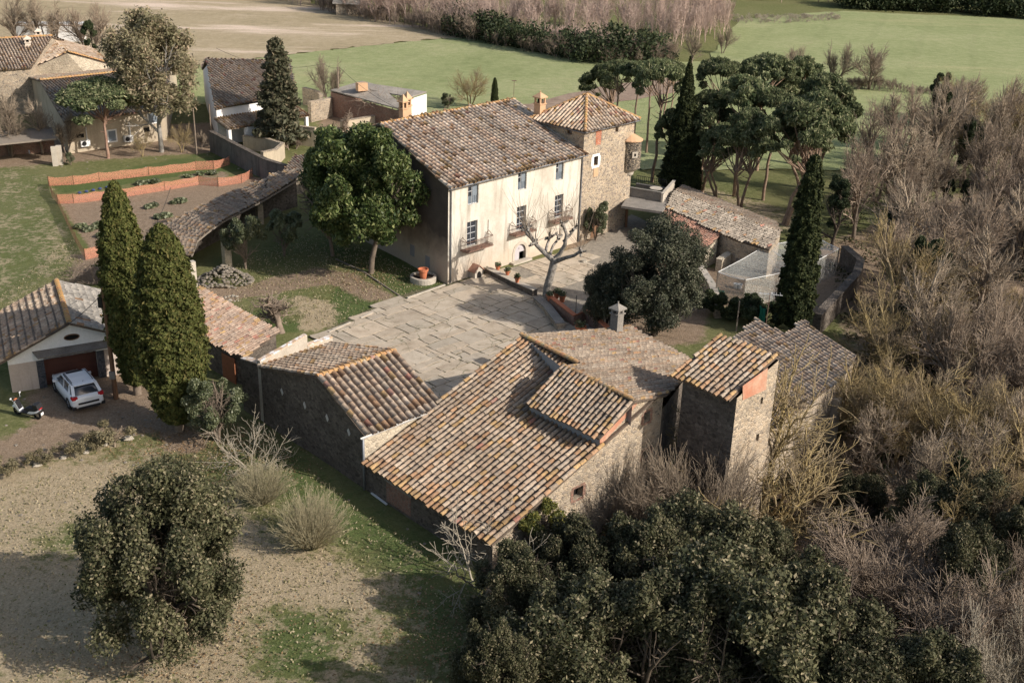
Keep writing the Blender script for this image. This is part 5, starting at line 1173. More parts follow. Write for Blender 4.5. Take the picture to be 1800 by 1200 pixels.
def pine(name, seed, h, R, ncl, n, size=.19, mat=None, bark=None, z0=.62, dome=.35, trunks=1, lean=.05):
    rng = np.random.default_rng(seed); W_ = Wood(seed); pl = Plant(name, 'pine tree', h); cs = []; rs = []
    for i in range(ncl):
        a = rng.uniform(0, 2*pi); q = rng.random()**.5*.88; x, y = R*q*cos(a), R*q*sin(a)
        z = h*(z0+(.93-z0)*(1-dome*q**2.2))-abs(rng.normal(0, .05))*h*(1.6 if rng.random() < .45 else .3); cs.append((x, y, z)); rs.append(R*rng.uniform(.10, .20))
    cs = np.array(cs); rs = np.array(rs)
    for k in range(trunks):
        dx = rng.normal(0, lean, 2); pts = [np.array([k*.4, 0, -.2])]
        for j in range(1, 7): pts.append(np.array([k*.4+dx[0]*h*(j/6)**1.5+rng.normal(0, .06), dx[1]*h*(j/6)**1.5+rng.normal(0, .06), h*z0*1.06*j/6]))
        W_.lines.setdefault((0, 7), []).append((np.array(pts), np.linspace(h*.019, h*.011, 7))); top = pts[-1]
        for i in range(0, ncl, 4):
            c = cs[i]; m1 = top+(c-top)*.5+np.array([0, 0, -.08*h*rng.random()]); s_ = pts[-1]+(pts[-2]-pts[-1])*rng.random()*.8
            W_.lines.setdefault((1, 3), []).append((np.array([s_, m1, c]), np.array([h*.0075, h*.005, .02])))
        for i in range(4):
            z = h*rng.uniform(.3, z0); a = rng.uniform(0, 2*pi); s_ = np.array([np.interp(z, [p[2] for p in pts], [p[0] for p in pts]), np.interp(z, [p[2] for p in pts], [p[1] for p in pts]), z]); L = rng.uniform(.4, 1.3)
            W_.lines.setdefault((2, 3), []).append((np.array([s_, s_+np.array([cos(a), sin(a), .2])*L*.5, s_+np.array([cos(a), sin(a), .35])*L]), np.array([.045, .03, .012])))
    V, Qd = W_.mesh(); pl.part('trunk', V, Qd, bark or M['bark_pine'], smooth=True)
    V, Qd, col = clumps(cs, rs, n, size, seed+3, (1, 1, .55), 2.6, .3, .6, .5); pl.part('crown', V, Qd, mat or M['pine'], col); return pl

# ------------------------------------------------------------------ trees near the camera
oakA = leafy('holm_oak', 'oak tree', 101, 8.5, 3.35, M['oak'], M['bark_dark'], 130000, .082, 460, z0=-.02, multi=2, inner=.55, low=.0, shell=.5, sq=(1, 1, 1.2))
oakB = leafy('holm_oak', 'oak tree', 102, 8.5, 3.6, M['oak'], M['bark_dark'], 72000, .098, 300, z0=.1, multi=3, inner=.45, sq=(1, 1, 1.2), shell=.5)
oakC = leafy('holm_oak', 'oak tree', 103, 8.5, 3.2, M['oak'], M['bark_dark'], 76000, .095, 280, z0=.08, multi=3, inner=.4, sq=(1, 1, 1.3), shell=.5)
oakA.at(297, 1150, 800, 'large round dark holm oak standing alone on the dry foreground lawn', rot=1.1, wd=.98)
cypA = cypress('cypress_tree', 111, 13, 1.85, M['cypress'], 90000, .115)
cypB = cypress('cypress_tree', 112, 14, 1.6, M['cypress'], 80000, .115, wav=.18)
cypA.at(316, 757, 390, 'bright broad cypress, the nearer of the pair by the utility pole', rot=.4, wd=1.0)
cypB.at(242, 692, 314, 'tall slimmer cypress behind the broad one, next to the utility pole', rot=2., wd=.84)
cypD = cypress('cypress_tree', 113, 14, 1.35, M['cypress_dk'], 60000, .12, prof=lambda t: np.clip(np.minimum((t/.1)**.5, 1), 0, 1)*(1-t)**.36, wav=.25)
cypE = cypress('cypress_tree', 114, 14, 1.9, M['cypress_dk'], 60000, .13, prof=lambda t: np.clip((t/.04)**.4, 0, 1)*(1-t)**.85, wav=.18)
cypD.at(1391, 588, 268, 'dark column cypress standing before the netted vegetable yard', rot=.2, wd=.95)
cypE.at(1192, 344, 98, 'tall dark pointed cypress beside the terrace at the tower', rot=.5, wd=1.0)
cypE.at(1213, 348, 190, 'shorter dark cypress merging with the tall one beside the terrace', rot=2.5, wd=.8)
cypD.at(869, 192, 136, 'small far cypress behind the farmhouse ridge', rot=1.5, wd=1.2)
mag = leafy('magnolia_tree', 'magnolia', 121, 9, 3.7, M['magnolia'], M['bark'], 80000, .13, 420, z0=.10, inner=.3, aspect=1.9, sq=(1, 1, .9), low=.0, tr=.022)
mag.at(652, 480, 220, 'glossy green magnolia tree in front of the dark side wall of the farmhouse', rot=.3, wd=.92)
mag.at(585, 450, 225, 'glossy evergreen tree overlapping the magnolia on its left', rot=2.9, wd=.72)
loq = leafy('loquat_tree', 'fruit tree', 122, 4.4, 2.3, M['viburnum'], M['bark'], 14000, .14, 60, z0=.35, multi=2, inner=.4, aspect=2.2)
loq.at(432, 472, 384, 'small evergreen fruit tree before the open arcade pillars', rot=.5, wd=.9)
loq.at(500, 450, 372, 'dim evergreen bush in the shade of the arcade, right of the small fruit tree', rot=2.5, wd=.9)
vib = leafy('viburnum_bush', 'bush', 123, 5.5, 2.1, M['viburnum'], M['bark'], 34000, .085, 150, z0=.04, multi=3, inner=.5)
vib.at(385, 775, 640, 'leafy grey-green bush between the broad cypress and the barn gable', rot=.3, wd=.98)
vib.at(1046, 424, 342, 'leafy climbing shrub at the foot of the stone tower', rot=2.2, wd=.72)
oli = leafy('olive_tree', 'olive tree', 124, 8.5, 3.7, M['olive_leaf'], M['bark_dark'], 110000, .09, 460, z0=-.02, multi=2, inner=.35, sq=(1, 1, .9))
oli.at(1150, 590, 384, 'big grey-green evergreen tree over the sunken garden beside the court', rot=.8, wd=1.0)
oli.at(1062, 580, 462, 'lower dark evergreen at the left of the big grey-green one, above the brick planter', rot=3.1, wd=.78)
# oaks of the wood at the lower right
H_ = [(900, 1130, 930, 1.0, oakC, 'dark holm oak nearest the lawn, under the bare fig'), (1010, 1110, 895, .95, oakB, 'dark holm oak before the low windows of the outbuilding'),
      (1120, 1120, 868, .95, oakC, 'holm oak below the two small facade windows'), (1235, 1105, 850, 1.0, oakB, 'holm oak at the foot of the narrow tower'),
      (1000, 1290, 1010, 1.0, oakB, 'holm oak at the bottom edge left of centre of the wood'), (1130, 1300, 985, 1.0, oakC, 'sunlit holm oak at the bottom edge below the narrow tower'),
      (1265, 1300, 960, 1.05, oakB, 'large holm oak in the middle of the lower wood'), (1390, 1270, 955, .95, oakC, 'holm oak left of the mauve bare tree'),
      (1330, 1110, 900, .8, oakC, 'small holm oak by the lichened bare tree at the narrow tower'), (1480, 1330, 1060, 1.0, oakB, 'holm oak below the mauve bare tree'),
      (1600, 1350, 1080, 1.0, oakC, 'holm oak at the bottom edge beside the pale bare branches'), (1500, 950, 820, .8, oakB, 'small grey-green oak behind the mauve bare tree'),
      (1600, 990, 815, .85, oakC, 'grey-green oak at the foot of the yellow lichened trees'), (1690, 1000, 812, .9, oakB, 'wide grey-green oak near the right edge'),
      (1780, 1060, 850, .9, oakC, 'grey-green oak cut by the right edge of the picture'), (1660, 1130, 900, .75, oakB, 'low oak between the mauve bare tree and the right edge'), (860, 1290, 1080, .8, oakC, 'small dark holm oak at the bottom edge of the lawn'), (760, 1480, 1225, 1.0, oakB, 'holm oak just below the bottom edge of the lawn, right'), (560, 1530, 1260, 1.0, oakC, 'holm oak just below the bottom edge of the lawn, left')]
for bx, by, ty, wd, pr, lb in H_: pr.at(bx, by, ty+(12 if by < 1140 and bx < 1300 else -2), lb, wd=wd*1.04, group='holm oaks of the lower wood')
ygb = leafy('evergreen_shrub', 'bush', 125, 4.5, 1.9, M['yellowgreen'], M['bark'], 24000, .085, 110, z0=.05, multi=3, inner=.4)
ygb.at(955, 985, 858, 'yellow-green bush growing against the corner of the big tiled roof', rot=.4, wd=1.0)
# ------------------------------------------------------------------ bare trees
def fan_bush(seed, n=120, h=3.0):
    W_ = Wood(seed); pl = Plant('bare_bush', 'bush', h); r = W_.r
    for i in range(n):
        a = i*2.4; an = 1.12*sqrt((i+.5)/n); L = h*.62*(1.0-.10*an)*r.uniform(.9, 1.08); d = np.array([sin(an)*cos(a), sin(an)*sin(a), cos(an)])
        pts, de = W_.branch((.10*cos(a), .10*sin(a), -.1), d, L, .032 if i % 6 == 0 else .018, .009, 0 if i % 6 == 0 else 1, .05, .02, 5)
        for k in range(5):
            q = pts[2+k % 3]; d2 = unit(de+W_.rv(.22)+np.array([0, 0, .05])); p2, e2 = W_.branch(q, d2, h*r.uniform(.28, .42), .009, .005, 2, .07, .03, 4)
            for m_ in range(2): W_.branch(p2[2], unit(e2+W_.rv(.25)), h*r.uniform(.10, .18), .006, .004, 3, .08, .0, 3)
    V, Qd = W_.mesh(0, 0); V2, Q2 = W_.mesh(1, 9); sc = h/V2[:, 2].max(); pl.part('trunk', V*sc, Qd, M['twig_green'], smooth=True); pl.part('branches', V2*sc, Q2, M['twig_green']); return pl
bushT = fan_bush(131); bushU = fan_bush(132, 150)
bushT.at(462, 883, 797, 'round leafless bush on the lawn, the farther of two', rot=.6, wd=.78, group='round leafless bushes on the lawn')
bushU.at(549, 960, 853, 'round leafless bush on the lawn, the nearer of two', rot=2.6, wd=.70, group='round leafless bushes on the lawn')
fig = bare('fig_tree', 'fig tree', 133, 3.6, M['twig_white'], kids=(4, 3, 3), lmax=3, ratio=.72, ang=.85, trop=.06, L0=.34, r0=.022, multi=5, spread=1.1, rmin=.014, wob=.16, start=.35)
fig.at(445, 822, 722, 'sprawling leafless fig with whitish branches below the barn gable', rot=.4, wd=.82)
fig.at(842, 1020, 885, 'whitish leafless fig at the low corner of the big tiled roof', rot=1.4, wd=.9)
old = bare('old_fruit_tree', 'fruit tree', 134, 3.4, M['twig_dk'], kids=(5, 5, 4, 3), lmax=4, ratio=.66, ang=1.0, trop=.03, L0=.36, r0=.05, wob=.22, rmin=.009, start=.5)
old.at(496, 585, 500, 'gnarled leafless fruit tree on the inner garden lawn', rot=2.9, wd=1.5)
bG = [bare('bare_tree', 'tree', 140+i, 10, M[m], kids=k, lmax=4, ratio=.63, ang=a*.92, trop=.11, L0=.34, r0=.019, multi=mu, spread=.35, rmin=.011, wob=.13, twig=M[t]) for i, (m, t, k, a, mu) in enumerate((
    ('bark', 'twig_grey', (6, 6, 5, 4), .55, 1), ('bark', 'twig_grey', (5, 6, 5, 4), .62, 2), ('bark', 'twig_mauve', (6, 6, 6, 4), .5, 2), ('twig_lichen', 'twig_lichen', (5, 5, 4, 4), .68, 3), ('twig_lichen', 'twig_lichen', (5, 5, 5, 4), .6, 2)))]
lich = bare('lichened_tree', 'tree', 151, 10, M['twig_lichen'], kids=(5, 5, 4, 3), lmax=4, ratio=.66, ang=.6, trop=.09, L0=.40, r0=.026, multi=3, spread=.38, rmin=.020, wob=.16, start=.25)
lich.at(1330, 935, 640, 'open leafless tree with yellow lichen in front of the narrow tower', rot=4.6, wd=1.25)
mauv = bare('mauve_bare_tree', 'tree', 152, 8, M['twig_mauve'], kids=(6, 6, 6, 5), lmax=4, ratio=.62, ang=.50, trop=.13, L0=.36, r0=.022, multi=5, spread=.6, rmin=.008, wob=.10)
mauv.at(1590, 1150, 885, 'broad mauve-grey leafless tree among the oaks of the lower wood', rot=.7, wd=1.5)
mauv.at(1750, 1180, 960, 'smaller mauve leafless tree right of the broad mauve one', rot=2.7, wd=1.15)
bright = bare('pale_bare_tree', 'tree', 153, 8, M['twig_white'], kids=(6, 5, 4, 3), lmax=4, ratio=.62, ang=.45, trop=.13, L0=.36, r0=.017, multi=5, spread=.5, rmin=.010, wob=.08)
bright.at(1770, 1330, 1035, 'pale leafless tree in the bottom right corner', rot=.3, wd=1.1)
fr = bare('bare_bush', 'bush', 154, 6, M['twig_grey'], kids=(6, 6, 5), lmax=3, ratio=.66, ang=.42, trop=.10, L0=.42, r0=.010, multi=10, spread=.45, rmin=.011, wob=.10)
fr.at(1212, 985, 752, 'dense leafless shrub between the outbuilding facade and the narrow tower', rot=1.2, wd=1.0)
fr.at(1120, 985, 790, 'thin leafless shrub against the outbuilding facade', rot=2.2, wd=.8)
# named standing trees of the right-hand wood
W_ = [(1540, 810, 610, 3, .95, 'yellow lichened leafless tree right of the mossy shed'), (1600, 812, 600, 4, 1.0, 'yellow lichened leafless tree, second right of the mossy shed'), (1655, 830, 632, 3, 1.1, 'yellow lichened leafless tree left of the right-edge pair'),
      (1735, 850, 640, 4, 1.1, 'yellow lichened leafless tree, one of the right-edge pair, left'), (1800, 860, 650, 3, 1.1, 'yellow lichened leafless tree, one of the right-edge pair, right'),
      (1420, 900, 790, 4, .7, 'low lichened leafless tree in front of the mossy shed wall'), (1575, 690, 470, 3, 1.1, 'large pale leafless tree behind the mossy shed'),
      (1560, 400, 190, 0, .9, 'tall grey leafless tree at the wood edge near the field'), (1630, 330, 118, 0, .75, 'tallest pale leafless tree against the far field'), (1500, 420, 232, 2, .9, 'mauve leafless tree left in the upper wood'),
      (1700, 330, 140, 1, .8, 'leafless tree at the top right between ivy-clad trunks'), (1770, 320, 120, 2, .8, 'leafless tree at the right edge by the far field')]
for bx, by, ty, k, wd, lb in W_: bG[k].at(bx, by, ty, lb, wd=wd)
ivyT = leafy('ivy_clad_tree', 'tree', 161, 9, 1.5, M['ivy'], M['bark_dark'], 22000, .16, 110, z0=.03, inner=.3, sq=(1, 1, 1.3), tr=.02)
for bx, by, ty, wd, lb in ((1463, 440, 285, 1.1, 'dark ivy-clad tree behind the column cypress'), (1560, 470, 330, .7, 'ivy-clad trunk in the middle of the upper wood'), (1688, 330, 185, 1.0, 'dark ivy-clad tree near the top right field edge'),
                           (1640, 300, 120, .6, 'yellowish ivy-clad tree at the wood top'), (1785, 380, 245, 1.0, 'dark ivy-clad tree at the right edge'), (1600, 350, 240, .8, 'ivy-clad tree left of the tallest pale one'), (1545, 850, 770, .4, 'ivy-covered trunk below the lichened trees'), (1640, 215, 108, .9, 'dark round evergreen at the field corner')):
    ivyT.at(bx, by, ty, lb, wd=wd)
# the mass of the wood: individuals, alike
rw = random.Random(77); spots = []; woodpoly = [tuple(G(*q)[:2]) for q in ((1440, 420), (1500, 330), (1600, 240), (1720, 190), (1900, 190), (2050, 500), (2050, 1000), (1800, 1120), (1500, 900), (1460, 780), (1500, 640), (1480, 520))]
tries = 0
while len(spots) < 66 and tries < 6000:
    tries += 1; px, py = rw.uniform(1430, 1960), rw.uniform(200, 1000); q = G(px, py)
    if not inpoly(np.array([q[0]]), np.array([q[1]]), woodpoly)[0] or rw.random() > (.35+.65*(q[1] < 100)): continue
    if px < 1560 and 380 < py < 760: continue
    if any((q[0]-a)**2+(q[1]-b)**2 < 2.6**2 for a, b in spots): continue
    spots.append((q[0], q[1]))
def zone_of(x, y):
    v = np.array([x, y, float(gz(x, y))])-CP; w = v@FW; px, py = 900+F*(v@XA)/w, 600-F*(v@UA)/w
    if py < 330: return 'at the far end of the right-hand wood' if px < 1700 else 'far back in the wood by the right edge'
    if py < 480: return 'in the upper middle of the right-hand wood' if px < 1700 else 'by the right edge, upper part of the wood'
    if py < 660: return 'behind the mossy shed, middle of the wood' if px < 1680 else 'by the right edge, middle of the wood'
    if py < 800: return 'below the mossy shed in the wood' if px < 1680 else 'by the right edge, lower part of the wood'
    return 'low in the wood among the oaks'
for i, (x, y) in enumerate(spots):
    k = rw.choice([0, 0, 1, 1, 2, 2, 3, 4]) if y > 62 else rw.choice([3, 4, 3, 4, 1, 0]); hgt = rw.uniform(6.0, 10.0) if y > 62 else rw.uniform(5.0, 7.8)
    lb = ['leafless tree in the thick of the right-hand wood', 'yellow lichened leafless tree in the thick of the right-hand wood'][k > 2]
    lb = lb.replace('in the thick of the right-hand wood', zone_of(x, y))
    bG[k].put((x, y, float(gz(x, y))-.1), hgt, lb, rot=rw.uniform(0, 6.28), wd=rw.uniform(.8, 1.2), group='leafless trees massed in the right-hand wood')
for i in range(44):
    x, y = rw.choice(spots); x += rw.uniform(-2, 2); y += rw.uniform(-2, 2)
    v_ = np.array([x, y, 0.])-CP; px_, py_ = 900+F*(v_@XA)/(v_@FW), 600-F*(v_@UA)/(v_@FW)
    if px_ < 1570 and 380 < py_ < 860: continue
    ivyT.put((x, y, float(gz(x, y))-.1), rw.uniform(3.5, 7.5), 'ivy-clad evergreen '+zone_of(x, y), wd=rw.uniform(.7, 1.1), group='ivy-clad evergreens massed in the right-hand wood')
# ------------------------------------------------------------------ umbrella pines behind the tower
pA_ = pine('umbrella_pine', 171, 11, 3.2, 46, 21000); pB_ = pine('umbrella_pine', 172, 11, 2.8, 40, 19000, lean=.10); pC_ = pine('umbrella_pine', 173, 11, 3.6, 70, 22000, z0=.42, dome=.6, trunks=2, lean=.12)
PN = [(1052, 232, 107, .95, pC_, 'low leaning umbrella pine with its crown left of the tower roof'), (1082, 255, 98, .8, pA_, 'umbrella pine directly behind the tower roof'), (1112, 262, 96, .75, pB_, 'umbrella pine above the right corner of the tower'),
      (1146, 320, 95, .72, pA_, 'tall umbrella pine nearest the tower turret'), (1136, 270, 93, .7, pB_, 'slender umbrella pine close behind the tall one by the turret'), (1163, 240, 97, .8, pA_, 'umbrella pine left of the tall dark cypress'), (1178, 225, 100, .7, pB_, 'far slender umbrella pine touching the tall dark cypress'),
      (1170, 322, 184, .6, pC_, 'small young pine between the turret and the dark cypress'),
      (1250, 300, 92, 0.74, pA_, 'umbrella pine just right of the tall dark cypress'), (1330, 300, 84, 0.82, pA_, 'largest umbrella pine crown right of the dark cypress'), (1390, 290, 90, 0.82, pC_, 'broad pine at the back right of the pine grove'),
      (1290, 345, 120, 0.82, pB_, 'pine in the middle of the grove with pale broken branches'), (1300, 378, 180, 0.82, pC_, 'front pine of the grove behind the long low roof'), (1341, 352, 145, 0.78, pA_, 'tall pine in the centre of the grove'),
      (1375, 395, 165, 0.9, pC_, 'broad pine left of the column cypress'), (1420, 380, 150, 0.82, pC_, 'feathery pine at the right edge of the grove'), (1230, 340, 150, .8, pC_, 'pine partly behind the tall dark cypress'), (1262, 360, 210, .9, pC_, 'lower pine at the front left of the grove'), (1430, 330, 118, .9, pC_, 'pine at the far right of the grove against the field')]
for bx, by, ty, wd, pr, lb in PN: pr.at(bx, by, ty, lb, wd=wd, group='pines of the grove behind the tower')
# ------------------------------------------------------------------ trees round the old farmyard, upper left
stone_p = pine('stone_pine', 174, 9, 4.0, 90, 46000, z0=.44, dome=.5, bark=M['bark_pine_red'], lean=.02)
stone_p.at(190, 278, 132, 'green round-topped pine with reddish forked trunk before the farm building', rot=.5, wd=1.15)
euc = leafy('gum_tree', 'gum tree', 179, 14, 4.8, M['euca'], M['bark_pale'], 26000, .16, 420, z0=.2, inner=.3, aspect=2.2, shell=.9, sq=(1, 1, 1), tr=.017)
euc.at(284, 268, 10, 'large brownish-green gum tree with pale trunk in the farmyard', rot=.4, wd=1.05)
rngc = np.random.default_rng(176); con = Plant('fir_tree', 'fir tree', 12); cs = []; rs = []
for i in range(70):
    t = (i+.5)/70; a = i*2.4; rr = 2.3*(1-t)**.75*rngc.uniform(.45, 1.05); cs.append((rr*cos(a), rr*sin(a), 12*(.12+.86*t))); rs.append(.55+.35*(1-t))
Wc = Wood(176); Wc.branch((0, 0, -.2), (0, 0, 1), 11.5, .22, .04, 0, .01, 0, 5)
for c, r in zip(cs, rs): Wc.lines.setdefault((1, 3), []).append((np.array([(0, 0, c[2]+.2), (c[0]*.5, c[1]*.5, c[2]+.1), c]), np.array([.05, .035, .015])))
V, Qd = Wc.mesh(); con.part('trunk', V, Qd, M['bark_dark'], smooth=True); V, Qd, col = clumps(cs, rs, 15000, .26, 177, (1, 1, .45), 2.2, .3, .5, .3); con.part('crown', V, Qd, M['conifer'], col)
con.at(494, 262, 66, 'ragged dark fir standing over the walled yard', rot=.4, wd=1.0)
for bx, by, ty, k, wd, lb in ((30, 90, -20, 0, 1.0, 'leafless tree in the top left corner'), (92, 92, -15, 1, 1.1, 'leafless tree left of the ivy-clad dead trunk'), (160, 105, 2, 2, 1.2, 'grey leafless tree behind the white trailer'),
                              (20, 275, 150, 1, 1.0, 'leafless tree before the low sheds at the left edge'), (75, 270, 160, 0, .9, 'leafless tree between the low sheds and the round pine'), (118, 275, 190, 1, .8, 'leafless tree close left of the round pine trunk'),
                              (250, 275, 225, 3, .8, 'small leafless shrub left of the gum tree'), (320, 268, 212, 3, 1., 'small leafless shrub right of the gum tree'), (355, 262, 225, 0, .9, 'small leafless shrub beside the yard wall corner'),
                              (583, 190, 92, 1, .8, 'rounded leafless tree between the two far utility poles'), (826, 188, 112, 3, 1.2, 'spreading leafless tree in the field behind the farmhouse'),
                              (1215, 120, 40, 0, .9, 'leafless tree in the far hedge above the dark cypress'), (1270, 95, 45, 1, 1., 'leafless tree in the far hedge, right of the dark cypress top'), (1465, 155, 68, 1, .9, 'round leafless tree in the field hedge, left one of the pair'), (1527, 158, 70, 1, 1.2, 'round leafless tree in the field hedge, right one of the pair'),
                              (1390, 155, 75, 2, .9, 'faint leafless tree in the field hedge behind the pines')):
    bG[k].at(bx, by, ty, lb, wd=wd)
ivyT.at(165, 110, 20, 'ivy-covered dead tree with a white stub behind the white trailer', wd=1.0)
vib.at(788, 192, 158, 'round dark bush behind the farmhouse, left of the far cypress', wd=1.0, rot=.2)
vib.at(125, 290, 262, 'low grey bush at the foot of the round pine', wd=.9, rot=1.2)
for i in range(14):                                            # pollarded vines and roses by the walls
    pass
# pollarded plane tree
pb = P(960, 524); pt_ = thing('plane_tree', 'mottled grey pollarded plane tree standing at the edge of the court', 'plane tree', pb); Wp = Wood(181)
def pp_(px, py, dy=0.): q = PV(pb+np.array([0, dy, 0]), 0, px, py); return q
def limb(pts, r): Wp.lines.setdefault((0, len(pts)), []).append((np.array([pp_(*p) for p in pts]), np.array(r)*.82))
limb([(961, 527), (962, 505), (969, 480), (974, 462), (973, 452)], [.42, .36, .34, .36, .32])
limb([(973, 458), (958, 445), (944, 432), (935, 420), (928, 402)], [.27, .22, .18, .15, .13]); limb([(973, 458), (984, 446, 0), (993, 430, -.5), (996, 412, -.5), (990, 395, -.6)], [.26, .2, .17, .15, .13])
limb([(975, 460), (995, 453, -.8), (1010, 449, -1.2), (1022, 440, -1.4)], [.22, .17, .14, .12]); limb([(935, 420), (926, 412, .6), (922, 400, .8)], [.13, .11, .1]); limb([(990, 425, -.4), (1003, 412, -.2), (1010, 402, 0)], [.14, .11, .1]); limb([(958, 446), (962, 430, .8), (966, 418, 1.)], [.15, .12, .1])
limb([(966, 450), (972, 432, 1.4), (983, 418, 1.8)], [.15, .11, .1])
V, Qd = Wp.mesh(sides=(9,)); raw('trunk', V, Qd, mats=M['bark_plane'], parent=pt_, loc=wloc(pt_), smooth=True)
Wf = Wood(183); heads = [pp_(928, 402), pp_(990, 395, -.6), pp_(1022, 440, -1.4), pp_(922, 400, .8), pp_(1010, 402), pp_(966, 418, 1.), pp_(983, 418, 1.8), pp_(940, 426)]
for ki, hh in enumerate(heads):
    Wk = Wood(190+ki)
    for k in range(7): d = unit(Wk.rv()+np.array([0, 0, .5])); Wk.branch(hh, d, Wk.r.uniform(.25, .55), .10, .07, 0, .25, .1, 4)
    V, Qd = Wk.mesh(sides=(6,)); raw('knuckle', V, Qd, mats=M['bark_plane'], parent=pt_, loc=wloc(pt_), smooth=True)
    for k in range(11): d = unit(Wf.rv(.45)+np.array([0, 0, 1.])); Wf.branch(hh+d*.2, d, Wf.r.uniform(1.4, 3.4), .016, .007, 0, .05, .06, 5)
V, Qd = Wf.mesh(sides=(3,)); raw('shoots', V, Qd, mats=M['twig_grey'], parent=pt_, loc=wloc(pt_))
# ------------------------------------------------------------------ far hedges and copses that read as masses
def mass(name, label, cat, strip, hmin, hmax, n, mats, seed, kind='twig', depth=6., size=.5, wide=1.):
    """ground strip (pixel points on its near foot) filled with upright twigs or leaf clumps"""
    rng = np.random.default_rng(seed); pts = [P(*q) for q in strip]; L = [0.]
    for i in range(len(pts)-1): L.append(L[-1]+float(np.linalg.norm(pts[i+1]-pts[i])))
    s = rng.random(n)*L[-1]; X = np.interp(s, L, [p[0] for p in pts]); Y = np.interp(s, L, [p[1] for p in pts]); dd = rng.random(n)*depth
    Y = Y+dd; X = X+X/np.maximum(Y, 1)*dd*.2
    hv = vnoise(X, Y, 5., seed); hh = hmin+(hmax-hmin)*hv*rng.uniform(.7, 1.1, n)
    if kind == 'twig':
        prot = []
        for k in range(4):                                # little whole trees, merged into the one mass
            w_ = Wood(seed*7+k); w_.grow((0, 0, 0), (0, 0, 1), .42, .012, 0, 3, [6, 5, 4], .62, .5, .10, .10, .62, .15, .0022); Vp, Qp = w_.mesh(sides=(3, 3, 3, 3)); prot.append((Vp/Vp[:, 2].max(), Qp))
        out = []
        for i in range(n):
            Vp, Qp = prot[rng.integers(4)]; a = rng.uniform(0, 6.28); h_ = hh[i]; wd = h_*wide*rng.uniform(.8, 1.2); c_, s_ = cos(a), sin(a)
            out.append((np.stack([(Vp[:, 0]*c_-Vp[:, 1]*s_)*wd+X[i], (Vp[:, 0]*s_+Vp[:, 1]*c_)*wd+Y[i], Vp[:, 2]*h_-.1], 1), Qp))
        V, Qd = merge(out); o = raw(name, V, Qd, mats=mats)
    else:
        K = n; cs = np.stack([X, Y, hh*rng.uniform(.1, .95, n)], 1); V, Qd, col = clumps(cs, rng.uniform(.5, 1.3, K)*size*2, K*60, .22*size*2, seed, (1, 1, .8), 1.6, .5, .5, .3); o = raw(name, V, Qd, mats=mats, col=col)
    return tag(o, label, cat, kind='stuff')
mass('poplar_copse', 'reddish-grey leafless poplar copse massed beyond the green field', 'copse', [(470, -2), (560, 18), (700, 52), (830, 68), (960, 78), (1100, 86), (1200, 88), (1290, 60)], 6, 9.5, 330, M['twig_red'], 201, depth=26, wide=.8)
mass('far_copse', 'leafless copse closing the view along the top edge', 'copse', [(-60, -12), (200, -18), (480, -14), (900, 0), (1300, 6), (1500, 4), (1860, 22)], 7, 12, 300, M['twig_mauve'], 202, depth=24)
mass('evergreen_hedge', 'dark evergreen hedge with brambles along the far side of the green field', 'hedge', [(790, 64), (850, 76), (900, 88), (960, 100), (1010, 110), (1100, 118), (1190, 118)], 2.0, 5.2, 330, M['ivy'], 203, 'leaf', 9, .75)
mass('bramble_hedge', 'grey-brown leafless hedge at the corner between the dry and the green field', 'hedge', [(560, 20), (640, 36), (720, 50), (800, 68), (880, 84), (960, 101), (1050, 114), (1190, 120)], 1.8, 4.8, 330, M['twig_dk'], 204, depth=7, wide=1.3)
mass('dark_far_hedge', 'dark hedge behind the big green field at the top right', 'hedge', [(1480, 16), (1560, 20), (1650, 24), (1750, 30), (1840, 38)], 2.5, 6.5, 420, M['ivy'], 205, 'leaf', 10, .9)
mass('field_hedge', 'thin leafless hedge dividing the two green fields at the right', 'hedge', [(1440, 158), (1500, 160), (1560, 163), (1620, 168), (1700, 172)], .8, 2.6, 110, M['twig_dk'], 206, depth=3, wide=1.4)
mass('reed_bed', 'pinkish dry reeds in front of the poplar copse', 'reeds', [(930, 84), (980, 92), (1030, 98), (1080, 102), (1130, 104)], 2.6, 4.6, 110, M['twig_red'], 207, depth=8)
mass('brushwood_pile', 'heap of cut brushwood on the edge of the far green field', 'brushwood', [(1290, 42), (1340, 44), (1400, 42), (1480, 36)], .5, 1.5, 160, M['twig_white'], 208, depth=10, wide=2.2)
M['undergrowth'] = leaf_mat('bramble_leaf', (.035, .038, .016), (.10, .095, .045), (.2, .14, .08), .6, .2, .2)
# undergrowth below the wood
rg9 = np.random.default_rng(210); K = 1200; ux = []; 
while len(ux) < K:
    px, py = rg9.uniform(1000, 1950), rg9.uniform(260, 1300); q = G(px, py)
    if inpoly(np.array([q[0]]), np.array([q[1]]), woodpoly)[0] or (py > 930 and px > 900) or (py > 800 and px > 1290): ux.append(q+np.array([0, 0, rg9.uniform(-.1, .35)]))
V, Qd, col = clumps(ux, rg9.uniform(.3, .9, K), 60000, .15, 211, (1, 1, .7), 1.6, .4, .6, .5)
tag(raw('undergrowth', V, Qd, mats=M['undergrowth'], col=col), 'brambles and ground ivy spreading under the right-hand wood', 'undergrowth', kind='stuff')

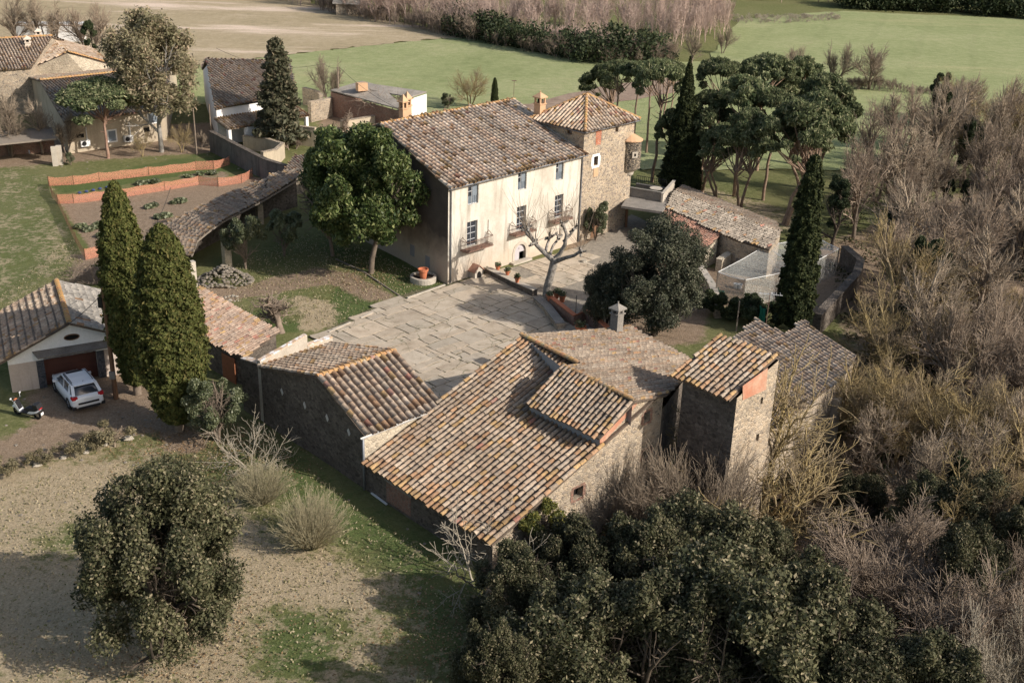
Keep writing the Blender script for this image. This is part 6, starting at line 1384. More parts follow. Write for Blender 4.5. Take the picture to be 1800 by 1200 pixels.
# ------------------------------------------------------------------ curved arcade round the inner garden
inn_ = [(337, 446), (346, 421), (364, 406), (394, 385), (432, 366), (464, 349), (525, 313)]
out_ = [(205, 452), (284, 398), (326, 376), (368, 356), (430, 329), (470, 312), (520, 297)]
arc = thing('arcade', 'long curved open-fronted arcade with mossy tile roof between the vegetable plot and the inner garden', 'arcade', P(337, 520))
zi_, zo_ = 2.75, 3.35
I3 = [P(*q, zi_) for q in inn_]; O3 = [P(*q, zo_) for q in out_]
M['tile_moss'] = tile_mat('mossy_arcade_tile', lichen=(.36, .2, .07), lo=.6, hi=.72, amt=.5)
for i in range(len(I3)-1):
    d = I3[i+1]-I3[i]; roof('roof', [I3[i], I3[i+1], O3[i+1], O3[i]], math.degrees(atan2(d[1], d[0])), arc, M['tile_moss'], sp=.27, tl=.36, seed=300+i, po=.06, pr=0., gain=1.35 if i < 4 else 1.2, edge=.35)
mb = MB()
for i in range(1, len(O3)-1): mb.prism([np.array([*O3[i][:2], -.3]), np.array([*O3[i+1][:2], -.3]), O3[i+1]-[0, 0, .2], O3[i]-[0, 0, .2]], unit(I3[i]-O3[i])*[.25, .25, 0])
mb.build('back_wall', M['stone_dark'], arc)
for i, (px, py, mt, wd) in enumerate(((342, 521, 'concrete_pale', .42), (400, 470, 'stone_cream', .55), (457, 393, 'stone_cream', .5), (514, 362, 'stone_dark', .5))):
    b = P(px, py); mb = MB(); mb.box((b[0], b[1], 1.3), (wd, wd, 2.7), 40); mb.build('pillar', M[mt], arc)
mb = MB()
for i in range(len(I3)-1): mb.bar(I3[i]-[0, 0, .16], I3[i+1]-[0, 0, .16], .1, .12)
mb.build('eave_beam', M['wood_grey'], arc)
b = P(322, 522); q_ = P(342, 521); mb = MB(); mb.prism([np.array([*b[:2], -.2]), np.array([*q_[:2], -.2]), np.array([*q_[:2], 2.5]), np.array([*b[:2], 2.5])], (.1, .25, 0)); mb.build('end_wall', M['white'], arc)
mb = MB(); mb.bar(P(330, 522, 1.), P(340, 522, 2.0), .1); mb.build('brace', M['wood_grey'], arc)
rk = random.Random(5)
pile = thing('stone_pile', 'heap of loose pale stones before the arcade pillars', 'stones', P(395, 492)); 
def rocks(mb, c, n, sx, sy, s0, s1, hmul=1.):
    for i in range(n):
        a = rk.uniform(0, 6.28); q = rk.random()**.6; s = rk.uniform(s0, s1); z = (1-q)*sy*.45*hmul; x, y = c[0]+sx*q*cos(a), c[1]+sy*q*sin(a)
        vs = []
        for (t, rr) in ((-.5, .6), (0., 1.), (.45, .7)):
            for k in range(6): vs.append((x+s*rr*rk.uniform(.75, 1.1)*cos(k*pi/3+t), y+s*rr*rk.uniform(.75, 1.1)*sin(k*pi/3+t), c[2]+z+s*t*.8+s*.3))
        mb.add(vs, [(j*6+k, j*6+(k+1) % 6, (j+1)*6+(k+1) % 6, (j+1)*6+k) for j in range(2) for k in range(6)]+[tuple(range(6))[::-1], tuple(range(12, 18))])
mb = MB(); rocks(mb, P(395, 494), 330, 2.1, 1.7, .06, .2, 1.6); M['rock_dull'] = blotch('dull_rock', [(.3, (.17, .145, .115)), (.7, (.36, .315, .255))], 3, 14, fine_amt=.5, bump=.6); mb.build('stones', M['rock_dull'], pile)
mb = MB(); rocks(mb, P(402, 527), 20, .8, .8, .08, .16, 0); rg_ = mb.build('stone_ring', M['rock'], loc=P(402, 527)); tag(rg_, 'ring of small stones round the thin sapling', 'stones')
sap = bare('sapling', 'tree', 302, 2.2, M['twig_grey'], kids=(5, 4), lmax=2, ratio=.6, ang=.6, L0=.5, r0=.013, rmin=.008); sap.at(403, 527, 488, 'thin young sapling inside a ring of stones', wd=1.)
# lean-to between the arcade and the barn
lt = [P(322, 508, 2.6), P(352, 506, 2.6), P(489, 583, 2.6), P(425, 622, 2.0), P(403, 618, 2.0), P(349, 590, 2.0), P(322, 575, 2.0)]
hL = math.degrees(atan2(*(lt[2]-lt[1])[[1, 0]])); len_ = thing('lean_to_shed', 'low lean-to with flat lichened tile roof between the broad cypress and the barn', 'shed', P(400, 640))
lt_p = [onplane(lt[1], hL, .22, *q) for q in ((322, 508), (352, 506), (490, 583), (432, 628), (412, 624), (390, 612), (377, 606), (349, 588), (322, 572))]
roof('roof', lt_p, hL, len_, M['tile_pale'], sp=.24, tl=.36, seed=310, po=.06, pr=.04, gain=1.15, edge=.45, lift=.02, even=True, palette=[(.31, .21, .15), (.34, .25, .19), (.28, .20, .15), (.36, .28, .22)])
mb = MB()
for i in range(len(lt_p)):
    a, b = lt_p[i], lt_p[(i+1) % len(lt_p)]; c_ = sum(lt_p)/len(lt_p); a2, b2 = c_+(a-c_)*.95, c_+(b-c_)*.95; mb.poly([(a2[0], a2[1], -.3), (b2[0], b2[1], -.3), (b2[0], b2[1], b[2]-.15), (a2[0], a2[1], a[2]-.15)])
mb.build('walls', M['stone_dark'], len_)
mb = MB(); a, b = lt_p[5], lt_p[4]; mb.prism([np.array([*a[:2], 0]), np.array([*b[:2], 0]), np.array([*b[:2], b[2]-.25]), np.array([*a[:2], a[2]-.25])], (-.04, -.05, 0)); mb.build('door', plain('rusty_sheet', (.26, .10, .05), .8, 0, .35, 3), len_)

# ------------------------------------------------------------------ low annexe right of the tower, with terrace
ter = thing('roof_terrace', 'small concrete roof terrace with parapets between the stone tower and the long low roof', 'terrace', P(1100, 400))
zt = 2.55; tp = [P(1108, 337, zt), P(1092, 362, zt), P(1164, 372, zt), P(1186, 340, zt)]
mb = MB(); mb.prism([p-[0, 0, .2] for p in tp], (0, 0, .2)); mb.build('slab', M['concrete'], ter)
def par_(a, b, h, mt, nm): mb = MB(); mb.bar(a+[0, 0, h/2], b+[0, 0, h/2], .16, h); mb.bar(a+[0, 0, h+.03], b+[0, 0, h+.03], .26, .06); mb.build(nm, M[mt], ter)
par_(P(1103, 344, zt), P(1163, 354, zt), .75, 'concrete', 'front_parapet'); par_(P(1163, 356, zt), P(1184, 332, zt), .75, 'concrete_pale', 'side_parapet'); par_(P(1118, 328, zt), P(1170, 336, zt), .25, 'concrete', 'back_kerb')
mb = MB()
for t in np.linspace(0, 1, 16): p = P(1118, 328, zt)*(1-t)+P(1170, 336, zt)*t; mb.bar(p+[0, 0, .25], p+[0, 0, 1.0], .03)
mb.bar(P(1118, 328, zt)+[0, 0, 1.], P(1170, 336, zt)+[0, 0, 1.], .04); mb.build('back_railing', M['car_black'], ter)
for px, py in ((1100, 400), (1160, 412)): b = P(px, py); mb = MB(); mb.bar(b, b+[0, 0, zt-.2], .2); mb.build('post', M['wood'], ter)
tb_ = P(1152, 345, zt); tbl = thing('garden_table', 'round pale garden table on the small roof terrace', 'table', tb_)
mb = MB(); mb.lathe(tb_, [(.55, .70), (.55, .74)], 20); mb.build('table_top', M['concrete_pale'], tbl)
mb = MB(); mb.lathe(tb_, [(.25, .0), (.06, .06), (.05, .70)], 8); mb.build('pedestal', M['iron'], tbl)
lb_ = thing('low_farm_annexe', 'long low annexe with pale worn tile roof running from the terrace towards the column cypress', 'outbuilding', P(1250, 440))
base_ = P(1185, 335, 3.0); hA = math.degrees(atan2(*(P(1372, 408, 3.0)-base_)[[1, 0]]))
ro1 = [onplane(base_, hA, .20, *q) for q in ((1185, 333), (1372, 408), (1352, 438), (1296, 422), (1268, 410), (1170, 366))]
roof('roof', ro1, hA, lb_, M['tile_pale'], sp=.3, tl=.42, seed=320, po=.03, pr=.03, gain=1.15, edge=.1, palette=[(.26, .22, .175), (.31, .27, .22), (.22, .185, .15)])
ro1b = [onplane(base_+[0, 0, .02], hA, -.25, *q) for q in ((1185, 333), (1215, 334), (1300, 360), (1372, 404), (1372, 408))]
roof('rear_roof', [base_+[0, 0, .02], ro1[1]+[0, 0, .02], P(1362, 390, 2.4), P(1200, 326, 2.4)], hA, lb_, M['tile_grey'], sp=.3, seed=321, po=.02, gain=1.0, edge=0)
ro2 = [onplane(ro1[5]-[0, 0, .05], hA, .34, *q) for q in ((1170, 367), (1267, 411), (1262, 417), (1241, 437), (1166, 398))]
M['tile_red'] = tile_mat('red_flat_tile', lo=.75, hi=.9, amt=.3)
roof('red_roof', ro2, hA, lb_, M['tile_red'], sp=.22, tl=.3, seed=322, po=.0, pr=.2, gain=1.3, edge=0., palette=[(.26, .14, .10), (.23, .13, .095), (.29, .16, .115), (.21, .14, .11)])
mb = MB()
def drop(mbx, a, b, z=-.3, k=.0): mbx.poly([(a[0], a[1], z), (b[0], b[1], z), (b[0], b[1], b[2]-.14), (a[0], a[1], a[2]-.14)])
for i in range(len(ro1)): drop(mb, ro1[i], ro1[(i+1) % len(ro1)])
drop(mb, P(1362, 390, 2.4), P(1200, 326, 2.4)); mb.build('walls', M['stone_pale'], lb_)
mb = MB(); drop(mb, ro2[3], ro2[2]); drop(mb, ro2[4], ro2[3]); mb.build('side_wall', M['stone_cream'], lb_)
for px, py, w_, h_ in ((1237, 433, .8, 1.2), (1256, 437, 1.3, 1.9)): c = P(px, py+14, .0); mb = MB(); mb.box((c[0]-.2, c[1]-.35, h_/2), (w_, .3, h_), 40); mb.build('door_opening', M['dark'], lb_)
slabwall('rubble_wall', 'lit rubble wall stub edging the netted yard below the low annexe', 'wall', [P(1262, 478), P(1288, 462), P(1330, 440), P(1345, 438)], .5, 1.0, 1.5, 'stone_cream', 'stone_cream', capz=.05)
slabwall('rubble_wall', 'thick broken pale wall stub standing before the red-tiled roof', 'wall', [P(1186, 432), P(1208, 440)], .6, 1.7, 1.9, 'stone_cream')
slabwall('rubble_wall', 'curved shaded retaining wall above the sunken garden', 'wall', [P(1205, 440), P(1225, 480), P(1250, 520), P(1262, 560)], .5, .8, .9, 'stone_pale', 'concrete_pale')
slabwall('rubble_wall', 'long stone wall with lit coping running beside the lichened trees', 'wall', [P(1432, 590), P(1470, 548), P(1500, 515), P(1508, 490), P(1480, 465)], .55, 1.5, 1.5, 'stone_dark', 'stone_dark', capz=.1)
# netted yard
yn = thing('netted_pen', 'pen roofed with pale bird netting on posts, behind the column cypress', 'pen', P(1340, 500))
zc_ = 2.2; R_ = {k: P(*k, zc_) for k in ((1262, 478), (1345, 432), (1432, 414), (1475, 437), (1408, 470), (1310, 492), (1300, 530))}
def netmat(name, c, op, sc=28):
    m = bpy.data.materials.new(name); m.use_nodes = True; n = m.node_tree; n.nodes.clear(); g = N(n); o_ = g.nd('ShaderNodeOutputMaterial'); t = g.nd('ShaderNodeBsdfTransparent'); d = g.nd('ShaderNodeBsdfDiffuse'); d.inputs[0].default_value = (*c, 1)
    f = g.ramp(g.noise(g.coord(), sc, 3, .6), [(.35, op*.5), (.65, min(1, op*1.5))]); mx = g.nd('ShaderNodeMixShader'); g.L(f, mx.inputs[0]); g.L(t.outputs[0], mx.inputs[1]); g.L(d.outputs[0], mx.inputs[2]); g.L(mx.outputs[0], o_.inputs[0]); return m
M['net'] = netmat('bird_netting', (.70, .70, .64), .24, 9)
mb = MB(); k_ = list(R_.values())
def sagsheet(mb, a, b, c, d, sag=.25, n=8):
    vs = [a*(1-u)*(1-v)+b*u*(1-v)+c*u*v+d*(1-u)*v-np.array([0, 0, sag*16*u*(1-u)*v*(1-v)]) for v in np.linspace(0, 1, n+1) for u in np.linspace(0, 1, n+1)]
    mb.add(vs, [(j*(n+1)+i, j*(n+1)+i+1, (j+1)*(n+1)+i+1, (j+1)*(n+1)+i) for j in range(n) for i in range(n)])
sagsheet(mb, R_[(1262, 478)], R_[(1310, 492)], R_[(1408, 470)], R_[(1345, 432)]); sagsheet(mb, R_[(1345, 432)], R_[(1408, 470)], R_[(1475, 437)], R_[(1432, 414)])
for a, b in (((1310, 492), (1262, 478)), ((1310, 492), (1408, 470)), ((1475, 437), (1408, 470))):
    A_, B_ = R_[a], R_[b]; mb.poly([A_, B_, [B_[0], B_[1], 0], [A_[0], A_[1], 0]])
mb.build('netting', M['net'], yn)
for a in R_.values(): mb = MB(); mb.bar([a[0], a[1], 0], [a[0], a[1], zc_+.05], .08); mb.build('post', M['wood_grey'], yn)
mb = MB()
for a, b in (((1262, 478), (1310, 492)), ((1310, 492), (1408, 470)), ((1408, 470), (1475, 437)), ((1475, 437), (1432, 414)), ((1345, 432), (1408, 470)), ((1262, 478), (1345, 432)), ((1345, 432), (1432, 414))): mb.tube([R_[a], (R_[a]+R_[b])/2-[0, 0, .08], R_[b]], .025, 4)
mb.build('net_cords', M['metal_white'], yn)
def drape(name, label, a, b, h, mat):
    mb = MB(); n = 9; vs = []
    for j in range(4):
        for i in range(n): t = i/(n-1); p = a*(1-t)+b*t; vs.append(p+np.array([.08*sin(i*2.1+j), .08*cos(i*1.7), -h*j/3-.15*sin(pi*t)]))
    mb.add(vs, [(j*n+i, j*n+i+1, (j+1)*n+i+1, (j+1)*n+i) for j in range(3) for i in range(n-1)]); o = mb.build(name, mat, loc=a-[0, 0, h]); tag(o, label, 'netting')
drape('green_netting', 'green shade netting hanging over the corner wall of the netted pen', P(1250, 494, 1.0), P(1275, 512, 1.), .9, M['green_net'])
drape('green_netting', 'green shade netting bunched at the foot of the column cypress', P(1336, 537, 1.6), P(1348, 540, 1.5), 1.5, M['green_net'])
for px, py, lb in ((1293, 506, 'first of two white buckets in the netted pen'), (1300, 507, 'second of two white buckets in the netted pen'), (1358, 523, 'white tub beside the column cypress')): b = P(px, py); mb = MB(); mb.lathe(b, [(.14, .0), (.19, .34), (.2, .36), (.17, .36), (.12, .04)], 12); tag(mb.build('bucket', M['metal_white'], loc=b), lb, 'bucket')
ivw = leafy('ivy_hedge', 'hedge', 330, 2.2, 1.9, M['ivy'], M['bark_dark'], 16000, .09, 90, z0=.02, inner=.3)
for i, (px, py) in enumerate(((1262, 548), (1290, 560), (1318, 566), (1345, 572))): ivw.at(px, py, py-42, ('ivy hedge clump below the green netting, farthest left', 'ivy hedge clump below the netted pen, second', 'ivy hedge clump below the netted pen, third', 'ivy hedge clump at the foot of the column cypress')[i], wd=1.0)
an = thing('tv_aerial', 'television aerial on a pole above the mossy shed roof', 'aerial', P(1346, 575, 2.)); mb = MB(); a_ = P(1346, 575, 2.); mb.bar(a_, a_+[0, 0, 2.4], .04); mb.build('pole', M['iron'], an)
mb = MB(); mb.bar(a_+[-.7, .1, 2.3], a_+[.8, -.1, 2.25], .025)
for i in range(6): t = -.6+i*.25; mb.bar(a_+[t, -.2, 2.3], a_+[t+.05, .25, 2.3], .015)
mb.build('antenna', M['metal_white'], an)

# ------------------------------------------------------------------ things in the court
def pot(px, py, h, label, r=.2, plant=True, z=0., group='terracotta pots on the court walls'):
    b = P(px, py, z); t = thing('flower_pot', label, 'flower pot', b, group); mb = MB(); mb.lathe(b, [(r*.62, 0), (r*.9, h*.8), (r*1.08, h*.8), (r*1.1, h), (r*.92, h), (r*.85, h*.86)], 16); mb.build('pot', M['terracotta'], t)
    if plant:
        rg = np.random.default_rng(int(px)); V, Qd, col = clumps([(b[0], b[1], b[2]+h*1.15)], [r*1.1], 160, .09, int(px), (1, 1, .8), 2.2, .3, .8, .3); raw('plant', V, Qd, mats=M['viburnum'], parent=t, loc=wloc(t), col=col)
    return t
slabwall('pot_wall', 'low stone wall with three terracotta pots on it, right of the kennel', 'wall', [P(856, 479), P(905, 505), P(940, 522)], .45, .38, .55, 'stone_dark', 'concrete_pale', capz=.06)
pot(875, 474, .34, 'terracotta pot nearest the kennel on the low wall', z=.45); pot(892, 483, .34, 'terracotta pot in the middle of the low wall', z=.5); pot(909, 496, .4, 'terracotta pot at the near end of the low wall', z=.6); pot(853, 477, .3, 'small terracotta pot on the ground behind the kennel', r=.17)
pw_ = slabwall('brick_planter_wall', 'low brick parapet with coping round the sunken garden, behind the chimneyed roof', 'wall', [P(962, 535), P(1010, 574), P(1031, 566), P(1072, 602)], .3, .75, .9, 'brick_wall', 'terracotta', capz=.07)
pot(966, 528, .42, 'terracotta pot at the foot of the pollarded plane tree', z=.5); pot(978, 524, .45, 'dark planted pot right of the one at the plane tree', r=.24, z=.2); pot(988, 530, .5, 'larger dark planted pot behind the brick parapet', r=.26, z=.1)
pot(1020, 588, .62, 'big terracotta pot against the inside corner of the brick parapet', r=.36, group='terracotta pots on the court walls')
slabwall('step_wall', 'mossy stone step wall leading up beside the plane tree', 'wall', [P(944, 531), P(962, 548), P(985, 580)], .6, .35, .45, 'stone_pale', 'concrete')
wp_ = P(1011, 566); ph_ = tag(MB().bar(wp_, wp_+[0, 0, 2.0], .06).build('thin_pole', M['wood_grey'], loc=wp_), 'thin pale pole behind the corner of the brick parapet', 'pole')
kb = P(832, 486); ken = thing('dog_kennel', 'small gabled kennel with tiled roof against the cream facade', 'kennel', kb, None); kh = -43
mb = MB(); u_ = hd(kh); v_ = hd(kh+90); W3k = lambda s, k, z: kb+u_*s+v_*k+np.array([0, 0, z])
mb.prism([W3k(-.7, -.42, 0), W3k(-.7, .42, 0), W3k(-.7, .42, .62), W3k(-.7, 0, .98), W3k(-.7, -.42, .62)], u_*1.3); mb.build('body', M['concrete_pale'], ken)
mb = MB()
for s in (-1, 1): mb.prism([W3k(-.78, 0, 1.03), W3k(.68, 0, 1.03), W3k(.68, s*.55, .57), W3k(-.78, s*.55, .57)], (0, 0, .06), (.6, .55, .5))
mb.build('roof', plain('kennel_tiles', (.36, .20, .14), .9, 0, .3, 8), ken)
mb = MB(); mb.prism([W3k(.605, -.2, 0.02)]+[W3k(.605, .2*cos(t), .38+.2*sin(t)) for t in np.linspace(pi, 0, 8)]+[W3k(.605, .2, .02)], u_*.02); mb.build('opening', M['dark'], ken)
fb = P(744, 494); fo_ = thing('stone_planter', 'round stone trough planter on the grass at the dark corner of the farmhouse', 'planter', fb); mb = MB(); mb.lathe(fb, [(.98, 0), (1.0, .38), (.98, .45), (.8, .45), (.78, .32)], 28); mb.build('basin', M['concrete_pale'], fo_); mb = MB(); mb.lathe(fb, [(.79, .30), (.79, .345)], 24); mb.build('soil', M['soil'], fo_)
pot(744, 489, .75, 'tall terracotta pot standing in the round stone trough', r=.36, z=.35, plant=False)
for i, (a, b, lb) in enumerate((((716, 524), (782, 501), 'pale kerb stone along the grass edge by the farmhouse corner'), ((634, 559), (654, 550), 'short pale kerb stone by the bare path'), ((578, 584), (616, 567), 'pale kerb stone near the barn'))):
    mb = MB(); mb.bar(P(*a, .08), P(*b, .08), .14, .14); tag(mb.build('kerb_stone', M['concrete_pale'], loc=P(*a)), lb, 'kerb')
mb = MB(); pp2 = [P(*q, .05) for q in ((590, 455), (640, 478), (680, 505), (712, 526))]
for i in range(3): mb.bar(pp2[i], pp2[i+1], .08, .08)
tag(mb.build('lawn_edging', M['wood_grey'], loc=pp2[0]), 'thin dark edging line across the lawn by the magnolia', 'edging')
bs = P(1026, 462); mb = MB(); rocks(mb, bs, 1, 0, 0, .35, .36, 0); tag(mb.build('boulder', M['rock'], loc=bs), 'single brown boulder on the gravel right of the plane tree', 'stone')
for px, py, lb, s in ((66, 819, 'pale stone at the far left end of the verge', .28), (112, 806, 'upright grey stone on the verge', .2), (152, 796, 'flat stone in the middle of the verge', .22), (185, 783, 'round stone under the dry shrub', .18), (225, 773, 'pale block stone at the right end of the verge', .33)):
    b = P(px, py); mb = MB(); rocks(mb, b, 1, 0, 0, s, s+.01, 0); tag(mb.build('verge_stone', M['rock'], loc=b), lb, 'stone', 'stones edging the drive verge')
dsh = leafy('dry_shrub', 'shrub', 340, 1.6, 1.5, M['dryshrub'], M['twig_grey'], 2600, .07, 40, z0=.05, inner=.2, shell=.8)
for i, (px, py, ty, lb) in enumerate(((202, 785, 742, 'greyish shrub beside the pale block stone on the verge'), (165, 788, 757, 'low grey shrub left of the largest one on the verge'), (125, 803, 772, 'low grey shrub behind the upright stone'), (85, 812, 785, 'low grey shrub in the middle of the verge'), (45, 822, 795, 'low grey shrub near the left edge'), (8, 835, 800, 'low grey shrub cut by the left edge'))): dsh.at(px, py, ty, lb, wd=1.1)
up_ = P(204, 700); pole = thing('utility_pole', 'tall dark utility pole between the garage and the cypresses', 'utility pole', up_); tp_ = PZ(up_, 199, 503); hp = float(tp_[2])
mb = MB(); mb.tube([up_, up_+[0, 0, hp]], [.15, .10], 8); mb.build('shaft', M['wood'], pole); mb = MB(); mb.box(up_+[0, -.15, 1.55], (.32, .16, .45), 10); mb.build('meter_box', M['concrete'], pole)
mb = MB(); mb.box(up_+[-.22, 0, hp-.9], (.22, .22, .6)); mb.build('transformer', M['car_black'], pole); mb = MB(); mb.bar(up_+[-.3, 0, hp-.6], up_+[.4, 0, hp-.4], .06); mb.build('bracket', M['iron'], pole)
def wire(label, a, b, sag, r=.018):
    mb = MB(); a = np.array(a, float); b = np.array(b, float); mb.tube([a+(b-a)*t-np.array([0, 0, sag*4*t*(1-t)]) for t in np.linspace(0, 1, 14)], r, 4); tag(mb.build('overhead_wire', M['rope'], loc=a), label, 'wire')
wire('wire running from the pole by the garage down over its grey roof', up_+[0, 0, hp-.3], P(88, 588, 3.9), .25); wire('wire from the pole by the garage across the vegetable plot', up_+[0, 0, hp-.1], P(300, 330, 4.), 1.2)
poles = []
for bx, by, ty, r_, lb in ((346, 272, 190, .09, 'slim pole by the farmyard, farther left'), (373, 258, 183, .09, 'slim pole at the yard wall corner'), (384, 238, 205, .07, 'dark short pole before the far farmhouse porch'), (570, 172, 112, .13, 'wooden utility pole left of the grey shed'), (596, 204, 118, .15, 'wooden utility pole in front of the grey shed')):
    b = G(bx, by); t = PZ(b, bx-(bx < 350)*3, ty); mb = MB(); mb.tube([b-[0, 0, .2], [b[0], b[1], t[2]]], [r_, r_*.7], 7); tag(mb.build('wooden_pole', M['bark'], loc=b), lb, 'pole'); poles.append(t)
wire('wire sagging from the front utility pole over the grey shed roof', poles[4], P(760, 210, 5.), 1.0); wire('wire between the two utility poles by the grey shed', poles[3], poles[4], .3); wire('wire running left from the far utility pole', poles[3], P(380, 85, 7.), 1.2)
hse = P(670, 876, .03); mb = MB(); mb.bar(P(653, 866, .05), P(680, 886, .05), .1, .06); tag(mb.build('white_plank', M['metal_white'], loc=P(653, 866)), 'white plank lying on the shaded grass by the eave wall', 'plank')

rt_ = random.Random(44); mb = MB()
for k in range(170):
    px, py = rt_.choice(((rt_.uniform(-20, 760), rt_.uniform(800, 1190)), (rt_.uniform(100, 430), rt_.uniform(262, 300)), (rt_.uniform(-20, 300), rt_.uniform(690, 790)))); q = P(px, py); s_ = rt_.uniform(.04, .11); rocks(mb, q-[0, 0, s_*.3], 1, 0, 0, s_, s_*1.3, 0)
tag(mb.build('loose_stones', M['rock_dull']), 'small loose stones scattered over the lawn and the drive', 'stones', kind='stuff')
lf_ = np.random.default_rng(45); K = 9000; X_, Y_ = lf_.normal(0, 1, K), lf_.normal(0, 1, K); cs_ = [P(300, 1120), P(316, 770), P(960, 540), P(650, 480), P(440, 800), P(800, 1120)]; ii = lf_.integers(0, len(cs_), K); C = np.array([[cs_[i][0]+x*2.2, cs_[i][1]+y*2.2, .05] for i, x, y in zip(ii, X_, Y_)])
V, Qd, col = leaves(C, np.tile([0, 0, 1.], (K, 1)), .07, lf_, 1.5, .8); tag(raw('fallen_leaves', V, Qd, mats=leaf_mat('dry_leaf', (.16, .10, .05), (.34, .22, .12), (.42, .3, .18), .8, .1, .1), col=col), 'brown fallen leaves scattered under the trees', 'fallen leaves', kind='stuff')
# ------------------------------------------------------------------ vegetable plot fences
M['fence_net'] = netmat('orange_safety_mesh', (.58, .26, .17), .55, 16)
def fence(label, pts, h=.88):
    p = [P(*q) for q in pts]; r = thing('mesh_fence', label, 'fence', p[0], 'orange mesh fences round the vegetable plot'); mb = MB()
    for i in range(len(p)-1):
        L = np.linalg.norm(p[i+1]-p[i]); n = max(2, int(L/.6))
        for k in range(n):
            a, b = p[i]+(p[i+1]-p[i])*k/n, p[i]+(p[i+1]-p[i])*(k+1)/n; sa, sb = .12*sin(pi*((k/n)*2 % 1)), .12*sin(pi*(((k+1)/n)*2 % 1)); mb.poly([a, b, b+[0, 0, h-sb], a+[0, 0, h-sa]])
    mb.build('mesh', M['fence_net'], r)
    for q in p: m2 = MB(); m2.tube([q, q+[0, 0, h+.08]], .03, 5); m2.build('stake', M['wood'], r)
fence('orange mesh fence on the far side of the vegetable plot', [(86, 327), (130, 325), (175, 319), (262, 309), (345, 299), (376, 298), (404, 290)])
fence('orange mesh fence through the middle of the vegetable plot', [(102, 359), (130, 358), (205, 349), (290, 335), (350, 325), (384, 328), (425, 322), (444, 311)])
fence('orange mesh fence along the left side of the vegetable plot', [(86, 327), (92, 347), (102, 360), (118, 395), (134, 428), (150, 457)])
fence('orange mesh fence at the near end of the vegetable plot', [(150, 457), (185, 449), (222, 445)])
cab = Plant('cabbage', 'cabbage', .35); V, Qd, col = clumps([(0, 0, .16)], [.3], 240, .2, 350, (1, 1, .6), 1.3, .2, .7, .5); cab.part('head', V, Qd, M['viburnum'], col)
i = 0
for row in (((142, 402), (172, 396), (176, 395), (195, 376), (204, 374), (262, 366), (270, 363)), ((154, 407), (163, 403), (170, 402), (180, 400), (194, 397), (180, 417)), ((248, 325), (258, 322), (272, 322), (330, 312), (352, 308), (372, 307)), ((305, 358), (318, 356), (280, 384), (292, 382))):
    for px, py in row: cab.put(P(px, py), rk.uniform(.22, .4), 'cabbage plant growing in the bare soil of the vegetable plot', group='cabbages in the vegetable plot', wd=1.3); i += 1
for k in range(6): b = P(140+k*12, 340-k*2.4); mb = MB(); mb.lathe(b, [(.14, 0), (.18, .08), (.10, .16), (.04, .18)], 7); tag(mb.build('blue_sack', M['blue'], loc=b), 'dark blue sack lying in the row between the orange fences', 'sack', 'blue sacks in the vegetable plot')

# ------------------------------------------------------------------ walls and yards behind the arcade
slabwall('yard_wall', 'thick stained wall running down from the farmyard poles to the arcade', 'wall', [P(373, 266), P(400, 280), P(440, 301), P(470, 316), P(505, 326)], .45, 2.1, 1.9, 'stucco_wall', 'stone_dark', capz=.08)
slabwall('yard_wall', 'lit low wall of the yard with vine shadows, under the dark fir', 'wall', [P(430, 262), P(470, 268), P(498, 278), P(486, 290), P(462, 296)], .4, 1.4, 1.6, 'stucco_old', 'stone_pale')
slabwall('yard_wall', 'pale wall right of the dark fir', 'wall', [P(486, 250), P(520, 254), P(556, 258)], .4, 2.0, 2.0, 'stucco_old', 'stone_pale')
slabwall('yard_wall', 'rubble wall standing left of the front utility pole', 'wall', [P(545, 215), P(575, 208), P(592, 200)], .5, 2.4, 2.2, 'stone_pale')
slabwall('yard_wall', 'short dark wall beside the far utility pole', 'wall', [P(535, 185), P(560, 190), P(566, 196)], .5, 2.2, 2.0, 'stone_pale')
slabwall('yard_wall', 'long low pale wall behind the farmhouse', 'wall', [P(600, 232), P(650, 224), P(705, 212)], .4, 1.2, 1.2, 'stucco_old', 'stone_pale')
sr = thing('small_tiled_shed', 'small shed with ribbed mossy tile roof where the yard wall meets the arcade', 'shed', P(515, 300)); sb_ = P(525, 270, 3.0); hS_ = 47
rr_ = [onplane(sb_, hS_, .3, *q) for q in ((548, 270), (520, 273), (497, 299), (528, 300))]; roof('roof', rr_, hS_, sr, M['tile'], sp=.3, seed=360, gain=1.5, po=.05); mb = MB()
for i in range(4): drop(mb, rr_[i], rr_[(i+1) % 4])
mb.build('walls', M['stone_pale'], sr)
# grey fibre-cement shed in the field
gs_ = thing('grey_barn', 'low grey sheet-roofed barn at the edge of the green field', 'barn', P(640, 200))
z1_, z2_ = 3.6, 3.0; g1 = [P(581, 160, z2_), P(640, 143, z1_), P(657, 165, z1_), P(700, 196, z2_)]
g1 = [P(581, 160, z2_), P(636, 144, z1_), P(668, 152, z1_+.1), P(720, 198, z2_-.5)]
g2 = [P(652, 160, z1_-.2), P(640, 147, z1_), P(750, 163, z1_-.1), P(722, 172, z2_+.2)]
for g4, nm in ((g1, 'roof'), (g2, 'rear_roof')): mb = MB(); mb.prism(g4, (0, 0, .12)); mb.build(nm, M['fibro'], gs_)
mb = MB(); wq = [g1[0], g1[3], g2[3], g2[2], g2[1]]
drop(mb, g1[0], g1[3]); drop(mb, g1[1], g1[0]); mb.build('side_wall', M['brick_wall'], gs_); mb = MB(); drop(mb, g2[3], g2[2]); drop(mb, g1[3], g2[3]); mb.build('gable_wall', M['white'], gs_)
c = P(636, 157, 3.6); mb = MB(); mb.box(c+[0, 0, .3], (1.2, .8, .9), 30); mb.build('skylight_block', M['orange_stucco'], gs_)
pg = thing('vine_pergola', 'iron pergola tangled with leafless vine in front of the grey barn', 'pergola', P(660, 215)); mb = MB()
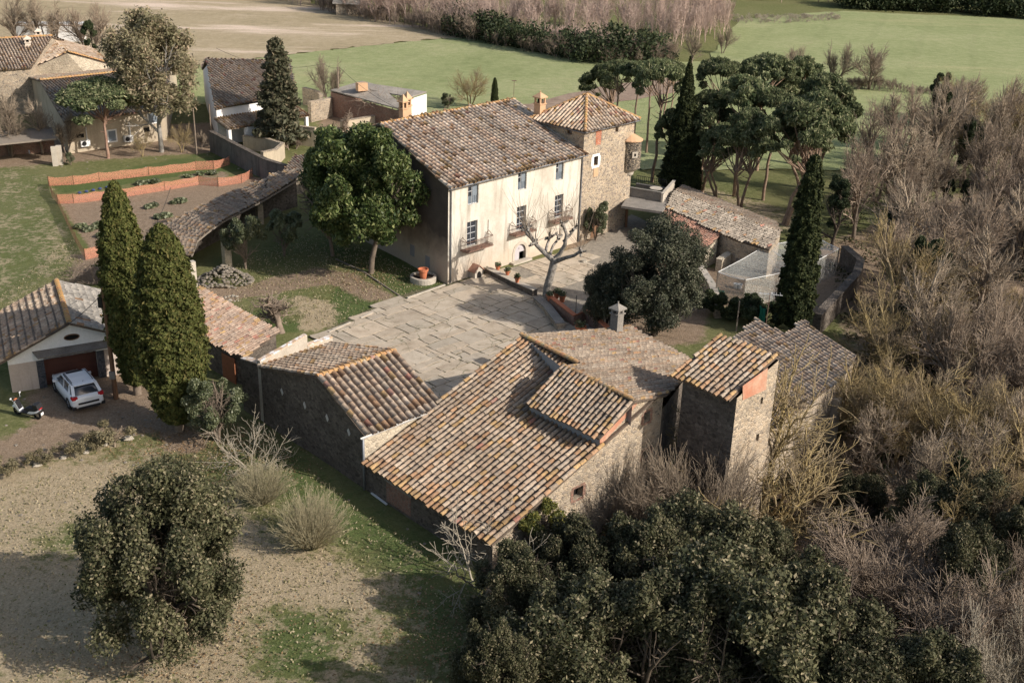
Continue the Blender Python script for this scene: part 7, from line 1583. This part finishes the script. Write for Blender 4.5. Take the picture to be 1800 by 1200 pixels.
for px, py in ((645, 200), (690, 208), (725, 205), (700, 190)): b = P(px, py); mb.bar(b, b+[0, 0, 2.6], .07)
mb.build('frame', M['iron'], pg); Wv = Wood(365)
for k in range(160): a = P(rk.uniform(640, 725), rk.uniform(170, 182), 2.6); Wv.branch(a, (rk.uniform(-1, 1), rk.uniform(-1, 1), rk.uniform(-.1, .1)), rk.uniform(1, 2.6), .03, .012, 0, .35, 0, 5)
V, Qd = Wv.mesh(sides=(3,)); raw('vines', V, Qd, mats=M['twig_mauve'], parent=pg, loc=wloc(pg))
for bx, by, ty, lb in ((610, 232, 188, 'knobbly leafless vine by the front utility pole'), (668, 222, 188, 'knobbly leafless vine left of the twin chimneys'), (683, 222, 186, 'knobbly leafless vine nearest the twin chimneys'), (520, 262, 232, 'bent leafless vine against the pale wall by the fir'), (508, 264, 236, 'smaller bent vine against the pale wall')): old.at(bx, by, ty, lb, wd=.8)
# distant lamp post and small shed
b = P(903, 172); mb = MB(); mb.tube([b, b+[0, 0, 2.2]], .03, 5); mb.box(b+[0, 0, 2.2], (.6, .3, .05), 20); tag(mb.build('field_lamp', M['iron'], loc=b), 'thin post with a small panel in the far green field', 'post')
sh = thing('field_hut', 'tiny tile-roofed hut at the hedge beyond the dry field', 'hut', P(612, 25)); mb = MB(); b = P(612, 26); mb.box(b+[0, 0, 1.1], (4.5, 3, 2.2), 10); mb.build('walls', M['stone_pale'], sh)
mb = MB(); mb.prism([b+np.array(q) for q in ((-2.6, -2.0, 2.1), (2.6, -2., 2.1), (2.6, 0, 3.1), (-2.6, 0, 3.1))], (0, 0, .12)); mb.prism([b+np.array(q) for q in ((-2.6, 2.0, 2.1), (2.6, 2., 2.1), (2.6, .05, 3.1), (-2.6, .05, 3.1))], (0, 0, .12)); mb.build('roof', M['fibro'], sh)

# ------------------------------------------------------------------ old farm at the upper left
def house_on(name, label, ridge_px, eave_px, zr, ze, mat_w, rmat, seed, gain=1.3, back=None, base=0., sp=.34, cat='house'):
    """building seen from its eave side: ridge (left,right) and front eave (left,right) pixels with their heights"""
    Rl, Rr_ = P(*ridge_px[0], zr), P(*ridge_px[1], zr); El, Er = P(*eave_px[0], ze), P(*eave_px[1], ze); r = thing(name, label, cat, (El[0], El[1], base)); hh = math.degrees(atan2(*(Er-El)[[1, 0]]))
    roof('roof', [El, Er, Rr_, Rl], hh, r, M[rmat], sp=sp, tl=.5, seed=seed, po=.08, pr=.02, gain=gain, edge=.3); Bl, Br = Rl+(Rl-El)*[1, 1, -1], Rr_+(Rr_-Er)*[1, 1, -1]
    roof('rear_roof', [Bl, Br, Rr_, Rl], hh, r, M[rmat], sp=sp*1.3, tl=.6, seed=seed+1, po=.05, gain=gain); s = .97; c = (El+Er+Bl+Br)/4; K = [c+(q-c)*s for q in (El, Er, Br, Bl)]; mr = (c+(Rr_-c)*s, c+(Rl-c)*s)
    for p in mr: p[2] = zr
    for p in K: p[2] = ze
    mb = MB(); mb.poly([[*K[0][:2], base-.3], [*K[1][:2], base-.3], K[1]-[0, 0, .1], K[0]-[0, 0, .1]]); mb.build('front_wall', M[mat_w], r)
    mb = MB(); mb.poly([[*K[1][:2], base-.3], [*K[2][:2], base-.3], K[2]-[0, 0, .1], mr[0]-[0, 0, .1], K[1]-[0, 0, .1]]); mb.poly([[*K[3][:2], base-.3], [*K[0][:2], base-.3], K[0]-[0, 0, .1], mr[1]-[0, 0, .1], K[3]-[0, 0, .1]]); mb.poly([[*K[2][:2], base-.3], [*K[3][:2], base-.3], K[3]-[0, 0, .1], K[2]-[0, 0, .1]]); mb.build('gable_walls', M[mat_w], r)
    ridge(Rl+[0, 0, .08], Rr_+[0, 0, .08], r, .18, seed=seed+2)
    return r, K
fb1, K1_ = house_on('farm_building', 'long old farm building with dark tile roof and two air-conditioning units on its wall', ((70, 142), (300, 118)), ((112, 214), (292, 192)), 5.2, 3.4, 'stucco_old', 'tile_grey', 401, 1.2)
def on_wall(K, px, py): a = math.degrees(atan2(*(K[1]-K[0])[[1, 0]])); return PV(K[0], a, px, py), a
for px, py, w_, h_, nm, fr_ in ((141, 239, .75, .4, 'window', 0), (197, 239, .75, 1.05, 'window', 1), (258, 228, .6, .45, 'window', 0), (268, 206, .9, 1.1, 'window', 1)):
    c, a = on_wall(K1_, px, py); n_ = hd(a-90)
    if fr_: mb = MB(); mb.box(c+n_*.02, (w_+.3, .06, h_+.3), a); fo2 = mb.build('window_frame', M['white'], fb1); mb = MB(); mb.box(c+n_*.05, (w_, .06, h_), a); mb.build('pane', M['shutter'], fo2)
    else: mb = MB(); mb.box(c+n_*.0, (w_, .06, h_), a); mb.build('window', M['dark'], fb1)
for px, py, lb in ((148, 251, 'white air-conditioning unit at the left of the farm building wall'), (224, 243, 'white air-conditioning unit right of the window on the farm building wall')):
    c, a = on_wall(K1_, px, py); n_ = hd(a-90); c = c+n_*.25; ac = thing('air_conditioner', lb, 'air conditioner', c, 'air-conditioning units on the farm building'); mb = MB(); mb.box(c, (.95, .34, .62), a); mb.build('case', M['metal_white'], ac)
    mb = MB(); f_ = c+n_*.18-hd(a)*.15; uu = hd(a); mb.prism([f_+uu*.24*cos(t)+np.array([0, 0, .24*sin(t)]) for t in np.linspace(0, 2*pi, 15)[:-1]], n_*.02); mb.build('fan_grille', M['car_black'], ac)
    mb = MB(); mb.bar(c+uu*.3+[0, 0, .3]-n_*.12, c+uu*.3+[0, 0, 1.6]-n_*.12, .08); mb.build('duct', M['metal_white'], ac)
fb2, K2_ = house_on('farm_building', 'old house with ribbed tile roof behind the walled yard and the fir', ((362, 113), (510, 108)), ((378, 192), (520, 170)), 6.6, 4.0, 'white', 'tile_grey', 411, 1.5)
c, a = on_wall(K2_, 425, 219); 
pc = thing('porch', 'lean-to tiled porch along the front of the old house behind the yard', 'porch', K2_[0]*[1, 1, 0]); n_ = hd(a-90); pz0, pz1 = 2.3, 3.0
q0, q1 = K2_[0]+hd(a)*-.4, K2_[1]; pr_ = [np.array([*(q0+n_*2.6)[:2], pz0]), np.array([*(q1+n_*2.6)[:2], pz0]), np.array([*(q1+n_*.05)[:2], pz1]), np.array([*(q0+n_*.05)[:2], pz1])]; roof('roof', pr_, a, pc, M['tile'], sp=.34, seed=415, gain=1.7, po=.05)
for t in (0.02, .22, .45, .62, .74, .97): b = pr_[0]*(1-t)+pr_[1]*t; mb = MB(); mb.box((b[0], b[1], 1.1)-n_*.2, (.35, .35, 2.3), a); mb.build('pillar', M['white'], pc)
mb = MB(); c0_, c1_ = pr_[0]*.55+pr_[1]*.45-n_*.15, pr_[0]*.78+pr_[1]*.22-n_*.15; mb.poly([[*c0_[:2], 0], [*c1_[:2], 0], [*c1_[:2], pz0], [*c0_[:2], pz0]]); mb.build('front_wall', M['white'], pc)
mb = MB(); cm = (c0_+c1_)/2; mb.box((cm[0], cm[1], 1.4)+n_*.03, (1.0, .06, .9), a); mb.build('barred_window', M['shutter'], pc)
fb3, K3_ = house_on('farmhouse', 'big old stone farmhouse with broad tiled roof and two chimneys in the far left corner', ((-60, 72), (92, 64)), ((-60, 128), (55, 120)), 7.6, 5.2, 'stone_pale', 'tile', 421, 1.9)
g_f = P(117, 92, 6.9); 
ann = thing('stone_wing', 'pale stone wing with gabled roof joined to the far left farmhouse', 'house', P(120, 130)); zg = 3.6
w0, w1_, wr, wb, wrb = P(52, 120, 4.8), P(192, 112, 4.8), P(118, 92, 6.6), P(165, 88, 4.8), P(88, 64, 6.9)
roof('roof', [w1_, wb, wrb, wr], math.degrees(atan2(*(wb-w1_)[[1, 0]])), ann, M['tile'], sp=.34, seed=431, gain=1.9, po=.1); roof('left_roof', [w0, wr, wrb, P(20, 96, 4.9)], math.degrees(atan2(*(P(20, 96, 4.9)-w0)[[1, 0]])), ann, M['tile'], sp=.34, seed=432, gain=1.8, po=.1)
mb = MB(); mb.poly([[*w0[:2], 0], [*w1_[:2], 0], w1_-[0, 0, .15], wr-[0, 0, .15], w0-[0, 0, .15]]); drop(mb, w1_, wb); mb.build('walls', M['stone_cream'], ann)
ridge(wr+[0, 0, .1], w1_+[0, 0, .1], ann, .18, seed=433)
M['pale_stucco'] = plain('pale_render', (.60, .52, .43), .9, 0, .1)
for px, py, h in ((51, 92, 1.3), (69, 73, 1.0)): c = P(px, py, 6.2); chimney(fb3, c, 6.0, h, .6, 20, 'pale_stucco', open_=.3)
tr_ = thing('white_trailer', 'long white box trailer parked behind the far left farmhouse', 'trailer', P(83, 82)); a, b = P(22, 84), P(146, 84); hh = math.degrees(atan2(*(b-a)[[1, 0]])); L = float(np.linalg.norm(b-a)); c = (a+b)/2
mb = MB(); mb.box(c+[0, 1.2, 2.2], (L, 2.5, 2.6), hh); mb.build('body', M['metal_white'], tr_); mb = MB(); mb.box(c+[0, 1.2, 3.29], (L+.15, 2.65, .1), hh); mb.build('roof', M['brick_wall'], tr_)
for s in (-.35, -.27, .3): mb = MB(); w_ = c+hd(hh)*L*s+[0, .2, .5]; mb.tube([w_-[0, .15, 0], w_+[0, .15, 0]], .5, 12); mb.build('wheel', M['tyre'], tr_)
ls = thing('open_shed', 'low flat-roofed open shed with red and blue clutter at the left edge', 'shed', P(40, 270)); mb = MB(); q4 = [P(-60, 262, 2.1), P(98, 246, 2.1), P(92, 226, 2.4), P(-60, 236, 2.4)]; mb.prism(q4, (0, 0, .15)); mb.build('roof', M['wood_grey'], ls)
for px in (2, 48, 90): b = P(px, 272-px*.1); mb = MB(); mb.bar(b, b+[0, 0, 2.1], .14); mb.build('post', M['wood_grey'], ls)
mb = MB(); mb.poly([[*q4[3][:2], 0], [*q4[2][:2], 0], q4[2], q4[3]]); mb.build('back_wall', M['brick_wall'], ls)
b = P(8, 262); mb = MB(); mb.box(b+[0, 0, .9], (3.2, .4, .3), 8); tag(mb.build('red_beam', M['redp'], loc=b), 'red painted beam lying under the open shed roof', 'beam')
b = P(36, 268); mb = MB(); mb.box(b+[0, 0, .45], (2.4, .9, .1), 10)
for sx in (-1, 1): mb.box(b+[sx*1.0, 0, .2], (.1, .8, .4), 10)
tag(mb.build('blue_table', plain('pale_blue', (.35, .42, .5), .6), loc=b), 'pale blue table before the open shed', 'table')
fs_ = thing('flat_roofed_shed', 'flat grey-roofed shed in front of the far left farmhouse', 'shed', P(20, 180)); q4 = [P(-60, 155, 3.), P(32, 152, 3.), P(45, 128, 3.), P(-60, 130, 3.)]; mb = MB(); mb.prism(q4, (0, 0, .15)); mb.build('roof', M['fibro'], fs_); mb = MB()
for i in range(4): drop(mb, q4[i], q4[(i+1) % 4])
mb.build('walls', M['concrete_pale'], fs_)
for px, py, lb in ((98, 292, 'left one of two upright weathered stone slabs by the round pine'), (107, 290, 'right one of two upright weathered stone slabs by the round pine')): b = P(px, py); mb = MB(); mb.box(b+[0, 0, .9], (.5, .25, 2.1), 20); tag(mb.build('stone_slab', M['concrete_pale'], loc=b), lb, 'stone')
# dead brush heap and yellow shrub behind the garage
mb = MB(); bw = Wood(370)
for k in range(380): a = P(rk.uniform(120, 205), rk.uniform(470, 500), rk.uniform(0, .6)); bw.branch(a, (rk.uniform(-1, 1), rk.uniform(-1, 1), rk.uniform(-.1, .6)), rk.uniform(.5, 1.4), .02, .01, 0, .3, 0, 4)
V, Qd = bw.mesh(sides=(3,)); tag(raw('brush_heap', V, Qd, mats=M['twig_dk'], loc=P(160, 490)), 'heap of dead brown brushwood behind the garage', 'brushwood', kind='stuff')
yl = leafy('yellow_shrub', 'shrub', 371, 2.6, .9, leaf_mat('yellow_leaf', (.22, .22, .03), (.45, .40, .06)), M['bark'], 2600, .15, 14, z0=.1); yl.at(202, 520, 462, 'bright yellow-green shrub left of the tall cypress', wd=.9)
# field edge posts and grass tufts
rg5 = np.random.default_rng(380); K = 60000; X_ = rg5.uniform(-36, 8, K); Y_ = rg5.uniform(34, 90, K); 
polyT = [tuple(P(*q)[:2]) for q in ((-60, 860), (340, 800), (500, 790), (640, 900), (820, 1010), (860, 1210), (-80, 1210))]; polyL = [tuple(P(*q)[:2]) for q in ((-60, 290), (80, 290), (150, 470), (60, 530), (-60, 560))]; polyG = [tuple(P(*q)[:2]) for q in ((400, 470), (560, 400), (780, 500), (600, 580), (420, 560))]
kp = inpoly(X_, Y_, polyT) | inpoly(X_, Y_, polyL) | inpoly(X_, Y_, polyG); X_, Y_ = X_[kp], Y_[kp]; K = len(X_); C = np.stack([X_, Y_, np.full(K, .05)], 1)
V, Qd, col = leaves(C, rg5.normal(0, 1, (K, 3))*[1, 1, .2], .075, rg5, 1.6, .8); col[:, 1] = np.repeat(np.where(rg5.random(K) < .55, .95, .2), 4)
tag(raw('grass_tufts', V, Qd, mats=M['grassblade'], col=col), 'short dry and green grass tufts over the lawns', 'grass', kind='stuff')
# fence along the track in the far field
mb = MB()
